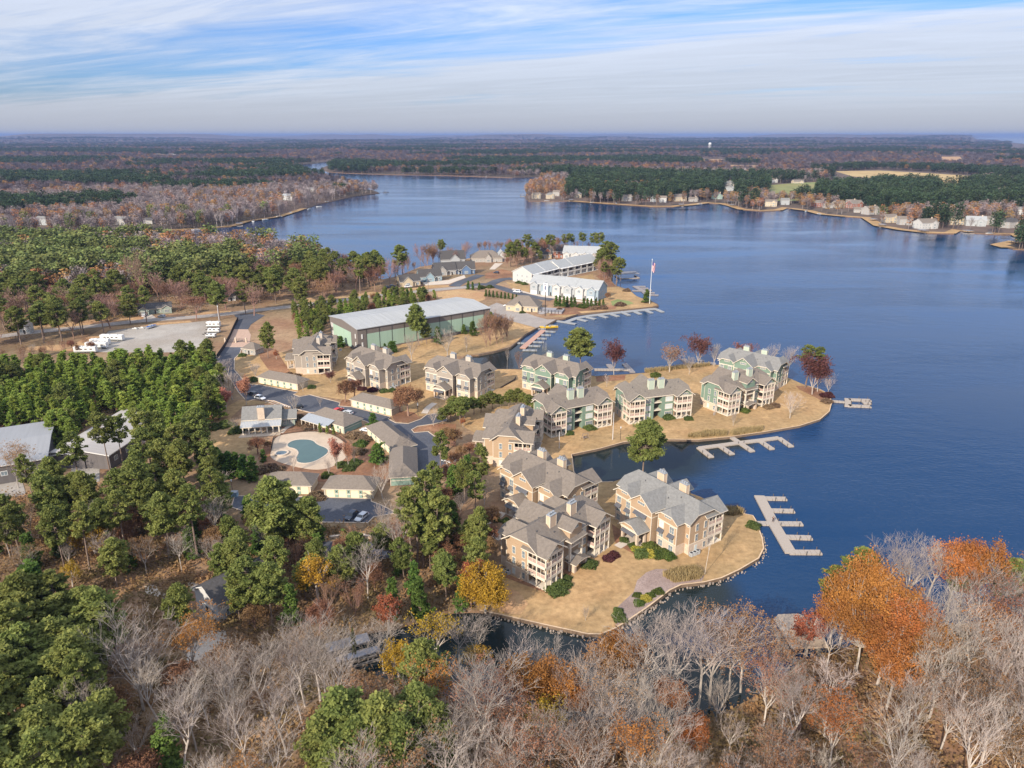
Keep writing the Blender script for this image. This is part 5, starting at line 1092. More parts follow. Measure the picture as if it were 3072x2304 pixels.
def rv(label, p, rz, L_=10.5, stripe=True, h=3.1, slope=0.0):
    t = empty('motorhome', (*p, 1.06), math.radians(rz)); tag(t, label, 'motorhome', 'motorhomes and trailers on the gravel lot')
    m = MB(); sec = [(-1.25, 0.5), (1.25, 0.5), (1.25, h-0.15), (1.1, h), (-1.1, h), (-1.25, h-0.15)]
    m.M = Matrix.Rotation(math.pi/2, 4, 'Z').inverted(); xprism(m, sec, -L_/2, L_/2, 'y'); m.M = None
    m.build('body', [M_white], t)
    s = MB(); s.box(-L_/2+0.1, L_/2-0.1, -1.29, -1.255, 0.55, 1.0); s.box(-L_/2+0.1, L_/2-0.1, 1.255, 1.29, 0.55, 1.0); s.build('stripe', [mat('rv_grey', (0.16, 0.17, 0.17), 0.5, 0.1, 1)], t)
    w = MB()
    for x in (-3.2, -1.4, 0.6, 3.0): w.box(x-0.55, x+0.55, -1.285, -1.25, 1.75, 2.25); w.box(x-0.55, x+0.55, 1.25, 1.285, 1.75, 2.25)
    w.box(-L_/2-0.03, -L_/2+0.02, -1.0, 1.0, 1.4, 2.4); w.build('windows', [M_dark], t)
    for x in (-0.32*L_, 0.28*L_):
        for y in (-1.1, 1.1): put('wheel', WHEEL, t, (x, y, 0.42), H90, (1.2, 1.2, 1.2))
    ac = MB(); ac.box(-2.2, -1.2, -0.4, 0.4, h, h+0.3); ac.box(2, 2.8, -0.4, 0.4, h, h+0.3); ac.build('roof_unit', [M_white], t)
rv('long white motorhome with dark windows, alone on the gravel lot', W('i', 975, 1158), -4, 11.5)
rv('white trailer nearest the plantation, left of the lot', W('i', 840, 1225), 2, 10); rv('white trailer half hidden by the plantation trees', W('i', 745, 1262), 4, 10)
rv('dark-roofed motorhome between two white trailers', W('i', 870, 1195), 3, 9)
rv('white motorhome at the lot corner below the light pole', W('i', 1848, 1042), 2, 7); rv('white trailer at the right edge of the lot', W('i', 1850, 1090), 2, 6, h=2.3); rv('small white trailer beside the dark fence', W('i', 1825, 1130), 2, 4.5, h=1.9)
def jetski_trailer(label, p, rz):
    t = empty('jet_ski', (*p, 1.1), math.radians(rz)); tag(t, label, 'jet ski', 'jet skis on the gravel lot'); m = MB(); hull(m, 3.0, 1.1, 0.6); m.box(-0.2, 0.2, -1.1, 0.1, 0.6, 0.95, 0); m.build('hull', [M_white, M_steel], t)
jetski_trailer('grey jet ski on a trailer, left one on the lot', W('i', 1165, 1060), 80); jetski_trailer('pale jet ski on a trailer, right one on the lot', W('i', 1220, 1055), 95)

# ------------------------------------------------------------------ pool
pool_deck = smooth(WP('b', [(640, 1020), (720, 988), (980, 960), (1130, 985), (1230, 1040), (1290, 1110), (1280, 1180), (1200, 1240), (1100, 1290), (950, 1298), (700, 1240), (600, 1190), (620, 1120)]), 2, True)
sheet('pool_deck', pool_deck, 1.12, [M_deckc, M_deckc], down=0.9)
pw = smooth(WP('b', [(745, 1080), (790, 1045), (880, 1030), (980, 1038), (1015, 1078), (1100, 1108), (1120, 1140), (1080, 1180), (990, 1230), (900, 1246), (830, 1232), (825, 1190), (852, 1150), (820, 1115), (760, 1105)]), 2, True)
t = empty('swimming_pool', (*pw[0], 1.12)); tag(t, 'kidney-shaped swimming pool with dull green water', 'swimming pool')
R = [(p[0]-pw[0][0], p[1]-pw[0][1]) for p in pw]
M_poolw = mat('pool_water', (0.060, 0.110, 0.105), 0.06, 0.10, 0.25, bump=0.02, spec=0.5)
m = MB(); m.prism(R, 0.0, 0.03); m.build('water', [M_poolw], t)
m = MB(); ribbon(m, R, 0.5, 0.0, 0.09, 0, True); m.build('coping', [mat('pool_coping', (0.50, 0.42, 0.34), 0.8, 0.1, 1)], t)
sp = W('b', 706, 1158); t = empty('spa', (*sp, 1.12)); tag(t, 'round spa beside the swimming pool', 'spa')
m = MB(); cir = [(math.cos(k*math.pi/12)*2.0, math.sin(k*math.pi/12)*2.0) for k in range(24)]; ribbon(m, cir, 0.6, 0, 0.45, 0, True); m.build('rim', [MATS['pool_coping']], t)
m = MB(); m.prism([(a*0.86, b*0.86) for a, b in cir], 0, 0.3); m.build('water', [mat('spa_water', (0.10, 0.14, 0.17), 0.1, 0.1, 1)], t)
def fence(label, line, h, m_, z=1.1, name='fence', post=2.0):
    a0 = line[0]; t = empty(name, (*a0, z)); tag(t, label, 'fence'); R = [(p[0]-a0[0], p[1]-a0[1]) for p in line]
    r = MB(); ribbon(r, R, 0.06, h-0.08, h); ribbon(r, R, 0.06, 0.1, 0.18)
    for a, b in zip(R, R[1:]):
        l = math.hypot(b[0]-a[0], b[1]-a[1]); n = max(1, int(l/0.22))
        for k in range(n): s = k/n; x, y = a[0]+(b[0]-a[0])*s, a[1]+(b[1]-a[1])*s; r.box(x-0.018, x+0.018, y-0.018, y+0.018, 0, h)
    r.build('rail_panel', [m_], t)
M_iron = mat('black_iron', (0.03, 0.03, 0.032), 0.6, 0.1, 1)
fence('black iron fence along the pool deck edge', pool_deck[-6:] + pool_deck[:24], 1.3, M_iron)
fl = WP('b', [(330, 0), (300, 60), (260, 150), (215, 235), (150, 330)]); m = MB(); ribbon(m, fl, 0.25, 0.9, 2.9); tag(m.build('fence', [mat('black_fence', (0.025, 0.02, 0.02), 0.9, 0.2, 1)]), 'tall black fence between the gravel lot and the entrance drive', 'fence')
m = MB(); ribbon(m, WP('s', [(-60, 650), (250, 610), (420, 590), (530, 570), (525, 550), (490, 520)]), 0.4, 0.9, 2.0); tag(m.build('retaining_wall', [M_darkwall]), 'dark curved retaining wall in front of the tan cottage', 'retaining wall')
m = MB(); ribbon(m, WP('a', [(870, 590), (990, 520), (1000, 500)]), 0.3, 0.9, 1.6); tag(m.build('retaining_wall', [M_darkwall]), 'low dark wall in the lawn between grey and green condominiums', 'retaining wall')
m = MB(); ribbon(m, WP('f', [(1120, 905), (1290, 890), (1370, 880), (1480, 905)]), 0.8, 0.9, 1.6); tag(m.build('stone_wall', [M_stone]), 'low pale stone wall on the slope below the two parked cars', 'stone wall')
def gate(label, x, y, w):
    p = W('b', x, y); t = empty('entrance_gate', (*p, 1.07), math.radians(-6)); tag(t, label, 'gate', 'entrance gates across the paved apron')
    g = MB(); n = 18
    for k in range(n+1): u = -w/2+w*k/n; zt = 1.5+0.5*math.cos(u/w*math.pi); g.box(u-0.03, u+0.03, -0.03, 0.03, 0.1, zt)
    g.box(-w/2, w/2, -0.02, 0.02, 0.2, 0.28); g.build('leaf', [M_iron], t)
    for s in (-1, 1): q = MB(); q.box(s*w/2-0.35, s*w/2+0.35, -0.35, 0.35, 0, 2.3); q.build('pillar', [M_stone], t)
gate('left leaf of the arched iron entrance gate', 265, 195, 5.5); gate('right leaf of the arched iron entrance gate', 355, 192, 5.5)

# ------------------------------------------------------------------ poles, wires, flag, sign, street things
M_pole = mat('timber_pole', (0.22, 0.17, 0.14), 0.9, 0.15, 1); M_cpole = mat('pale_pole', (0.55, 0.55, 0.56), 0.7, 0.05, 1)
def pole(label, k, x, y, h, m_, arm=True, cat='utility pole', name='utility_pole', r=0.18):
    p = W(k, x, y); t = empty(name, (*p, 1.0)); tag(t, label, cat, None)
    a = MB(); a.tube((0, 0, 0), (0, 0, h), r, r*0.7, n=8); a.build('pole', [m_], t)
    if arm: b = MB(); b.box(-1.2, 1.2, -0.08, 0.08, h-1.0, h-0.82); b.tube((0.3, -0.25, h-3.2), (0.3, -0.25, h-2.3), 0.25, n=8); b.build('crossarm', [m_], t)
    return (p[0], p[1], 1.0+h)
t1 = pole('pale utility pole left of the roadside house', 'i', 865, 995, 12.5, M_cpole); t2 = pole('tall pole with yellowish lamp arms near the road junction', 'i', 1893, 985, 11.0, M_cpole)
t3 = pole('thin brown utility pole at the wood edge by the junction', 'i', 2108, 860, 7.5, M_pole); t4 = pole('utility pole beside the road in front of the cottages', 's', 603, 670, 10.5, M_pole, False)
pole('thin pole at the near shore between two condominiums', 'a', 1837, 1035, 10, M_cpole, False, 'mast', 'mast', 0.12)
pole('thin pole on the lawn left of the small pier', 'a', 1375, 1110, 6, M_cpole, False, 'mast', 'mast', 0.12)
wr = MB()
for dz in (0.9, 1.6, 2.4):
    for A, B in ((t1, t2), (t2, t3), ((t1[0]-200, t1[1]-25, t1[2]), t1)):
        pr = None
        for k in range(13):
            s = k/12; q = (A[0]*(1-s)+B[0]*s, A[1]*(1-s)+B[1]*s, A[2]*(1-s)+B[2]*s-dz-4*1.2*s*(1-s))
            if pr: wr.tube(pr, q, 0.022, n=4)
            pr = q
tag(wr.build('power_lines', [mat('wire', (0.3, 0.3, 0.32), 0.6, 0.1, 1)]), 'thin power lines strung along the road', 'power line')
def lamp_arms():
    p = t2; m = MB()
    for s in (-1, 1): m.tube((p[0], p[1], p[2]), (p[0]+s*1.6, p[1], p[2]+0.2), 0.06); m.box(p[0]+s*1.6-0.5, p[0]+s*1.6+0.5, p[1]-0.25, p[1]+0.25, p[2]+0.1, p[2]+0.35)
    tag(m.build('floodlight', [mat('yellow_lamp_head', (0.6, 0.6, 0.35), 0.6, 0.1, 1)]), 'pair of yellowish floodlights atop the junction pole', 'floodlight')
lamp_arms()
def flagpole():
    p = W('h', 1580, 838); t = empty('flagpole', (*p, 1.0)); tag(t, 'tall white flagpole flying a stars and stripes flag on the point', 'flagpole')
    H_ = 27.0; m = MB(); m.tube((0, 0, 0), (0, 0, H_), 0.22, 0.1, n=8); m.tube((0, 0, H_), (0, 0, H_+0.4), 0.25, n=8); m.build('pole', [M_white], t)
    f = MB(); fw, fh = 2.6, 5.5; z0 = H_-1.2                         # hangs limp beside the pole
    def X(u, v): return (0.15+u*fw*(0.55+0.25*math.cos(v*2)), 0.35*math.sin(u*7+v*3)*u, z0-v*fh-u*1.4)
    for i in range(13):
        for j in range(8):
            u0, u1, v0, v1 = i/13, (i+1)/13, j/8, (j+1)/8
            canton = i >= 6 and False
            f.face([X(u0, v0), X(u1, v0), X(u1, v1), X(u0, v1)], 2 if (j < 3 and i < 6) else (i % 2))
    f.build('flag', [mat('flag_red', (0.45, 0.06, 0.08), 0.8, 0.05, 1), M_white, mat('flag_blue', (0.04, 0.06, 0.2), 0.8, 0.05, 1)], t)
flagpole()
def sign():
    p = W('h', 678, 945); t = empty('pole_sign', (*p, 1.0), math.radians(-35)); tag(t, 'white sign panel with dark emblem on a tall dark pole by the boat ramp', 'sign')
    m = MB(); m.tube((0, 0, 0), (0, 0, 14.0), 0.22, n=8); m.build('pole', [M_iron], t)
    s = MB(); s.box(-1.5, 1.5, -0.15, 0.15, 14, 19.0, 0); s.box(-0.55, 0.35, -0.18, -0.15, 15.2, 17.4, 1); s.box(-0.9, 0.9, -0.18, -0.15, 17.9, 18.3, 1); s.build('panel', [M_white, mat('sign_blue', (0.08, 0.10, 0.2), 0.6, 0.1, 1)], t)
sign()
def lamp_post(label, k, x, y, h=4.2):
    p = W(k, x, y); t = empty('lamp_post', (*p, 1.0)); tag(t, label, 'lamp post', None); m = MB(); m.tube((0, 0, 0), (0, 0, h), 0.08, 0.06, 6); m.build('pole', [M_iron], t)
    s = MB(); s.tube((0, 0, h), (0, 0, h+0.55), 0.16, 0.24, 8); s.build('lantern', [M_white], t)
for i, (k, x, y, lb) in enumerate([('b', 1885, 830, 'by the russet tree island'), ('f', 285, 530, 'beside the blue bin'), ('c', 175, 1035, 'on the lawn left of the shore pine'), ('a', 155, 820, 'at the head of the upper path'), ('b', 2140, 880, 'at the parking bend')]):
    lamp_post('small lamp post ' + lb, k, x, y)
def bench_swing():
    p = W('a', 1600, 1030); t = empty('garden_swing', (*p, 1.03), 0.5); tag(t, 'small dark swing frame on the lawn before the green condominium', 'garden swing')
    m = MB()
    for s in (-1, 1): m.tube((s*1.1, -0.8, 0), (s*1.1, 0, 2.1), 0.08); m.tube((s*1.1, 0.8, 0), (s*1.1, 0, 2.1), 0.08)
    m.tube((-1.1, 0, 2.1), (1.1, 0, 2.1), 0.08); m.build('frame', [M_pole], t); s = MB(); s.box(-0.8, 0.8, -0.25, 0.25, 0.5, 0.58); s.box(-0.8, 0.8, 0.2, 0.26, 0.58, 1.1); s.build('seat', [M_pole], t)
bench_swing()
def bin_():
    p = W('f', 300, 545); t = empty('recycling_bin', (*p, 1.05)); tag(t, 'pale blue bin at the end of the lower lot', 'bin'); m = MB(); m.box(-0.9, 0.9, -0.7, 0.7, 0, 1.4); m.build('body', [mat('blue_bin', (0.22, 0.33, 0.42), 0.6, 0.1, 1)], t); s = MB(); s.box(-0.95, 0.95, -0.75, 0.75, 1.4, 1.52); s.build('lid', [M_steel], t)
bin_()
am = MB(); am.box(-0.45, 0.45, -0.45, 0.45, 0, 0.95, 0); am.tube((0, 0, 0.95), (0, 0, 0.99), 0.36, n=12, mi=1)
for q in range(4): am.box(-0.47, 0.47, -0.35, 0.35, 0.15+q*0.2, 0.2+q*0.2, 1)
ACM = am.mesh('air_conditioner', [mat('ac_grey', (0.42, 0.44, 0.45), 0.6, 0.1, 1), M_iron])
def ac_row(k, pts, lb):
    for (x, y) in pts:
        p = W(k, x, y); o = put('air_conditioner', ACM, None, (*p, 1.06), 0.6); tag(o, 'grey air conditioner in the row ' + lb, 'air conditioner', 'air conditioners ' + lb)
ac_row('e', [(788, 918), (815, 908), (842, 895)], 'beside the pale-roofed tan condominium'); ac_row('b', [(1575, 595), (1600, 590), (1650, 595), (1680, 588), (1700, 580)], 'at the foot of the hedge-lined grey condominium'); ac_row('d', [(620, 1065), (645, 1072)], 'beside the nearest condominium')
ac_row('b', [(1215, 265)], 'between the warehouse and the grey condominiums')
def person(label, p, z, rz, cloth, legs):
    t = empty('person', (*p, z), rz); tag(t, label, 'person')
    J = {'pel': (0, 0, 0.95, .14), 'che': (0, 0, 1.30, .155), 'nek': (0, 0, 1.48, .06), 'hed': (0, 0.02, 1.62, .10), 'top': (0, 0.01, 1.74, .07), 'lh': (-.1, 0, .9, .09), 'lk': (-.14, .03, .5, .06), 'la': (-.17, 0, .08, .045), 'lt': (-.18, .16, .04, .04), 'rh': (.1, 0, .9, .09), 'rk': (.15, .03, .5, .06), 'ra': (.19, 0, .08, .045), 'rt': (.2, .16, .04, .04),
         'ls': (-.19, 0, 1.40, .06), 'le': (-.34, -.03, 1.15, .042), 'lw': (-.26, .12, .98, .032), 'rs': (.19, 0, 1.40, .06), 're': (.34, -.03, 1.15, .042), 'rw': (.26, .12, .98, .032)}
    def skin(name, E_, grow, m_, sub=1):
        ks = []; [ks.append(k) for e in E_ for k in e if k not in ks]
        me = bpy.data.meshes.new(name); me.from_pydata([J[k][:3] for k in ks], [(ks.index(a), ks.index(b)) for a, b in E_], [])
        o = put(name, me, t); o.modifiers.new('skin', 'SKIN'); me.skin_vertices
        for i, k in enumerate(ks): me.skin_vertices[0].data[i].radius = (J[k][3]+grow,)*2; 
        me.skin_vertices[0].data[0].use_root = True; s = o.modifiers.new('sub', 'SUBSURF'); s.levels = sub; s.render_levels = sub; me.materials.append(m_); return o
    arms = [('che', 'ls'), ('ls', 'le'), ('le', 'lw'), ('che', 'rs'), ('rs', 're'), ('re', 'rw')]; lg = [('pel', 'lh'), ('lh', 'lk'), ('lk', 'la'), ('la', 'lt'), ('pel', 'rh'), ('rh', 'rk'), ('rk', 'ra'), ('ra', 'rt')]
    skin('body', [('pel', 'che'), ('che', 'nek'), ('nek', 'hed'), ('hed', 'top')] + arms + lg, 0, mat('skin_tone', (0.42, 0.25, 0.18), 0.6, 0.05, 1))
    skin('jacket', [('pel', 'che')] + [arms[0], arms[1], arms[3], arms[4]], 0.02, cloth); skin('trousers', [('pel', 'lh'), ('lh', 'lk'), ('lk', 'la'), ('pel', 'rh'), ('rh', 'rk'), ('rk', 'ra')], 0.018, legs)
    hm = MB(); hm.tube((0, -0.02, 1.66), (0, -0.01, 1.76), 0.115, 0.07, 10); hm.build('hair', [M_dark], t)
person('person in dark clothes standing at the middle of the comb-shaped dock', W('e', 1494, 622, 0.8), 0.82, 2.6, mat('dark_jacket', (0.035, 0.035, 0.045), 0.9, 0.1, 1), mat('dark_trousers', (0.05, 0.035, 0.035), 0.9, 0.1, 1))
# ------------------------------------------------------------------ trees
def cards_mesh(name, C_, S, rng, m, flat=0.0, elong=1.0):
    """leaf-sized quads at centres C_ (N,3), size S (N,), random facing"""
    n = len(C_); nr = rng.normal(size=(n, 3)); nr[:, 2] = np.abs(nr[:, 2]) + flat; nr /= np.linalg.norm(nr, axis=1)[:, None]
    a = rng.normal(size=(n, 3)); u = np.cross(nr, a); u /= np.linalg.norm(u, axis=1)[:, None]; w = np.cross(nr, u)
    u = u * (S*0.5)[:, None] * elong; w = w * (S*0.5)[:, None]
    k = rng.uniform(0.35, 1.0, (n, 1))
    v = np.stack([C_-u-w*k, C_+u*k-w, C_+u+w*k, C_-u*k+w], 1).reshape(-1, 3)
    return quad_mesh(name, v, m)
def quad_mesh(name, v, m, idx=None):
    n = len(v)//4; me = bpy.data.meshes.new(name); me.vertices.add(len(v)); me.vertices.foreach_set('co', v.astype(np.float32).ravel())
    me.loops.add(n*4); me.loops.foreach_set('vertex_index', np.arange(n*4, dtype=np.int32)); me.polygons.add(n)
    me.polygons.foreach_set('loop_start', np.arange(0, n*4, 4, dtype=np.int32)); me.polygons.foreach_set('loop_total', np.full(n, 4, dtype=np.int32))
    for k in (m if isinstance(m, (list, tuple)) else [m]): me.materials.append(k)
    if idx is not None: me.polygons.foreach_set('material_index', idx)
    me.update(); me.validate(); return me
def seg_verts(segs, sides=3):
    """tubes for (p0, p1, r0, r1) rows as quads"""
    A = np.array([s[0] for s in segs], float); B = np.array([s[1] for s in segs], float); r0 = np.array([s[2] for s in segs])[:, None]; r1 = np.array([s[3] for s in segs])[:, None]
    d = B-A; d /= (np.linalg.norm(d, axis=1)[:, None]+1e-9); h = np.where(np.abs(d[:, 2:3]) > 0.9, np.array([[1., 0, 0]]), np.array([[0, 0, 1.]]))
    u = np.cross(d, h); u /= np.linalg.norm(u, axis=1)[:, None]; w = np.cross(d, u); out = []
    for k in range(sides):
        a0, a1 = 2*math.pi*k/sides, 2*math.pi*(k+1)/sides; c0 = u*math.cos(a0)+w*math.sin(a0); c1 = u*math.cos(a1)+w*math.sin(a1)
        out.append(np.stack([A+c0*r0, A+c1*r0, B+c1*r1, B+c0*r1], 1))
    return np.concatenate(out).reshape(-1, 3)
def leafmat(name, c1, c2, sc=0.5, rnd=0.18, hue=0.012, tr=0.25):
    if name in MATS: return MATS[name]
    m = mat(name, c1, 0.8, 0.0, sc, col2=c2, rnd=rnd, hue=hue, spec=0.1, contrast=1.2)
    t = m.node_tree; p = t.nodes['Principled BSDF']; out = next(n for n in t.nodes if n.type == 'OUTPUT_MATERIAL')
    tb = N(t, 'ShaderNodeBsdfTranslucent'); mx = N(t, 'ShaderNodeMixShader'); mx.inputs[0].default_value = tr
    src = p.inputs['Base Color'].links[0].from_socket; t.links.new(src, tb.inputs[0]); t.links.new(p.outputs[0], mx.inputs[1]); t.links.new(tb.outputs[0], mx.inputs[2]); t.links.new(mx.outputs[0], out.inputs[0])
    return m
M_pineL = leafmat('pine_needles', (0.115, 0.145, 0.038), (0.290, 0.310, 0.090), 0.40, tr=0.38)
M_pineY = leafmat('young_pine_needles', (0.150, 0.220, 0.040), (0.330, 0.395, 0.085), 0.5, tr=0.40)
M_cedar = leafmat('cedar_foliage', (0.060, 0.115, 0.026), (0.150, 0.225, 0.050), 0.9, tr=0.3)
M_oakL = leafmat('russet_oak_leaves', (0.24, 0.092, 0.032), (0.44, 0.185, 0.050), 0.28, 0.22, 0.012)
M_yelL = leafmat('golden_leaves', (0.27, 0.17, 0.022), (0.46, 0.29, 0.035), 0.5, 0.12, 0.01)
M_redL = leafmat('red_leaves', (0.26, 0.075, 0.040), (0.38, 0.13, 0.065), 0.6, 0.15)
M_brnL = leafmat('brown_leaves', (0.19, 0.10, 0.055), (0.31, 0.17, 0.09), 0.5, 0.25, 0.02)
M_shrub = leafmat('shrub_leaves', (0.05, 0.075, 0.02), (0.12, 0.15, 0.035), 1.5, 0.2, 0.02)
M_shrubR = leafmat('plum_shrub_leaves', (0.055, 0.02, 0.022), (0.12, 0.045, 0.045), 1.5, 0.2)
M_shrubY = leafmat('yellow_shrub_leaves', (0.30, 0.26, 0.04), (0.42, 0.38, 0.08), 1.5, 0.1)
M_shrubB = leafmat('brown_shrub_leaves', (0.15, 0.10, 0.065), (0.24, 0.165, 0.105), 1.5, 0.25)
M_bark = mat('pine_bark', (0.21, 0.155, 0.125), 0.95, 0.3, 1.2, rnd=0.15)
M_pale = mat('pale_bark', (0.44, 0.39, 0.345), 0.9, 0.2, 0.8, rnd=0.18)
M_twig = mat('grey_twigs', (0.335, 0.285, 0.25), 0.9, 0.2, 0.5, rnd=0.22, hue=0.015)
M_btwig = mat('brown_twigs', (0.27, 0.165, 0.13), 0.9, 0.2, 0.5, rnd=0.2, hue=0.015)

def trunk_mesh(segs, m, sides=7): return quad_mesh('trunk', seg_verts(segs, sides), m)
PROTO = {}
def proto(name, trunk, crown, H): PROTO.setdefault(name, []).append((trunk, crown, H))
def bend(rng, H, n=5, lean=0.03, r0=0.28, r1=0.06):
    p = np.array([0., 0, -0.3]); d = np.array([rng.normal()*lean, rng.normal()*lean, 1.]); segs = []; pts = [p]
    for k in range(n):
        d = d+rng.normal(size=3)*lean*0.6; d[2] = 1; q = p+d*H/n; segs.append((p, q, r0+(r1-r0)*k/n, r0+(r1-r0)*(k+1)/n)); p = q; pts.append(p)
    return segs, pts
def at_h(pts, z):
    for a, b in zip(pts, pts[1:]):
        if a[2] <= z <= b[2]: t = (z-a[2])/(b[2]-a[2]); return a+(b-a)*t
    return pts[-1]
def make_pine(seed, H=22, bare=0.5, R=3.6, nb=46, nl=62, name='pine', leaf=None, size=0.34, shape='round'):
    rng = np.random.default_rng(seed); segs, pts = bend(rng, H*0.97, 6, 0.03, 0.30, 0.05); C_, S = [], []
    for b in range(nb):
        t = (b+rng.random())/nb; z = H*(bare+(1-bare)*t); ax = at_h(pts, z*0.96)
        prof = {'round': math.sin(math.pi*min(1, 0.16+t*0.86))**0.6, 'cone': (1-t)**0.75+0.07, 'flat': 0.55+0.45*math.sin(math.pi*t)}[shape]
        L_ = R*prof*rng.uniform(0.55, 1.08); a = rng.random()*6.283; tip = ax+np.array([math.cos(a)*L_, math.sin(a)*L_, L_*rng.uniform(0.0, 0.35)])
        segs.append((ax, tip, 0.07, 0.02))
        m = int(nl*2.4*rng.uniform(0.6, 1.2)); cl = rng.integers(3, 6)
        for q in range(cl):
            f = 0.45+0.55*(q+1)/cl; c = ax+(tip-ax)*f+rng.normal(size=3)*0.3; rr = R*0.185*rng.uniform(0.5, 1.5)
            v = rng.normal(size=(m//cl, 3)); v /= np.linalg.norm(v, axis=1)[:, None]; v *= (rr*rng.uniform(0.55, 1.0, (len(v), 1))); v[:, 2] *= 0.55
            C_.append(c+v); S.append(rng.uniform(0.7, 1.3, len(v))*size)
    proto(name, trunk_mesh(segs, M_bark, 5), cards_mesh('crown', np.concatenate(C_), np.concatenate(S), rng, leaf or M_pineL, 0.5, 1.7), H)
def make_broad(seed, H, R, name, leaf, base=0.3, n=90, nl=40, size=0.42, bark=None, dens=1.0, zs=0.62, gaps=0.25):
    rng = np.random.default_rng(seed); segs, pts = bend(rng, H*0.45, 3, 0.05, 0.32, 0.2); C_, S = [], []
    cen = np.array([pts[-1][0], pts[-1][1], H*(1-0.5*zs)])
    for k in range(n):
        v = rng.normal(size=3); v /= np.linalg.norm(v); v[2] = v[2] if v[2] > -0.5 else -v[2]*0.5
        if rng.random() < gaps*0.4: continue
        rad = rng.uniform(0.62, 1.0)*(1+0.18*math.sin(3*math.atan2(v[1], v[0])+seed))
        p = cen+v*np.array([R, R, H*zs*0.5])*rad
        if k % 2 == 0:
            mid = pts[-1]+(p-pts[-1])*0.5+np.array([0, 0, -0.4]); segs.append((pts[-1], mid, 0.13, 0.07)); segs.append((mid, p, 0.07, 0.02))
            for q in range(3): segs.append((mid+(p-mid)*0.3*q, p+rng.normal(size=3)*R*0.14, 0.04, 0.015))
        m = int(nl*rng.uniform(0.5, 1.3)*dens); w = rng.normal(size=(m, 3))*R*0.13; C_.append(p+w); S.append(rng.uniform(0.6, 1.3, m)*size)
    proto(name, trunk_mesh(segs, bark or M_pale, 5), cards_mesh('crown', np.concatenate(C_), np.concatenate(S), rng, leaf, 0.4, 1.0), H)
def make_bare(seed, H, name, spread=0.55, bark=None, twig=None, split=0.3, leaf=None, nleaf=0, lv=(5, 4, 4, 4), up=0.35, r=0.26, rt=0.0125, tiponly=False):
    rng = np.random.default_rng(seed); big, small, tips = [], [], []
    segs, pts = bend(rng, H*split, 3, 0.06, r, r*0.8); big += segs
    # leader goes on through the crown
    def grow(p, d, L_, rad, lev):
        n = 2 if lev < 3 else 1
        for k in range(n):
            d = d+rng.normal(size=3)*0.13+np.array([0, 0, up*0.25]); d /= np.linalg.norm(d); q = p+d*L_/n; r1 = rad*(0.8 if k == 0 else 0.6)
            (big if lev < 2 else small).append((p, q, rad, max(rt, r1))); 
            if lev < len(lv) and k < n-1:
                for c in range(lv[lev]//2): child(q, d, L_, rad, lev)
            p, rad = q, max(rt, r1)
        if lev < len(lv):
            for c in range(lv[lev]-lv[lev]//2+1): child(p, d, L_, rad, lev)
        else: tips.append(p)
    def child(p, d, L_, rad, lev):
        a = rng.normal(size=3); a -= a.dot(d)*d; a /= np.linalg.norm(a); nd = d*(1-spread*0.5)+a*spread*rng.uniform(0.6, 1.25)+np.array([0, 0, up*0.5]); nd /= np.linalg.norm(nd)
        grow(p, nd, L_*rng.uniform(0.50, 0.72), max(rt, rad*0.58), lev+1)
    for k in range(lv[0]):
        a = 2*math.pi*(k+rng.random()*0.7)/lv[0]; tilt = rng.uniform(0.25, 0.6)*spread/0.55; z = pts[-1] if k < 3 else at_h(pts, H*split*rng.uniform(0.7, 1))
        d = np.array([math.cos(a)*tilt, math.sin(a)*tilt, 1.0]); grow(z, d/np.linalg.norm(d), (H-H*split)*rng.uniform(0.36, 0.48), r*0.55, 1)
    top = max(t[2] for t in tips); f = H/top
    tv = np.concatenate([seg_verts(big, 5)])*f; sv = seg_verts(small, 3)*f
    mats = [twig or M_twig]; idx = None
    if leaf is not None and nleaf:
        T = np.array(tips)*f; pick = T[rng.integers(0, len(T), nleaf)]+rng.normal(size=(nleaf, 3))*0.35; tmp = cards_mesh('tmp', pick, rng.uniform(0.7, 1.3, nleaf)*0.24, rng, leaf, 0.3)
        lvv = np.empty(len(tmp.vertices)*3, np.float32); tmp.vertices.foreach_get('co', lvv); lvv = lvv.reshape(-1, 3); bpy.data.meshes.remove(tmp)
        idx = np.concatenate([np.zeros(len(sv)//4, np.int32), np.ones(len(lvv)//4, np.int32)]); sv = np.concatenate([sv, lvv]); mats = [twig or M_twig, leaf]
    proto(name, quad_mesh('trunk', tv, bark or M_pale), quad_mesh('crown', sv, mats, idx), H)
def make_shrub(seed, name, leaf, H=1.0, n=1300, size=0.13, squash=0.8):
    rng = np.random.default_rng(seed); v = rng.normal(size=(n, 3)); v /= np.linalg.norm(v, axis=1)[:, None]; v *= rng.uniform(0.82, 1.03, (n, 1)); v[:, 2] = np.abs(v[:, 2])*squash
    lump = 1+0.12*np.sin(v[:, 0:1]*5+seed)+0.1*np.cos(v[:, 1:2]*6); v *= lump
    core = MB(); core.tube((0, 0, -0.1), (0, 0, 0.35), 0.3, 0.62, 10); core.tube((0, 0, 0.35), (0, 0, 0.6), 0.62, 0.3, 10)
    proto(name, core.mesh('stem', [leaf]), cards_mesh('crown', v, rng.uniform(0.7, 1.4, n)*size, rng, leaf, 0.2), H)

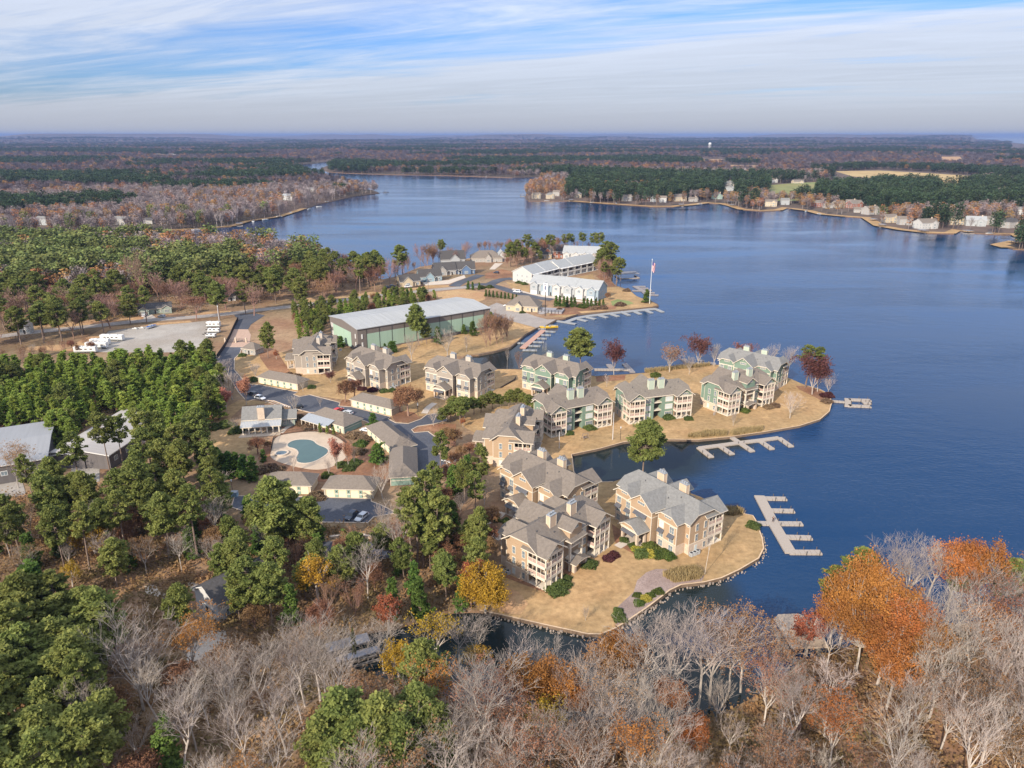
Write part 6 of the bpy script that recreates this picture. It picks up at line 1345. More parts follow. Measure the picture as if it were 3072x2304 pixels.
for s in range(4): make_pine(10+s, 22, (0.52, 0.42, 0.55, 0.45)[s], (3.6, 4.0, 3.2, 3.8)[s], 44, 66)
for s in range(3): make_pine(20+s, 11, 0.10, 2.3, 46, 44, 'young', M_pineY, 0.27, 'cone')
for s in range(2): make_pine(30+s, 20, (0.32, 0.42)[s], (4.4, 4.0)[s], 95, 56, 'fullpine', M_pineL, 0.32, 'round')
for s in range(2): make_pine(25+s, 20, 0.38, 5.6, 100, 84, 'roundpine', M_pineL, 0.34, 'round')
for s in range(2): make_pine(35+s, 9, 0.02, 2.0, 64, 50, 'cedar', M_cedar, 0.24, 'cone')
for s in range(2): make_pine(38+s, 24, 0.60, 4.4, 40, 70, 'highpine', M_pineL, 0.33, 'flat')
for s in range(3): make_broad(40+s, 15, 5.6, 'oak', M_oakL, n=95, nl=120, size=0.25)
make_broad(45, 11, 4.6, 'gold', M_yelL, n=120, nl=120, size=0.24, zs=0.85); make_broad(46, 10, 3.2, 'gold', M_yelL, n=60, nl=70, size=0.22, zs=0.7)
for s in range(2): make_broad(48+s, 10, 3.4, 'brownleaf', M_brnL, n=80, nl=60, size=0.24, zs=0.75, bark=M_btwig)
for s in range(2): make_broad(52+s, 9, 2.6, 'redleaf', M_redL, n=60, nl=60, size=0.22, zs=0.75)
for s in range(5): make_bare(60+s, 20, 'bare', 0.60, r=0.21, lv=(5, 4, 5, 5) if s % 2 else (6, 4, 5, 5), split=(0.3, 0.4, 0.25, 0.45, 0.35)[s])
for s in range(3): make_bare(70+s, 20, 'barerust', 0.6, leaf=(M_oakL, M_brnL, M_brnL)[s], nleaf=(3200, 3000, 2000)[s], lv=(5, 5, 5, 4), split=0.3)
make_bare(74, 14, 'baregold', 0.45, leaf=M_yelL, nleaf=1500, lv=(5, 5, 5, 4), split=0.3, up=0.5)
for s in range(2): make_bare(75+s, 8, 'smallbare', 0.5, lv=(6, 4, 4, 4), split=0.2, r=0.11, rt=0.009, up=0.5)
for s in range(2): make_bare(78+s, 18, 'cypress', 0.42, M_btwig, M_btwig, 0.15, M_brnL, 1500, (6, 4, 5, 4), up=0.5)
for s in range(2): make_bare(101+s, 18, 'bareF', 0.55, M_btwig, M_btwig, lv=(6, 4, 4, 4), split=0.3, rt=0.04); make_bare(103+s, 18, 'rustF', 0.55, M_btwig, M_btwig, leaf=M_brnL, nleaf=3000, lv=(6, 4, 4, 4), split=0.3, rt=0.035); make_bare(105+s, 18, 'cypressF', 0.42, M_btwig, M_btwig, 0.15, M_brnL, 1800, (6, 4, 5, 3), up=0.5, rt=0.035)
make_bare(81, 9, 'maple', 0.45, twig=M_btwig, split=0.2, leaf=leafmat('mauve_leaves', (0.13, 0.055, 0.050), (0.23, 0.10, 0.085), 1, 0.35), nleaf=2600, lv=(6, 4, 4, 4), r=0.12, rt=0.009, up=0.4)
make_bare(82, 9, 'salmon', 0.35, twig=M_btwig, split=0.15, leaf=leafmat('salmon_leaves', (0.40, 0.17, 0.11), (0.52, 0.25, 0.17), 1), nleaf=2600, lv=(7, 4, 4, 4), r=0.11, rt=0.009, up=0.7)
make_bare(83, 8, 'roundbare', 0.5, twig=M_twig, split=0.22, leaf=M_brnL, nleaf=700, lv=(7, 5, 5, 4), r=0.12, rt=0.009, up=0.3)
for s in range(2): make_shrub(90+s, 'shrub', M_shrub)
make_shrub(93, 'shrubR', M_shrubR); make_shrub(94, 'shrubY', M_shrubY); make_shrub(95, 'shrubB', M_shrubB); make_shrub(96, 'hedge', leafmat('hedge_leaves', (0.065, 0.095, 0.030), (0.135, 0.165, 0.050), 1.5, 0.2, 0.01))

KIND = {'pine': ('pine_tree', 'pine tree'), 'fullpine': ('pine_tree', 'pine tree'), 'highpine': ('pine_tree', 'pine tree'), 'roundpine': ('pine_tree', 'pine tree'), 'young': ('young_pine', 'young pine'), 'cedar': ('cedar_tree', 'cedar'), 'oak': ('oak_tree', 'oak tree'), 'gold': ('golden_tree', 'golden tree'),
        'brownleaf': ('russet_tree', 'russet tree'), 'redleaf': ('red_tree', 'red tree'), 'bare': ('bare_tree', 'bare tree'), 'barerust': ('rusty_tree', 'half-bare tree'), 'baregold': ('yellow_topped_tree', 'half-bare tree'), 'smallbare': ('small_bare_tree', 'small bare tree'), 'cypress': ('brown_cypress', 'cypress'),
        'bareF': ('bare_tree', 'bare tree'), 'rustF': ('rusty_tree', 'half-bare tree'), 'cypressF': ('brown_tree', 'brown tree'), 'maple': ('maple_tree', 'maple tree'), 'salmon': ('salmon_tree', 'autumn tree'), 'roundbare': ('round_bare_tree', 'small bare tree'), 'shrub': ('shrub', 'shrub'), 'shrubR': ('plum_shrub', 'shrub'), 'shrubY': ('yellow_shrub', 'shrub'), 'shrubB': ('brown_shrub', 'shrub'), 'hedge': ('evergreen_shrub', 'shrub')}
TRNG = random.Random(77); USED = {}
def tree(kind, p, H, label, group=None, wide=1.0, z=1.0, var=None, rz=None):
    pl = PROTO[kind]; i = TRNG.randrange(len(pl)) if var is None else var % len(pl); tm, cm, H0 = pl[i]; nm, cat = KIND[kind]
    t = empty(nm, (p[0], p[1], z), TRNG.random()*6.28 if rz is None else rz); s = H/H0; t.scale = (s*wide, s*wide, s)
    put('trunk' if 'shrub' not in nm else 'stem', tm, t); put('crown', cm, t); tag(t, label, cat, group); USED[kind] = USED.get(kind, 0)+1; return t
def Ht(base, top):
    """height of something standing at pixel base whose top shows at pixel row top"""
    x, y = G(*base); dep = PITCH + math.atan((top-1152)/FPX); cz = math.hypot(y, 0)
    return CAM_H - y*math.tan(dep) - 1.0
def T(kind, k, bx, by, ty, label, **kw):
    b = C(k, bx, by)
    if G(*b)[1] > 340: kind = {'bare': 'bareF', 'barerust': 'rustF', 'cypress': 'cypressF', 'oak': 'rustF'}.get(kind, kind)
    top = C(k, bx, ty)[1]; return tree(kind, G(*b), max(0.6, Ht(b, top)), label, **kw)
def TT(kind, k, tx, ty, H, label, **kw): return tree(kind, G(*C(k, tx, ty), 1+H), H, label, **kw)

# --- single trees on and around the lawns
T('roundpine', 'a', 1565, 440, 70, 'large dark pine at the shore behind the green condominium', var=1, wide=1.15)
T('maple', 'c', 120, 470, 190, 'mauve twiggy maple on the shore left of the round tan tree')
T('roundbare', 'c', 600, 450, 208, 'round tan bare tree alone on the shore lawn', wide=1.15)
T('maple', 'c', 850, 400, 138, 'dark red maple on the shore behind the green condominiums', wide=1.1)
T('smallbare', 'c', 985, 400, 190, 'grey bare tree behind the red maple'); T('smallbare', 'c', 770, 470, 300, 'grey bare tree before the red maple')
T('maple', 'c', 1215, 420, 195, 'reddish bare treetop behind the farthest green condominium'); T('smallbare', 'c', 1465, 420, 185, 'mauve bare tree right of the farthest chimneys'); T('smallbare', 'c', 1625, 440, 228, 'mauve bare tree left of the point pine', wide=1.3)
T('highpine', 'c', 1770, 585, 215, 'tall bare-trunked pine on the tip of the green point', var=0, wide=1.5)
T('maple', 'c', 1832, 645, 300, 'crimson maple beside the point pine'); T('maple', 'c', 1878, 620, 350, 'smaller mauve-red maple right of the crimson one'); T('smallbare', 'c', 1965, 640, 450, 'faint bare tree at the water edge of the point')
T('smallbare', 'c', 1640, 850, 610, 'bare tree with long shadow on the curved lawn', wide=1.1); T('smallbare', 'c', 1150, 915, 790, 'small leaning bare tree below the green condominium')
T('smallbare', 'a', 1785, 580, 470, 'small bare sapling behind the middle green condominium')
tree('roundpine', G(1927, 1447), 20.4, 'big rounded pine by the still cove behind the pale-roofed condominium', var=0, wide=0.95)
T('bare', 'e', 905, 1075, 590, 'pale-trunked bare tree on the lawn by the pale-roofed condominium', wide=0.42, var=3)
T('smallbare', 'd', 1315, 1475, 1350, 'tiny bare sapling on the big nearest lawn')
T('gold', 'd', 450, 1395, 1010, 'bright golden tree at the left edge of the nearest lawn', var=0, wide=1.05)
T('redleaf', 'd', 350, 1330, 960, 'orange-red tree tucked behind the golden one')
T('roundpine', 'g', 1030, 1200, 838, 'tall open pine in front of the warehouse', var=1, wide=0.8)
T('fullpine', 'g', 1095, 1190, 985, 'shorter grey-green pine beside the warehouse pine', wide=1.1)
T('smallbare', 'g', 1275, 1305, 1035, 'bare tree on the warehouse lawn', wide=1.05); T('smallbare', 'g', 1440, 1255, 1100, 'slim bare tree on the warehouse lawn right of another', wide=0.8); T('smallbare', 'g', 965, 1330, 1090, 'bare tree below the warehouse pines')
for i, (x, b, tp) in enumerate([(1640, 1200, 905), (1700, 1190, 915), (1750, 1180, 925), (1790, 1160, 940), (1610, 1215, 960), (1665, 1150, 930), (1730, 1140, 940), (1780, 1120, 960)]): T('cypress', 'g', x, b, tp, 'reddish brown cypress in the clump between warehouse and marina cove', group='cypress clump beside the warehouse', wide=0.8)
T('pine', 'g', 1635, 1150, 900, 'thin pine among the brown cypresses', wide=0.7)
T('cedar', 'g', 800, 1258, 1158, 'round dark evergreen at the warehouse corner', wide=1.9); T('cedar', 'g', 735, 1235, 1180, 'small evergreen left of the round one', wide=1.4); T('cedar', 'g', 1420, 1100, 1018, 'small cone evergreen against the warehouse wall', wide=1.4); T('cedar', 'g', 1497, 1112, 992, 'larger cone evergreen against the warehouse wall', wide=1.4); T('cedar', 'g', 1195, 1190, 1035, 'dark evergreen beside the warehouse pines', wide=1.0)
T('bare', 'a', 925, 430, 235, 'grey bare tree reflected in the marina cove', wide=0.45); T('cypress', 'a', 1030, 440, 270, 'mauve twiggy tree behind the green condominium with stone porch', wide=0.6)
T('cedar', 'b', 1670, 280, 185, 'round evergreen below the warehouse wall', wide=1.5); T('cedar', 'b', 1210, 235, 140, 'dark evergreen between warehouse and grey condominium', wide=2.0)
T('fullpine', 'b', 590, 330, 15, 'yellowish pine beside the gatehouse', wide=0.9); T('redleaf', 'b', 660, 340, 262, 'low red tree behind the gatehouse pines')
T('smallbare', 'b', 480, 500, 345, 'bare tree on the lawn by the first garage block', wide=1.2); T('smallbare', 'b', 890, 620, 480, 'bare tree at the end of the first garage block')
T('salmon', 'b', 400, 735, 500, 'salmon coloured tree beside the entrance drive', wide=0.95); T('salmon', 'b', 232, 790, 590, 'smaller reddish tree left of the salmon one')
T('smallbare', 'b', 235, 540, 320, 'grey bare tree over the entrance drive', wide=1.4); T('smallbare', 'b', 280, 690, 430, 'lower grey bare tree over the entrance drive', wide=1.4)
T('brownleaf', 'b', 1255, 710, 515, 'bronze leafless-looking tree before the second grey condominium', wide=1.0); T('brownleaf', 'b', 1335, 680, 505, 'bronze tree right of its twin before the grey condominium', wide=1.0); T('maple', 'b', 1130, 545, 440, 'plum red small tree between grey condominiums', wide=1.2)
T('brownleaf', 'b', 1800, 830, 565, 'wide russet tree on the parking island', wide=1.15); T('brownleaf', 'b', 1730, 800, 620, 'russet tree overlapping the garage end'); T('brownleaf', 'b', 1880, 750, 590, 'russet tree beside the grey condominium porch')
T('smallbare', 'b', 2020, 915, 740, 'bare tree at the bend of the parking lot', wide=1.1); T('smallbare', 'b', 825, 810, 640, 'bare grey tree in the upper parking island'); T('smallbare', 'b', 1040, 750, 650, 'thin bare tree between parking bays')
T('cedar', 'b', 1490, 915, 805, 'small round evergreen in front of the hip-roofed garage', wide=1.7)
for x, b, tp, s in ((1040, 975, 890, 'left'), (1100, 985, 910, 'middle'), (1160, 1000, 918, 'right')): T('young', 'b', x, b, tp, 'yellow-green conical shrub by the pool building, %s of three' % s, wide=0.9)
T('cedar', 'b', 1545, 1240, 1060, 'dense dark evergreen beside the garages', wide=1.7); T('smallbare', 'b', 1580, 1540, 1210, 'pale bare tree with dense twigs below the garage end', wide=1.1); T('smallbare', 'b', 1780, 1150, 990, 'bare tree behind the garage roofs')
T('smallbare', 'b', 310, 970, 830, 'bare tree left of the clubhouse', wide=1.4); T('brownleaf', 'b', 500, 1160, 1010, 'brown tree at the pool fence', wide=1.3); T('brownleaf', 'b', 590, 1130, 1040, 'second brown tree at the pool fence'); T('cedar', 'b', 550, 1225, 1120, 'dark evergreen by the pool fence', wide=1.2)
for x, b, tp, s in ((815, 1320, 1130, 'left'), (1115, 1355, 1190, 'below'), (1185, 1290, 1030, 'lower right')): T('salmon' if x == 1185 else 'smallbare', 'b', x, b, tp, 'slender bare tree at the pool deck edge, %s' % s, wide=0.8)
T('salmon', 'b', 1280, 1285, 1050, 'thin reddish tree beside the pool deck', wide=0.6); T('smallbare', 'b', 1335, 1255, 1050, 'thin bare tree right of the pool', wide=0.6)
for x, b, tp in ((60, 1290, 1130), (120, 1300, 1110), (190, 1340, 1120), (255, 1350, 1140), (330, 1350, 1150), (400, 1370, 1165), (455, 1385, 1175), (150, 1250, 1100), (20, 1230, 1060)): T('cedar', 'b', x, b, tp, 'bright green cedar in the dense row left of the pool', group='cedar row left of the pool', wide=1.25)
for x, b, tp in ((370, 900, 750), (440, 880, 700), (520, 900, 660), (560, 850, 660), (640, 820, 660), (700, 800, 650), (800, 770, 610), (870, 760, 640), (940, 750, 600), (1000, 750, 590), (1060, 760, 620), (1120, 790, 640), (480, 830, 650), (1170, 830, 700)):
    T('fullpine', 'a', x, b, tp, 'green pine in the hedge of pines behind the end-on tan condominium', group='pine clump behind the end-on tan condominium', wide=1.5)
T('redleaf', 'a', 545, 925, 850, 'small scarlet tree under the pine clump', wide=1.0)
for x, b, tp in ((420, 1120, 930), (470, 1090, 940), (600, 1180, 1060), (540, 1230, 1090), (450, 1300, 1130), (540, 1400, 1220), (640, 1330, 1230), (420, 1430, 1250), (600, 1480, 1300)): T('brownleaf', 'a', x, b, tp, 'brown thicket tree between parking lot and tan condominiums', group='brown thicket beside the tan condominiums', wide=1.1)
T('cedar', 'h', 1550, 830, 715, 'brown-green shrubby tree at the flagpole foot', wide=1.4); T('brownleaf', 'h', 1215, 810, 740, 'small russet tree at the end of the townhouse row')
# --- peninsula with white townhouses
PA = [('highpine', 720, 470, 235), ('highpine', 530, 470, 238), ('highpine', 840, 410, 235), ('highpine', 900, 400, 228), ('highpine', 1000, 400, 220), ('highpine', 1095, 420, 225), ('highpine', 1140, 440, 222), ('pine', 1180, 600, 290), ('pine', 1230, 620, 295), ('pine', 1290, 690, 430),
      ('pine', 1330, 640, 440), ('fullpine', 1200, 560, 330), ('fullpine', 1260, 590, 400), ('pine', 1150, 540, 360), ('fullpine', 1120, 560, 450), ('fullpine', 380, 520, 300), ('fullpine', 500, 500, 350), ('fullpine', 590, 470, 300), ('pine', 440, 490, 280), ('pine', 1185, 665, 470), ('pine', 1300, 650, 460)]
for i, (kd, x, b, tp) in enumerate(PA): T(kd, 'h', x, b, tp, 'tall dark pine round the white townhouses on the far point', group='pines on the townhouse peninsula', wide=1.25)
for i, (kd, x, b, tp) in enumerate([('barerust', 110, 410, 300), ('barerust', 160, 405, 290), ('bare', 200, 405, 285), ('bare', 250, 410, 290), ('barerust', 290, 410, 295), ('bare', 400, 530, 400), ('bare', 480, 520, 420), ('barerust', 620, 460, 270), ('oak', 670, 440, 280), ('bare', 760, 450, 300), ('bare', 810, 440, 320),
                                     ('bare', 940, 400, 280), ('cypress', 1190, 640, 460), ('cypress', 1240, 650, 470), ('cypress', 1150, 620, 480), ('bare', 1060, 390, 300), ('bare', 560, 500, 350), ('barerust', 350, 530, 430), ('cypress', 430, 530, 430), ('bare', 330, 500, 380)]):
    T(kd, 'h', x, b, tp, 'bare or rusty tree on the peninsula round the houses', group='leafless trees on the townhouse peninsula', wide=0.75)
for x, b, tp in [(12, 715, 640), (52, 718, 650), (108, 718, 655)]: T('cedar', 'h', x, b, tp, 'conical evergreen beside the new road junction', group='three conical evergreens at the junction', wide=1.0)
for i in range(9): T('cedar', 'h', 165+i*33, 775+i*4, 715+i*5, 'small conical evergreen in the row along the new road', group='evergreen row along the new road', wide=1.0)
for i in range(6): T('cedar', 'h', 770+i*33, 860+i*2, 765+i*3, 'green cone in the evergreen row before the townhouses', group='evergreen row before the townhouses', wide=0.9)
for i in range(6): T('cedar', 'h', 1010+i*34, 865-i*2, 790+i*2, 'green cone at the right end of the townhouse hedge', group='evergreen row right end before the townhouses', wide=1.1)
for kd, x, b, tp, lb in [('pine', 840, 650, 322, 'tall pine left of the cottages'), ('highpine', 890, 640, 328, 'tall pine right behind the first cottage'), ('highpine', 1232, 470, 282, 'lone tall pine behind the cottages'), ('highpine', 1215, 465, 300, 'slim pine beside the lone tall pine'), ('fullpine', 670, 640, 365, 'broad pine in the grove left of the cottages'), ('fullpine', 600, 690, 440, 'dark pine low in the grove left of the cottages'), ('fullpine', 700, 680, 430, 'dark pine at the right of the grove'), ('fullpine', 540, 700, 500, 'dark pine at the left of the grove'),
                         ('barerust', 1105, 520, 325, 'orange-tinged bare tree behind the cottages'), ('oak', 1150, 500, 340, 'orange tree behind the cottages'), ('bare', 1040, 520, 310, 'bare tree left of the orange one'), ('bare', 1415, 480, 325, 'round bare tree between cottage roofs and stone house'), ('bare', 1290, 470, 340, 'small bare tree right of the lone pine'), ('cypress', 990, 560, 470, 'dark red tree behind the sage cottage'), ('bare', 940, 600, 400, 'bare tree behind the tan cottage'), ('bare', 780, 690, 430, 'bare tree in the grove left of the cottages')]:
    T(kd, 'g', x, b, tp, lb, wide=1.1 if 'pine' in kd else 0.7)

PA2 = random.Random(8)
for i in range(34):
    x = PA2.uniform(330, 860); b = 395+PA2.uniform(0, 1)*(95 if x < 640 else 40)
    T(PA2.choice(['bare', 'bare', 'cypress', 'fullpine', 'barerust', 'pine']), 'h', x, b, b-PA2.uniform(95, 165), 'tree in the mixed belt behind the white townhouses', group='mixed belt behind the white townhouses', wide=0.85)
for i in range(16):
    x = PA2.uniform(1120, 1260); b = 500+PA2.uniform(0, 1)*140
    T(PA2.choice(['cypress', 'fullpine', 'bare', 'pine']), 'h', x, b, b-PA2.uniform(110, 190), 'tree crowded at the right end of the townhouse peninsula', group='trees crowding the peninsula end', wide=0.9)
for i in range(26):
    x = PA2.uniform(-20, 1480); b = 470+PA2.uniform(0, 30) if x > 1150 else 560+PA2.uniform(0, 1)*(60 if x > 850 else 110)-max(0, x-850)*0.22
    T(PA2.choice(['bare', 'bare', 'cypress', 'barerust', 'highpine' if x < 1000 else 'bare']), 'g', x, b, b-PA2.uniform(110, 190), 'tree along the shore behind the cottages', group='shore trees behind the cottages', wide=0.8)
# --- shrubs
SH = [('e', 'hedge', 1325, 660, 2.4, 'dark round bush beside the comb-shaped dock'), ('e', 'shrubY', 430, 905, 2.2, 'yellow bush right of the green one by the porch'), ('e', 'shrubY', 330, 870, 2.0, 'yellow bush left of the green one by the porch'), ('e', 'hedge', 365, 905, 2.7, 'big green bush between two yellow ones'), ('e', 'shrub', 435, 850, 2.6, 'olive bush against the condominium wall'), ('e', 'shrub', 505, 915, 2.2, 'clipped olive bush left of three'), ('e', 'shrub', 550, 900, 2.2, 'clipped olive bush middle of three'), ('e', 'shrub', 600, 925, 2.2, 'clipped olive bush right of three'), ('e', 'hedge', 283, 832, 1.6, 'small bush beside the stone porch'), ('e', 'hedge', 210, 785, 1.6, 'small bush left of the stone porch'),
      ('e', 'shrubR', 75, 945, 1.8, 'plum bush in front of the nearest porches'), ('e', 'shrubR', 120, 915, 1.8, 'plum bush behind another'), ('d', 'hedge', 1060, 1225, 2.9, 'long clipped green hedge bush at the nearest corner'), ('d', 'hedge', 1105, 1180, 2.7, 'clipped green hedge bush behind the nearest one'), ('d', 'hedge', 1155, 1115, 1.6, 'small green bush beside the stair bay'), ('d', 'hedge', 1350, 1000, 2.4, 'round green bush under the far porches'), ('d', 'hedge', 1330, 970, 1.8, 'green bush behind the round one'),
      ('e', 'shrub', 340, 1330, 1.6, 'low bush in the grey mulch bed'), ('e', 'shrubY', 395, 1290, 1.6, 'orange-yellow grass tuft in the mulch bed'), ('e', 'shrub', 440, 1260, 1.4, 'bush right of the yellow tuft'), ('e', 'shrub', 505, 1230, 1.6, 'bush nearest the reeds in the mulch bed'), ('e', 'shrub', 320, 1260, 1.3, 'bush left of the yellow tuft'), ('e', 'hedge', 170, 1460, 2.0, 'low juniper at the lower end of the mulch bed'), ('e', 'hedge', 160, 1400, 1.5, 'smaller juniper above another'),
      ('d', 'hedge', 500, 590, 3.0, 'dark spreading bush by the curving path'), ('d', 'hedge', 420, 600, 2.6, 'dark bush left of the spreading one'), ('d', 'hedge', 630, 620, 1.8, 'dark bush behind the path bend'), ('a', 'hedge', 1640, 940, 2.7, 'mounded green bush below the green stair bay'), ('a', 'hedge', 1465, 985, 2.0, 'green bush at the green porch corner'), ('c', 'hedge', 590, 848, 2.9, 'mounded bush below the middle green condominium'), ('c', 'hedge', 765, 858, 2.2, 'low bush at the right porch of the middle green condominium'),
      ('c', 'shrubB', 1450, 760, 2.5, 'brown bush below the ladder condominium'), ('c', 'shrubB', 1510, 745, 2.5, 'brown bush right of another below the ladder condominium'), ('c', 'shrub', 1250, 790, 2.6, 'yellow-green bush by the stair bay of the ladder condominium'), ('c', 'shrubR', 1960, 660, 3.2, 'dark bush at the tip of the green point'), ('c', 'shrubB', 1955, 710, 2.8, 'brown bush at the tip of the green point'), ('c', 'shrub', 480, 485, 3.0, 'olive bush on the shore lawn'),
      ('b', 'hedge', 455, 525, 3.0, 'green bush at the kerb by the first garage block'), ('b', 'hedge', 500, 515, 2.4, 'green bush touching the first garage block'), ('b', 'hedge', 965, 585, 2.2, 'dark bush at the first garage end'), ('b', 'shrubR', 1400, 600, 2.4, 'dark hedge piece before the second grey condominium'), ('b', 'shrubR', 1490, 612, 2.6, 'dark hedge piece right of another'), ('b', 'hedge', 1590, 620, 2.4, 'green hedge piece before the grey condominium'), ('b', 'hedge', 1660, 615, 2.4, 'green hedge piece further right'), ('b', 'shrubB', 830, 490, 2.6, 'brown bush at the end-on grey condominium'), ('b', 'shrubB', 770, 475, 2.4, 'brown bush at its stone porch'),
      ('b', 'hedge', 365, 310, 2.4, 'dark bush at the gatehouse'), ('b', 'hedge', 130, 935, 3.4, 'low dark hedge left of the clubhouse'), ('b', 'hedge', 215, 915, 3.6, 'low dark hedge nearer the clubhouse'), ('b', 'hedge', 320, 965, 3.6, 'spreading dark bush at the clubhouse corner'), ('b', 'hedge', 100, 945, 2.4, 'dark bush at the hedge end'),
      ('b', 'shrubB', 870, 900, 3.0, 'brown clipped bush left of the pool building'), ('b', 'shrubB', 940, 935, 3.2, 'brown bush below the pool building'), ('b', 'shrubB', 860, 850, 2.6, 'brown bush behind another'), ('b', 'shrubB', 1340, 1010, 3.4, 'large brown bush right of the pool'), ('b', 'shrubB', 1420, 1040, 3.0, 'brown bush beside the garage wall'), ('b', 'shrub', 1390, 1080, 3.0, 'olive bush in the bed right of the pool'), ('b', 'shrubB', 1300, 1000, 2.6, 'brown bush at the pool building corner'), ('b', 'shrubB', 1380, 1150, 3.0, 'brown bush below the olive one'),
      ('b', 'hedge', 1230, 1260, 2.6, 'green bush along the lower pool edge'), ('b', 'hedge', 1340, 1240, 2.8, 'green hedge curving right of the pool'), ('b', 'hedge', 1290, 1290, 2.6, 'green hedge at the lower right of the pool'), ('b', 'shrub', 1100, 1350, 2.4, 'green strip of shrubs above the garage'), ('b', 'shrubB', 600, 1290, 3.2, 'brown bush below the pool left side'), ('b', 'shrubB', 530, 1310, 3.4, 'brown bush beside the cedar row'), ('b', 'shrubB', 680, 1300, 2.6, 'brown bush at the lower pool fence'), ('b', 'shrubB', 1000, 1540, 3.4, 'orange-brown bush between garages'),
      ('h', 'shrubB', 1325, 855, 4.2, 'tan round bush in the green plot'), ('h', 'shrub', 1000, 870, 4.0, 'dark bush at the townhouse hedge'), ('h', 'shrubB', 1100, 885, 3.6, 'tan bush along the straw bed'), ('h', 'shrubB', 1180, 880, 3.6, 'tan bush right along the straw bed'), ('h', 'shrubB', 1385, 730, 3.4, 'brown bush on the peninsula shore'), ('h', 'hedge', 450, 660, 3.0, 'bush at the white end gable'), ('h', 'hedge', 500, 672, 3.0, 'bush right at the white end gable'), ('h', 'shrub', 480, 918, 2.2, 'yellow-green bush by the marina office'), ('h', 'shrubB', 800, 900, 3.2, 'brown bush by the marina terrace'), ('h', 'hedge', 130, 705, 3.4, 'bush by the junction evergreens'), ('h', 'hedge', 200, 700, 3.4, 'bush right of the junction evergreens')]
for k, kd, x, y, s, lb in SH: tree(kd, W(k, x, y), s*0.62, lb, wide=1.35, z=1.02)

# --- reeds and ornamental grass
def reeds(name, pts_list, label, n, h=1.5, m=None):
    rng = np.random.default_rng(len(label)); C_ = []
    for poly, z in pts_list:
        xs = [p[0] for p in poly]; ys = [p[1] for p in poly]; c = 0
        while c < n: 
            p = (rng.uniform(min(xs), max(xs)), rng.uniform(min(ys), max(ys)))
            if inside(p, poly): C_.append(p); c += 1
    V = []
    for x, y in C_:
        a = rng.random()*6.28; hh = h*rng.uniform(0.6, 1.2); w = 0.09; l = rng.normal(size=2)*0.25; dx, dy = math.cos(a)*w, math.sin(a)*w
        V += [(x-dx, y-dy, 0.9), (x+dx, y+dy, 0.9), (x+dx*.4+l[0], y+dy*.4+l[1], 1+hh), (x-dx*.4+l[0], y-dy*.4+l[1], 1+hh)]
    o = put(name, quad_mesh(name, np.array(V), m or leafmat('dry_reeds', (0.30, 0.22, 0.11), (0.42, 0.33, 0.17), 1, 0.0, 0.0))); tag(o, label, 'reeds', kind='stuff')
reeds('reeds', [(WP('e', [(540, 1090), (640, 1050), (820, 1030), (890, 1080), (860, 1120), (640, 1150)]), 1)], 'clump of dry reeds beside the grey mulch bed', 2600)
reeds('reeds', [(WP('c', [(750, 1010), (920, 975), (1100, 975), (1095, 1000), (800, 1020)]), 1), (WP('c', [(1120, 985), (1200, 955), (1410, 940), (1400, 962), (1150, 1000)]), 1)], 'dry reeds along the curved lawn edge behind the comb-shaped dock', 1500)
reeds('reeds', [(WP('e', [(1080, 520), (1180, 520), (1245, 550), (1150, 570), (1060, 560)]), 1)], 'dry reeds at the shore right of the pale roof', 1300)
reeds('reeds', [(WP('c', [(380, 440), (700, 405), (950, 385), (950, 400), (700, 425), (400, 458)]), 1)], 'reeds along the back shore of the green condominiums', 1800)

# --- woods with single trees, scattered with a spacing
BLOCK = []
def blocked(p, r=3.0):
    for q in BLOCK:
        if inside(p, q): return True
    return False
BLOCK += [main_and for main_and in (strip_poly(main_road, 13), asph1, asph2, WP('i', [(930, 1065), (1290, 1025), (1640, 995), (1800, 980), (1830, 1120), (1790, 1230), (1560, 1230), (940, 1230), (680, 1270), (860, 1150)]), WP('i', [(1200, 960), (1340, 960), (1540, 940), (1540, 880), (1200, 860)]),
          WP('j', [(0, 760), (400, 655), (480, 320), (-300, 420), (-500, 900)], 3), WP('j', [(860, 640), (1160, 620), (1110, 220), (850, 240), (640, 400), (660, 560)], 3), WP('k', [(1600, 420), (1900, 420), (1900, 100), (1600, 100)]), WP('k', [(1800, 480), (1960, 470), (1960, 600), (1850, 700), (1620, 760), (1600, 640)]),
          WP('f', [(850, 1000), (1110, 935), (1600, 945), (1680, 1060), (900, 1060)]), WP('b', [(500, 1300), (2200, 1300), (2212, 300), (330, 300)]), WP('f', [(500, 800), (1750, 760), (1750, 540), (300, 520)]))]
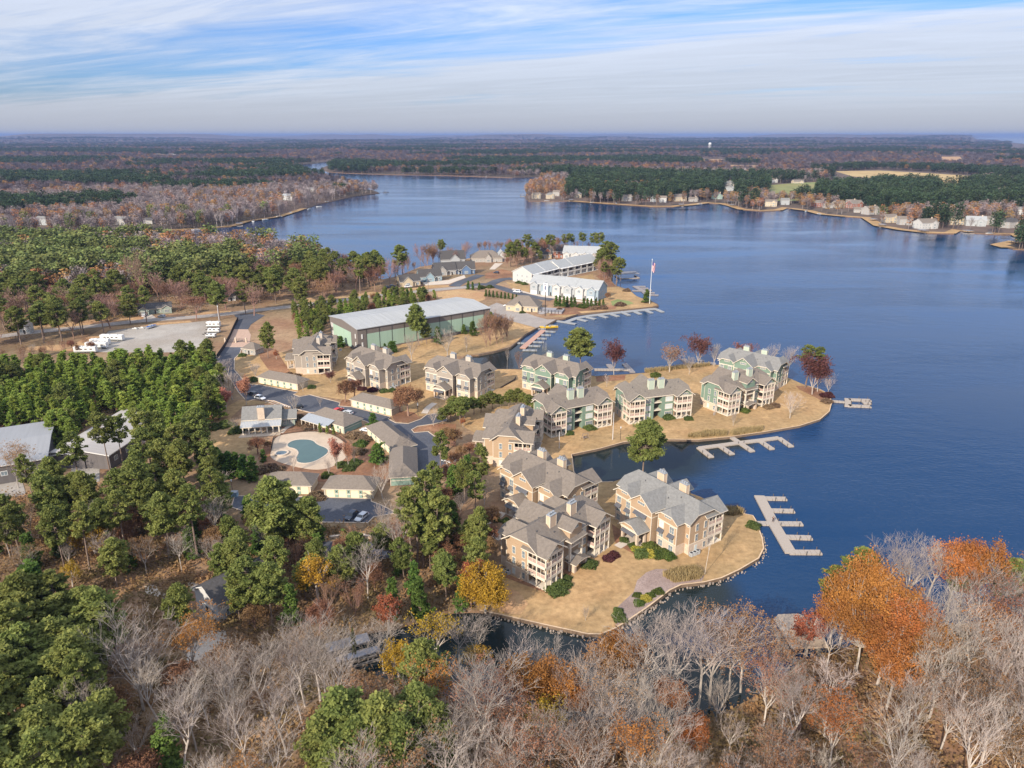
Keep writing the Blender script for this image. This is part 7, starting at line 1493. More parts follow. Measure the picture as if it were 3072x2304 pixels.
def scatter_trees(poly, spacing, mix, label_fn, seed, maxn=400, hr=(0.85, 1.12), avoid_water=True, wide=1.0, done=None):
    rng = random.Random(seed); xs = [p[0] for p in poly]; ys = [p[1] for p in poly]; pts = list(done or []); n0 = len(pts); tries = 0
    area = (max(xs)-min(xs))*(max(ys)-min(ys)); kinds = [m[0] for m in mix]; wts = [m[1] for m in mix]; hts = {m[0]: m[2] for m in mix}; cell = {}
    while tries < area/spacing**2*14 and len(pts)-n0 < maxn:
        tries += 1; p = (rng.uniform(min(xs), max(xs)), rng.uniform(min(ys), max(ys)))
        if not inside(p, poly) or blocked(p): continue
        if avoid_water and not inside(p, main_poly): continue
        key = (int(p[0]//spacing), int(p[1]//spacing)); ok = True
        for i in (-1, 0, 1):
            for j in (-1, 0, 1):
                for q in cell.get((key[0]+i, key[1]+j), ()):
                    if math.hypot(p[0]-q[0], p[1]-q[1]) < spacing: ok = False
        if not ok: continue
        cell.setdefault(key, []).append(p); pts.append(p)
        kd = rng.choices(kinds, wts)[0]; H = hts[kd]*rng.uniform(*hr); lb, gp = label_fn(kd); tree(kd, p, H, lb, group=gp, wide=wide*rng.uniform(0.9, 1.15))
    return len(pts)
def LB(where):
    nm = {'pine': 'tall pine', 'fullpine': 'full-crowned pine', 'highpine': 'high-crowned pine', 'young': 'young bushy pine', 'cedar': 'dark conical evergreen', 'oak': 'orange-leaved oak', 'gold': 'golden-leaved tree', 'brownleaf': 'brown-leaved tree', 'redleaf': 'red-leaved tree',
          'bare': 'leafless pale grey tree', 'barerust': 'half-bare tree with rusty leaves', 'cypress': 'reddish brown twiggy tree', 'smallbare': 'small leafless tree', 'bareF': 'leafless grey-brown tree', 'cypressF': 'reddish brown twiggy tree', 'rustF': 'half-bare tree with rusty leaves'}
    return lambda kd: ('%s %s' % (nm[kd], where), 'group of %s %s' % (nm[kd], where))
PZ = lambda pts, z=1.0: [G(x, y, z) for x, y in pts]
# young plantation
n = scatter_trees(PZ([(-60, 1075), (250, 1072), (470, 1055), (590, 1035), (640, 1110), (655, 1200), (560, 1255), (430, 1240), (260, 1280), (120, 1285), (-60, 1310)], 9), 4.0, [('young', 6, 10.5), ('fullpine', 0.5, 12)], LB('in the dense plantation below the gravel lot'), 1, 290, (0.65, 1.2), wide=1.2)
scatter_trees(PZ([(590, 1050), (640, 1060), (655, 1110), (650, 1180), (600, 1230), (560, 1180)], 9), 4.5, [('cedar', 2, 10), ('fullpine', 1, 13)], LB('at the corner beside the entrance drive'), 2, 40)
# pine row behind the warehouse
scatter_trees([W('g', x, y, 4) for x, y in [(-60, 880), (250, 870), (560, 810), (800, 770), (1200, 790), (1180, 840), (830, 880), (320, 960), (215, 1000), (210, 1130), (0, 1130)]], 5.0, [('fullpine', 3, 10), ('young', 3, 9), ('brownleaf', 0.4, 7)], LB('in the belt behind the warehouse'), 3, 110)
# wood behind the road: the front rows as single trees
scatter_trees(PZ([(-80, 890), (300, 880), (600, 870), (900, 820), (1000, 800), (1090, 810), (1130, 850), (1080, 880), (930, 905), (760, 925), (640, 935), (560, 950), (440, 960), (330, 985), (0, 1030), (-100, 1060)], 6), 6.0, [('pine', 3, 21), ('fullpine', 5, 20), ('bareF', 2.2, 18), ('cypressF', 2.2, 15), ('rustF', 1.4, 16)], LB('in the dense wood behind the road'), 4, 135, wide=1.2)
T('bare', 'i', 1240, 820, 375, 'tall pale bare tree standing out from the pine wood', wide=0.8, var=2); T('brownleaf', 'i', 1140, 945, 760, 'brownish tree left of the roadside house', wide=1.3)
T('fullpine', 'i', 690, 1040, 850, 'dark tree over the road left of the pole', wide=1.2)
scatter_trees(PZ([(0, 1085), (60, 1060), (230, 1040), (300, 1030), (280, 1055), (90, 1075), (0, 1100)], 2), 5, [('cypress', 1, 6), ('smallbare', 1, 6), ('brownleaf', 1, 5)], LB('on the rough strip below the road'), 5, 40)
# mixed wood between plantation and foreground
scatter_trees(PZ([(-60, 1520), (60, 1490), (110, 1430), (200, 1440), (290, 1440), (360, 1400), (420, 1330), (430, 1250), (560, 1240), (620, 1300), (660, 1380), (665, 1450), (600, 1500), (520, 1560), (300, 1570), (-60, 1570)], 14), 5.4, [('pine', 4, 18), ('fullpine', 5, 16), ('cedar', 2, 9), ('brownleaf', 1, 9), ('bare', 0.5, 13)], LB('in the mixed wood below the metal-roofed buildings'), 6, 150)
for kd, x, ty, H, lb in [('highpine', 850, 255, 21, 'tall open pine before the pale metal roof'), ('highpine', 985, 290, 19, 'slender pine crossing the pale metal roof'), ('highpine', 1210, 215, 22, 'tall pine at the right corner of the metal roof'), ('pine', 590, 400, 20, 'tall pine between the two metal-roofed buildings'), ('fullpine', 1110, 640, 21, 'bright tall pine standing clear in the left wood'), ('pine', 1600, 850, 21, 'tall slim pine at the edge of the left wood'), ('fullpine', 400, 640, 17, 'wide pine before the long grey roof'), ('fullpine', 460, 780, 16, 'pine right of the wide one'), ('pine', 200, 610, 15, 'pine over the long grey roof corner'),
                         ('redleaf', 530, 255, 8, 'scarlet tree beside the long grey roof'), ('gold', 760, 1160, 10, 'amber tree in the left brown wood'), ('cedar', 250, 1560, 14, 'bright green conical evergreen at the left edge'), ('smallbare', 1840, 790, 10, 'grey fan-shaped bare tree near the blue bin'), ('barerust', 60, 500, 15, 'orange half-bare tree at the left edge')]:
    TT(kd, 'j', x, ty, H, lb, wide=1.3 if kd in ('smallbare', 'cedar') else 1.0)
scatter_trees(PZ([(-60, 1620), (200, 1580), (450, 1560), (640, 1560), (700, 1600), (640, 1700), (400, 1740), (100, 1740), (-60, 1720)], 4), 6.5, [('bare', 2, 12), ('brownleaf', 2, 7), ('gold', 0.4, 8), ('barerust', 2, 11), ('fullpine', 1.0, 12), ('smallbare', 2, 7)], LB('in the brown wood at the left'), 7, 90)
# middle wood below the garages
for kd, x, ty, H, lb in [('fullpine', 600, 385, 22, 'tallest pine in front of the garage row'), ('fullpine', 760, 500, 17, 'pine right of the tallest one by the garages'), ('fullpine', 860, 540, 16, 'dark pine at the parking lot edge'), ('cedar', 950, 590, 12, 'dark tree left of the two parked cars'), ('pine', 1950, 285, 22, 'tall pine beside the two-tone garage'), ('pine', 1850, 420, 23, 'tallest pine left of the tan condominiums'), ('pine', 2040, 440, 22, 'tall pine right of the tallest'), ('pine', 1900, 520, 20, 'lower pine in the tall pine group'), ('fullpine', 2000, 560, 18, 'green pine filling the tall group'), ('pine', 1790, 460, 20, 'left pine of the tall group'),
                         ('bare', 1700, 620, 18, 'silver bare tree below the lower lot'), ('bare', 1410, 900, 16, 'broad silver bare tree below the stone wall'), ('bare', 530, 740, 12, 'bare tree behind the lower lot corner'), ('fullpine', 420, 1050, 16, 'wide olive pine left of the middle wood'), ('fullpine', 560, 1130, 15, 'olive pine below the wide one'), ('fullpine', 300, 900, 13, 'pine on the slope by the small lot'), ('gold', 985, 1080, 12, 'slim amber tree in the middle wood'), ('redleaf', 1610, 1400, 9, 'red-orange tree above the inlet'), ('cedar', 1230, 830, 6, 'small evergreen by the stone wall'), ('fullpine', 1230, 950, 13, 'evergreen below the stone wall')]:
    TT(kd, 'f', x, ty, H, lb, wide=1.15 if kd == 'fullpine' else 1.0)
scatter_trees(PZ([(690, 1620), (860, 1620), (1000, 1640), (1100, 1660), (1250, 1610), (1330, 1560), (1400, 1560), (1420, 1700), (1440, 1800), (1300, 1830), (1100, 1870), (900, 1900), (700, 1860), (660, 1740)], 3), 5.8, [('cedar', 2.4, 9), ('fullpine', 2.2, 12), ('brownleaf', 2.5, 7), ('bare', 0.6, 12), ('cypress', 0.8, 9), ('redleaf', 0.2, 6)], LB('in the middle wood above the inlet'), 8, 100)
scatter_trees([W('d', x, y) for x, y in [(0, 300), (330, 200), (430, 420), (480, 560), (560, 800), (570, 1000), (520, 1200), (380, 1340), (200, 1380), (0, 1380)]], 5.0, [('cedar', 1.5, 9), ('fullpine', 2.2, 13), ('brownleaf', 3, 7), ('pine', 1.2, 17), ('smallbare', 1, 7)], LB('in the wood left of the tan condominiums'), 9, 75)
scatter_trees([W('f', x, y, 1) for x, y in [(-100, 720), (260, 700), (420, 700), (900, 720), (1010, 860), (1180, 1010), (1480, 1010), (1560, 800), (1720, 720), (1900, 900), (1900, 1250), (1200, 1200), (850, 1100), (500, 1000), (-100, 900)]], 5.6, [('brownleaf', 2.5, 6.5), ('smallbare', 3, 8), ('bare', 1.2, 13), ('cedar', 1.2, 7), ('fullpine', 1.2, 12), ('barerust', 1, 11)], LB('on the slope below the lower parking lot'), 19, 75)
# foreground: left pines
scatter_trees(PZ([(-80, 1790), (150, 1745), (330, 1770), (350, 1850), (290, 1950), (285, 2150), (180, 2260), (-80, 2280)], 16), 4.6, [('fullpine', 5, 18), ('pine', 3, 19)], LB('in the olive pine mass at the lower left'), 11, 80, wide=1.15)
for kd, x, y, H, lb in [('bare', 1060, 270, 22, 'great spreading bare tree at the lower left'), ('bare', 1850, 600, 18, 'pale bare tree right of the great spreading one'), ('bare', 1570, 800, 17, 'slim bare tree right of the great spreading one'), ('cedar', 1380, 1230, 12, 'bright green conical tree among bare trees'), ('fullpine', 1500, 70, 14, 'pine over the white gable house'), ('bare', 110, 1440, 12, 'bare tree in the bottom left corner')]:
    TT(kd, 'k', x, y, H, lb, var=(2 if x == 1060 else None))
scatter_trees(PZ([(260, 1960), (420, 1900), (560, 1880), (700, 1860), (900, 1870), (1010, 1920), (1010, 2060), (900, 2200), (700, 2420), (200, 2420), (220, 2200)], 13), 5.8, [('bare', 7, 16), ('barerust', 1.0, 15), ('brownleaf', 0.7, 9), ('smallbare', 1.5, 9)], LB('in the lower left grey wood'), 12, 90)
for kd, x, y, H, lb in [('fullpine', 1480, 560, 16, 'bright green pine above the bottom pine group'), ('fullpine', 1380, 640, 15, 'green pine left in the bright pair'), ('fullpine', 720, 1000, 19, 'dark-topped pine in the bottom pine group'), ('fullpine', 1050, 1060, 19, 'olive pine in the middle of the bottom group'), ('fullpine', 1350, 930, 18, 'pine behind in the bottom group'), ('fullpine', 880, 1180, 17, 'lower olive pine in the bottom group'), ('fullpine', 1180, 1200, 17, 'lower right olive pine in the bottom group'), ('fullpine', 560, 1250, 16, 'left olive pine in the bottom group'), ('fullpine', 1450, 1080, 16, 'brownish pine at the right of the bottom group'), ('fullpine', 700, 1400, 15, 'lowest left pine in the bottom group'), ('fullpine', 1000, 1430, 15, 'lowest middle pine in the bottom group'), ('fullpine', 1230, 1430, 14, 'lowest right pine in the bottom group'), ('cedar', 1590, 1400, 9, 'small bright evergreen by the bottom group'), ('cedar', 1580, 1200, 9, 'small yellowish evergreen by the bottom group'),
                        ('bare', 480, 380, 18, 'silver bare tree above the boathouses'), ('bare', 640, 380, 17, 'silver bare tree left of the boathouse roof'), ('bare', 350, 450, 17, 'grey bare tree left of the silver pair'), ('bare', 1070, 350, 13, 'white bare tree against the dark inlet'), ('bare', 1740, 300, 13, 'slim bare tree at the inlet, left of a pair'), ('bare', 1880, 310, 13, 'slim bare tree at the inlet, right of a pair'), ('baregold', 1530, 310, 13, 'yellow-topped tree over the inlet'), ('gold', 1220, 560, 9.5, 'golden tree beside the bright pine pair'), ('baregold', 1880, 600, 9, 'olive gold tree near the inlet mouth'), ('bare', 1850, 770, 22, 'huge white-limbed bare tree at bottom centre'), ('bare', 2050, 700, 20, 'bare tree right of the huge white one'), ('smallbare', 1350, 790, 8, 'small silver tree between pine groups')]:
    TT(kd, 'l', x, y, H, lb, wide=1.1)
T('pine', 'l', 870, 900, 450, 'dead russet trunk beside the boathouse', wide=0.25)
for kd, x, y, H, lb in [('oak', 130, 745, 14, 'orange oak over the inlet mouth'), ('oak', 360, 775, 13, 'orange oak right of the inlet mouth one'), ('oak', 850, 540, 13, 'small bright orange crown over the water, left'), ('oak', 970, 525, 13, 'small bright orange crown over the water, right'), ('oak', 545, 915, 11, 'amber oak below the orange pair'), ('oak', 1560, 1240, 9, 'orange-brown crown deep among bare trees'), ('barerust', 1960, 280, 18, 'rusty crowned tree rising over the water'), ('barerust', 2060, 330, 17, 'rusty tree right of the rising one'), ('bare', 1160, 310, 20, 'tall grey bare tree over the water, first'), ('bare', 1440, 280, 21, 'tall grey bare tree over the water, second'), ('bare', 1700, 290, 21, 'tall grey bare tree over the water, third'), ('bare', 1800, 320, 20, 'tall grey bare tree over the water, fourth'),
                        ('bare', 110, 590, 14, 'grey bare tree on the inlet bank, left'), ('bare', 330, 560, 14, 'grey bare tree on the inlet bank, right'), ('bare', 560, 690, 16, 'twiggy grey tree on the near bank, left'), ('bare', 720, 610, 17, 'twiggy grey tree on the near bank, right'), ('bare', 900, 990, 15, 'white forked tree in front'), ('bare', 1150, 1050, 15, 'white forked tree right in front'), ('barerust', 230, 1260, 15, 'orange-brown half-bare tree at the bottom'), ('barerust', 640, 1340, 14, 'orange half-bare tree at the bottom middle'), ('gold', 310, 1060, 11, 'olive-yellow tree beneath the orange oaks')]:
    TT(kd, 'm', x, y, H, lb, wide=0.85 if kd == 'oak' else 1.1)
scatter_trees(PZ([(1020, 2080), (1200, 2060), (1400, 2030), (1560, 2050), (1750, 2010), (1900, 1960), (2150, 1930), (2400, 1960), (2500, 2060), (2700, 2200), (2900, 2400), (1000, 2440)], 14), 5.5, [('bare', 5, 17), ('barerust', 3.4, 16), ('gold', 0.3, 9), ('fullpine', 0.35, 12), ('brownleaf', 1.2, 9), ('oak', 0.6, 10), ('smallbare', 1.2, 9)], LB('in the wood along the bottom edge'), 13, 150)
for kd, x, y, H, lb in [('fullpine', 820, 290, 18, 'round lime-green pine at the water left of the orange oaks'), ('fullpine', 640, 430, 15, 'lime-green pine lower left of the round one'), ('oak', 900, 385, 18, 'orange oak highest in the lakeside cluster'), ('oak', 720, 520, 16, 'orange-brown oak leaning over the water'), ('oak', 1130, 590, 17, 'vivid orange oak right of the highest'), ('oak', 1280, 760, 16, 'vivid orange oak in the middle of the cluster'), ('oak', 860, 830, 14, 'amber oak low in the cluster'), ('oak', 1050, 920, 14, 'amber oak in the lower middle of the cluster'), ('oak', 1380, 880, 15, 'orange oak right end of the cluster'), ('oak', 1130, 1150, 13, 'golden brown oak at the cluster foot'), ('oak', 600, 700, 12, 'olive-orange oak at the water edge'),
                        ('oak', 1690, 215, 17, 'orange oak at the right shore, left of a pair'), ('oak', 1900, 245, 17, 'orange oak at the right shore, right of a pair'), ('fullpine', 1760, 330, 13, 'olive pine between the orange pair'), ('fullpine', 2110, 350, 14, 'dark pine at the far right shore'), ('bare', 1150, 200, 19, 'grey bare tree behind the orange cluster'), ('bare', 1290, 210, 18, 'grey bare tree right behind the cluster'), ('bare', 1480, 200, 18, 'grey bare tree left of the orange pair'), ('redleaf', 380, 865, 9, 'pinkish red tree beside the tan-roofed dock'), ('barerust', 100, 960, 14, 'rusty tree left of the tan-roofed dock'), ('bare', 570, 890, 12, 'slim bare tree right of the pink one'), ('barerust', 2080, 850, 16, 'pinkish half-bare tree at the right edge'),
                        ('bare', 200, 1270, 14, 'pale bare tree on the olive clearing'), ('bare', 600, 1250, 16, 'white-limbed tree below the orange cluster')]:
    TT(kd, 'n', x, y, H, lb, wide=0.84 if kd == 'oak' else 1.1)
scatter_trees([W('n', x, y, 15) for x, y in [(1420, 640), (1650, 560), (1900, 560), (2300, 480), (3300, 400), (3300, 1900), (1100, 1900), (1150, 1350), (1500, 1150)]], 4.9, [('bare', 7, 18), ('barerust', 1.8, 16), ('smallbare', 1, 9)], LB('in the pale wood at the lower right'), 14, 130)
print('TREES', USED)

# ------------------------------------------------------------------ woods too many to count
def lod(seed, kind):
    rng = np.random.default_rng(seed)
    if kind == 'pine':
        H = 19; n = 300; th = rng.random(n)*6.283; z = rng.uniform(0.35, 1.0, n); rr = 3.6*np.sqrt(np.clip(1-((z-0.62)/0.40)**2, 0.05, 1))*rng.uniform(0.6, 1.05, n)
        c = np.stack([np.cos(th)*rr, np.sin(th)*rr, z*H], 1); lb_ = rng.integers(0, 9, n); off = rng.normal(size=(9, 3))*np.array([1.1, 1.1, 1.6]); c += off[lb_]
        v = cards_mesh('t', c, rng.uniform(0.7, 1.5, n), rng, M_pineL, 0.7); co = np.empty(len(v.vertices)*3, np.float32); v.vertices.foreach_get('co', co); bpy.data.meshes.remove(v)
        tv = seg_verts([((0, 0, -0.5), (0, 0, H*0.9), 0.28, 0.08)], 4); return np.concatenate([co.reshape(-1, 3), tv]), n
    H = 17; segs = [((0, 0, -0.5), (0.1, 0, H*0.45), 0.22, 0.15)]; 
    for k in range(9):
        a = rng.random()*6.283; s = rng.uniform(0.2, 0.5); p = np.array([0.1, 0, H*rng.uniform(0.3, 0.45)]); q = p+np.array([math.cos(a)*s, math.sin(a)*s, 1.0])*H*rng.uniform(0.28, 0.42); segs.append((p, q, 0.11, 0.05))
        for j in range(7):
            b = p+(q-p)*rng.uniform(0.3, 1); d = np.array([rng.normal()*0.5, rng.normal()*0.5, 0.9]); e_ = b+d*rng.uniform(1.6, 3.4); segs.append((b, e_, 0.07, 0.04))
            for i in range(3): d2 = d+rng.normal(size=3)*0.5; f = b+(e_-b)*rng.uniform(0.3, 1); segs.append((f, f+d2*1.3, 0.05, 0.035))
    sv = seg_verts(segs, 2)
    if kind in ('rust', 'twig'):
        n = 170 if kind == 'rust' else 80; th = rng.random(n)*6.283; z = rng.uniform(0.4, 1.0, n); rr = 3.4*np.sqrt(np.clip(1-((z-0.7)/0.36)**2, 0.05, 1))*rng.uniform(0.3, 1.05, n); c = np.stack([np.cos(th)*rr, np.sin(th)*rr, z*H], 1)
        v = cards_mesh('t', c, rng.uniform(0.5, 1.1, n), rng, M_brnL, 0.4); co = np.empty(len(v.vertices)*3, np.float32); v.vertices.foreach_get('co', co); bpy.data.meshes.remove(v); return np.concatenate([co.reshape(-1, 3), sv]), n
    return sv, 0
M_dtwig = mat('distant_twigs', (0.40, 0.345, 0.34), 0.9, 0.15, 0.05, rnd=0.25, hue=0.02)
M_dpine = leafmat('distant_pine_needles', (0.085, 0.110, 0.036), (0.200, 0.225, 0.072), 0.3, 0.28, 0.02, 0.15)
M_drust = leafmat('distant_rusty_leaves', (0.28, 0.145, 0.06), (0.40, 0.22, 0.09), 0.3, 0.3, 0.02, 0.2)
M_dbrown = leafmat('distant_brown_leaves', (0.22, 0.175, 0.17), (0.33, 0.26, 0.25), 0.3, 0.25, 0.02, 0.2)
proto_col = bpy.data.collections.new('woodland_tree_kinds')
for i, kd in enumerate(['bare', 'bare', 'pine', 'pine', 'rust', 'twig', 'twig']):
    v, n = lod(200+i, kd); tot = len(v)//4; idx = np.ones(tot, np.int32); idx[:n] = 0
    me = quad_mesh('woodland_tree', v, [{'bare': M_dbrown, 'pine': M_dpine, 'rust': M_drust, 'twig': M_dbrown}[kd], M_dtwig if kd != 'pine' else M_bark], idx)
    o = bpy.data.objects.new('woodland_tree_%d' % i, me); proto_col.objects.link(o)
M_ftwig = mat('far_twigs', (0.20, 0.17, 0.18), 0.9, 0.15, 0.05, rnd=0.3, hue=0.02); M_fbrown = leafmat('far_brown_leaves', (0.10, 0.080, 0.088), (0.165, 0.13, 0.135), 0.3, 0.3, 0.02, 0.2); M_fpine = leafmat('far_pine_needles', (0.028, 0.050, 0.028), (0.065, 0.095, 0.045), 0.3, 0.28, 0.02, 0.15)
for i, kd in enumerate(['bare', 'bare', 'pine', 'pine', 'rust', 'twig', 'twig']):
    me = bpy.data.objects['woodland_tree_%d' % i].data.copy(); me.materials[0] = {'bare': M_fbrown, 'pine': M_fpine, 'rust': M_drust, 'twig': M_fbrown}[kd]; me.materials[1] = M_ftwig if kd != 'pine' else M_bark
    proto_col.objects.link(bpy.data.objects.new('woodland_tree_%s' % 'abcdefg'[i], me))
NG = None
def instancer():
    ng = bpy.data.node_groups.new('woodland', 'GeometryNodeTree'); ng.interface.new_socket('Geometry', in_out='INPUT', socket_type='NodeSocketGeometry'); ng.interface.new_socket('Geometry', in_out='OUTPUT', socket_type='NodeSocketGeometry')
    gi = ng.nodes.new('NodeGroupInput'); go = ng.nodes.new('NodeGroupOutput'); iop = ng.nodes.new('GeometryNodeInstanceOnPoints'); ci = ng.nodes.new('GeometryNodeCollectionInfo'); ci.inputs[0].default_value = proto_col; ci.inputs['Separate Children'].default_value = True; ci.inputs['Reset Children'].default_value = True
    def attr(nm, ty): a = ng.nodes.new('GeometryNodeInputNamedAttribute'); a.data_type = ty; a.inputs[0].default_value = nm; return a.outputs[0]
    L = ng.links.new; L(gi.outputs[0], iop.inputs['Points']); L(ci.outputs[0], iop.inputs['Instance']); iop.inputs['Pick Instance'].default_value = True
    L(attr('k', 'INT'), iop.inputs['Instance Index']); L(attr('s', 'FLOAT_VECTOR'), iop.inputs['Scale']); e2r = ng.nodes.new('FunctionNodeEulerToRotation'); L(attr('r', 'FLOAT_VECTOR'), e2r.inputs[0]); L(e2r.outputs[0], iop.inputs['Rotation'])
    L(iop.outputs[0], go.inputs[0]); return ng
def woodland(name, label, pts, ks, ss):
    global NG
    NG = NG or instancer(); me = bpy.data.meshes.new(name); me.from_pydata(pts, [], []); rng = np.random.default_rng(3)
    me.attributes.new('k', 'INT', 'POINT').data.foreach_set('value', np.array(ks, np.int32)); me.attributes.new('s', 'FLOAT_VECTOR', 'POINT').data.foreach_set('vector', np.array(ss, np.float32).ravel())
    r = np.zeros((len(pts), 3), np.float32); r[:, 2] = rng.random(len(pts))*6.283; me.attributes.new('r', 'FLOAT_VECTOR', 'POINT').data.foreach_set('vector', r.ravel())
    o = put(name, me); md = o.modifiers.new('woodland', 'NODES'); md.node_group = NG; tag(o, label, 'woodland', kind='stuff'); return o
FIELDS = [[G(x, y) for x, y in pp] for pp in ([(2495, 516), (2640, 508), (2790, 516), (2950, 528), (2935, 552), (2890, 570), (2700, 564), (2660, 556), (2600, 570), (2450, 578), (2440, 606), (2300, 606), (2300, 552), (2500, 543)], [(2095, 476), (2170, 476), (2180, 492), (2105, 492)], [(2175, 493), (2285, 495), (2275, 512), (2185, 508)], [(2815, 468), (2885, 468), (2895, 490), (2825, 490)],
          [(440, 505), (560, 505), (560, 468), (440, 466)], [(830, 448), (900, 447), (905, 440), (830, 440)])][:-2] + [[G(x, y) for x, y in [(460, 472), (540, 472), (540, 464), (460, 464)]]]
HOUSEPTS = [W('q', x, y) for (x, y, *_r) in FH] + [W('p', x, y) for x, y in ((1238, 318), (245, 345), (1345, 280), (180, 425), (515, 425), (640, 420), (15, 440))]
CH = [G(905, 498), G(990, 482), G(1025, 484), G(985, 500), G(990, 516), G(940, 524), G(870, 508)]
HOUSEPX = []
for (x, y, wc, sh, w, st) in FH: q = C('q', x, y); g_ = G(*q); HOUSEPX.append((g_[0], g_[1], q[0], q[1], w*FPX/g_[1]*0.5+4))
for x, y, w in ((1238, 318, 24), (1345, 280, 16), (180, 425, 16), (515, 425, 16), (640, 420, 13)): q = C('p', x, y); g_ = G(*q); HOUSEPX.append((g_[0], g_[1], q[0], q[1], w*FPX/g_[1]*0.35))
def build_woods():
    rng = random.Random(9); regs = {'left': ([], [], []), 'right': ([], [], []), 'far': ([], [], [])}
    r = 480.0
    while r < 16000:
        sp = 7.4 if r < 900 else 7.4+(r-900)*0.0078; half = math.radians(42); n = int(2*half*r/sp)
        for i in range(n):
            az = -half+2*half*(i+rng.random())/n; rr = r+rng.uniform(-0.5, 0.5)*sp; x, y = rr*math.sin(az), rr*math.cos(az)
            if abs(x) > y*0.80+60: continue
            if r < 4200:
                if not inside((x, y), far_poly): continue
                ty = (CAM_H-18)/y; tpy = 1152-FPX*math.tan(PITCH-math.atan(ty)); tpx = 1536+FPX*x/(y*math.cos(PITCH)+80*math.sin(PITCH))
                if r < 1900 and any(y < hy-3 and abs(tpx-hpx) < hw and tpy < hpy+1 and (hpy > 595 or y > hy*0.80) and rng.random() < 0.9 for hx, hy, hpx, hpy, hw in HOUSEPX): continue
                if any(inside((x, y), f) for f in FIELDS) or inside((x, y), CH): continue
                if r < 1700 and any((x-hx)**2+((y-hy+7)*(0.35 if y < hy else 0.8))**2 < 15**2 for hx, hy in HOUSEPTS): continue
            elif inside((x, y), FARLAKE) or (math.degrees(az) > 33.2 and r > 5700): continue
            z = far_height(x, y); sc = (sp/7.4)**0.62; f = fbm(x*0.75, y, 150 if r < 2000 else 420, 4); g = fbm(x+999, y, 60, 2)
            px = 1536+FPX*x/(y*math.cos(PITCH)+98*math.sin(PITCH))
            lake = r < 1700
            if r < 1100 and x < 0: pine = f > 0.74
            elif r < 1800 and x > 0: 
                shore = any(abs(x-q[0]) < 45 and 0 <= y-q[1] < 24 for q in shoreR[:20]) or px < 1700
                pine = (not shore) and f > 0.34
                if r < 1350 and shore and rng.random() < 0.35: continue
            else: pine = f > 0.53
            if pine: k = rng.choice((2, 3)) if rng.random() < 0.92 else rng.choice((0, 4))
            elif r < 1800 and x > 0 and r < 1500: k = rng.choice((4, 4, 4, 5, 6, 4)) if shore else rng.choice((5, 6, 4))
            else: k = rng.choice((0, 1, 5, 6, 5, 6, 0, 1)) if rng.random() < 0.93-(0.22 if g > 0.62 else 0) else 4
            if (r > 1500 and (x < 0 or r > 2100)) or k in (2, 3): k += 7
            if r < 1000 and rng.random() < 0.04: k = 2
            h = rng.uniform(0.78, 1.18)*(1.0 if r < 4000 else 1.1)*(1.22 if x > 60 and r < 2000 and k in (9, 10) else 1.0)
            b = 'far' if r > 2100 else ('left' if x < 60 else 'right'); P_, K_, S_ = regs[b]; P_.append((x, y, z-0.4)); K_.append(k); S_.append((sc*rng.uniform(.85, 1.2), sc*rng.uniform(.85, 1.2), h))
        r += sp*0.95
    woodland('woodland', 'grey and russet leafless wood covering the far left shore', *regs['left']); woodland('woodland', 'dark pine and russet wood covering the far right shore', *regs['right']); woodland('woodland', 'endless bluish forest stretching to the horizon', *regs['far'])
    print('WOODS', {k: len(v[0]) for k, v in regs.items()})
build_woods()
def back_wood():
    rng = random.Random(31); P_, K_, S_ = [], [], []
    polys = [(PZ([(-300, 752), (0, 750), (400, 747), (640, 745), (800, 756), (930, 780), (980, 800), (900, 828), (600, 880), (300, 890), (-300, 905)]), 7.2)]
    for poly, sp in polys:
        xs = [p[0] for p in poly]; ys = [p[1] for p in poly]; x = min(xs)
        while x < max(xs):
            y = min(ys)
            while y < max(ys):
                p = (x+rng.uniform(-2.5, 2.5), y+rng.uniform(-2.5, 2.5)); y += sp
                if inside(p, poly) and inside(p, main_poly):
                    back = p[1] > G(1536, 790)[1]; f = fbm(p[0], p[1], 45, 2)
                    k = rng.choice((0, 1, 5, 6, 0, 4, 4)) if (back and f < 0.66) or f < (0.44 if p[0] < -130 else 0.62) else rng.choice((2, 3))
                    P_.append((*p, 0.8)); K_.append(k); w_ = rng.uniform(1.05, 1.6); S_.append((w_, w_, rng.uniform(0.8, 1.2)))
            x += sp
    woodland('woodland', 'bare and pine wood between the roadside pines and the cove', P_, K_, S_)
back_wood()
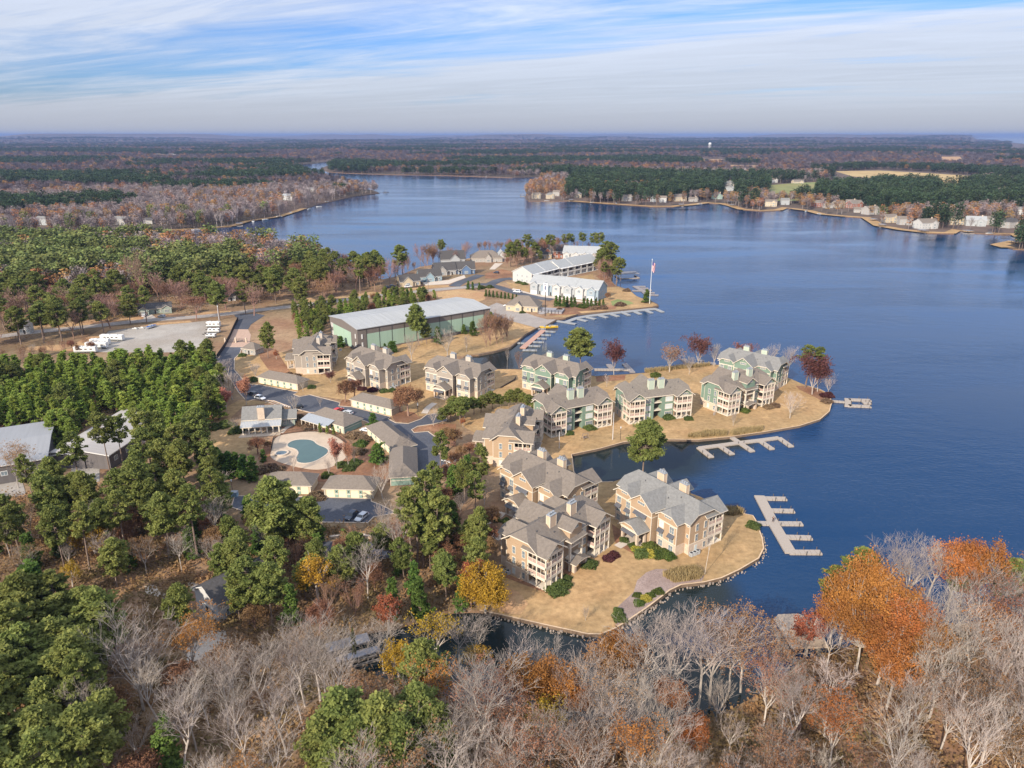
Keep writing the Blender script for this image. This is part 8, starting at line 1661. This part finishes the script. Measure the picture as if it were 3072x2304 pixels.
def undergrowth():
    """low brush and saplings on the floor of the near woods"""
    rng = random.Random(21); V = []; nr = np.random.default_rng(4); C_, S = [], []
    zones = [PZ([(-80, 1500), (430, 1440), (650, 1500), (700, 1600), (1300, 1560), (1430, 1800), (1040, 1900), (1000, 2000), (1400, 2120), (2000, 2180), (2500, 1960), (3200, 1850), (3600, 2500), (-600, 2500)]), PZ([(-80, 830), (900, 800), (1120, 850), (640, 930), (0, 1030)]), PZ([(-80, 1110), (400, 1100), (640, 1100), (640, 1300), (430, 1330), (-80, 1400)])]
    for zi, poly in enumerate(zones):
        xs = [p[0] for p in poly]; ys = [max(60, p[1]) for p in poly]; n = (5200, 1500, 1500)[zi]; c = 0; tries = 0
        while c < n and tries < n*8:
            tries += 1; p = (rng.uniform(min(xs), max(xs)), rng.uniform(min(ys), max(ys)))
            if not inside(p, poly) or not inside(p, main_poly) or blocked(p) or inside(p, lawn): continue
            c += 1; m = rng.randint(16, 34); hh = rng.uniform(0.5, 2.6); v = nr.normal(size=(m, 3))*np.array([1.0, 1.0, 0.45*hh]); v[:, 2] = np.abs(v[:, 2])+1.0; v[:, 0] += p[0]; v[:, 1] += p[1]; C_.append(v); S.append(nr.uniform(0.2, 0.55, m))
    C_ = np.concatenate(C_); S = np.concatenate(S); me = cards_mesh('undergrowth', C_, S, nr, leafmat('brush_leaves', (0.15, 0.125, 0.055), (0.36, 0.20, 0.10), 0.12, 0.0, 0.0), 0.3)
    tag(put('undergrowth', me), 'brown and olive brush on the floor of the near woods', 'undergrowth', kind='stuff')
undergrowth()

# ------------------------------------------------------------------ the air between
def haze():
    m = bpy.data.materials.new('haze_air'); m.use_nodes = True; t = m.node_tree; t.nodes.clear(); o = N(t, 'ShaderNodeOutputMaterial'); v = N(t, 'ShaderNodeVolumePrincipled')
    v.inputs['Color'].default_value = (0.25, 0.36, 0.66, 1); v.inputs['Density'].default_value = 5.5e-5; v.inputs['Anisotropy'].default_value = 0.0; t.links.new(v.outputs[0], o.inputs['Volume'])
    mb = MB(); mb.box(-60000, 60000, -1500, 60000, -3, 152); tag(mb.build('haze', [m]), 'thin bluish haze lying over the lake and forest', 'haze', kind='stuff')
haze()
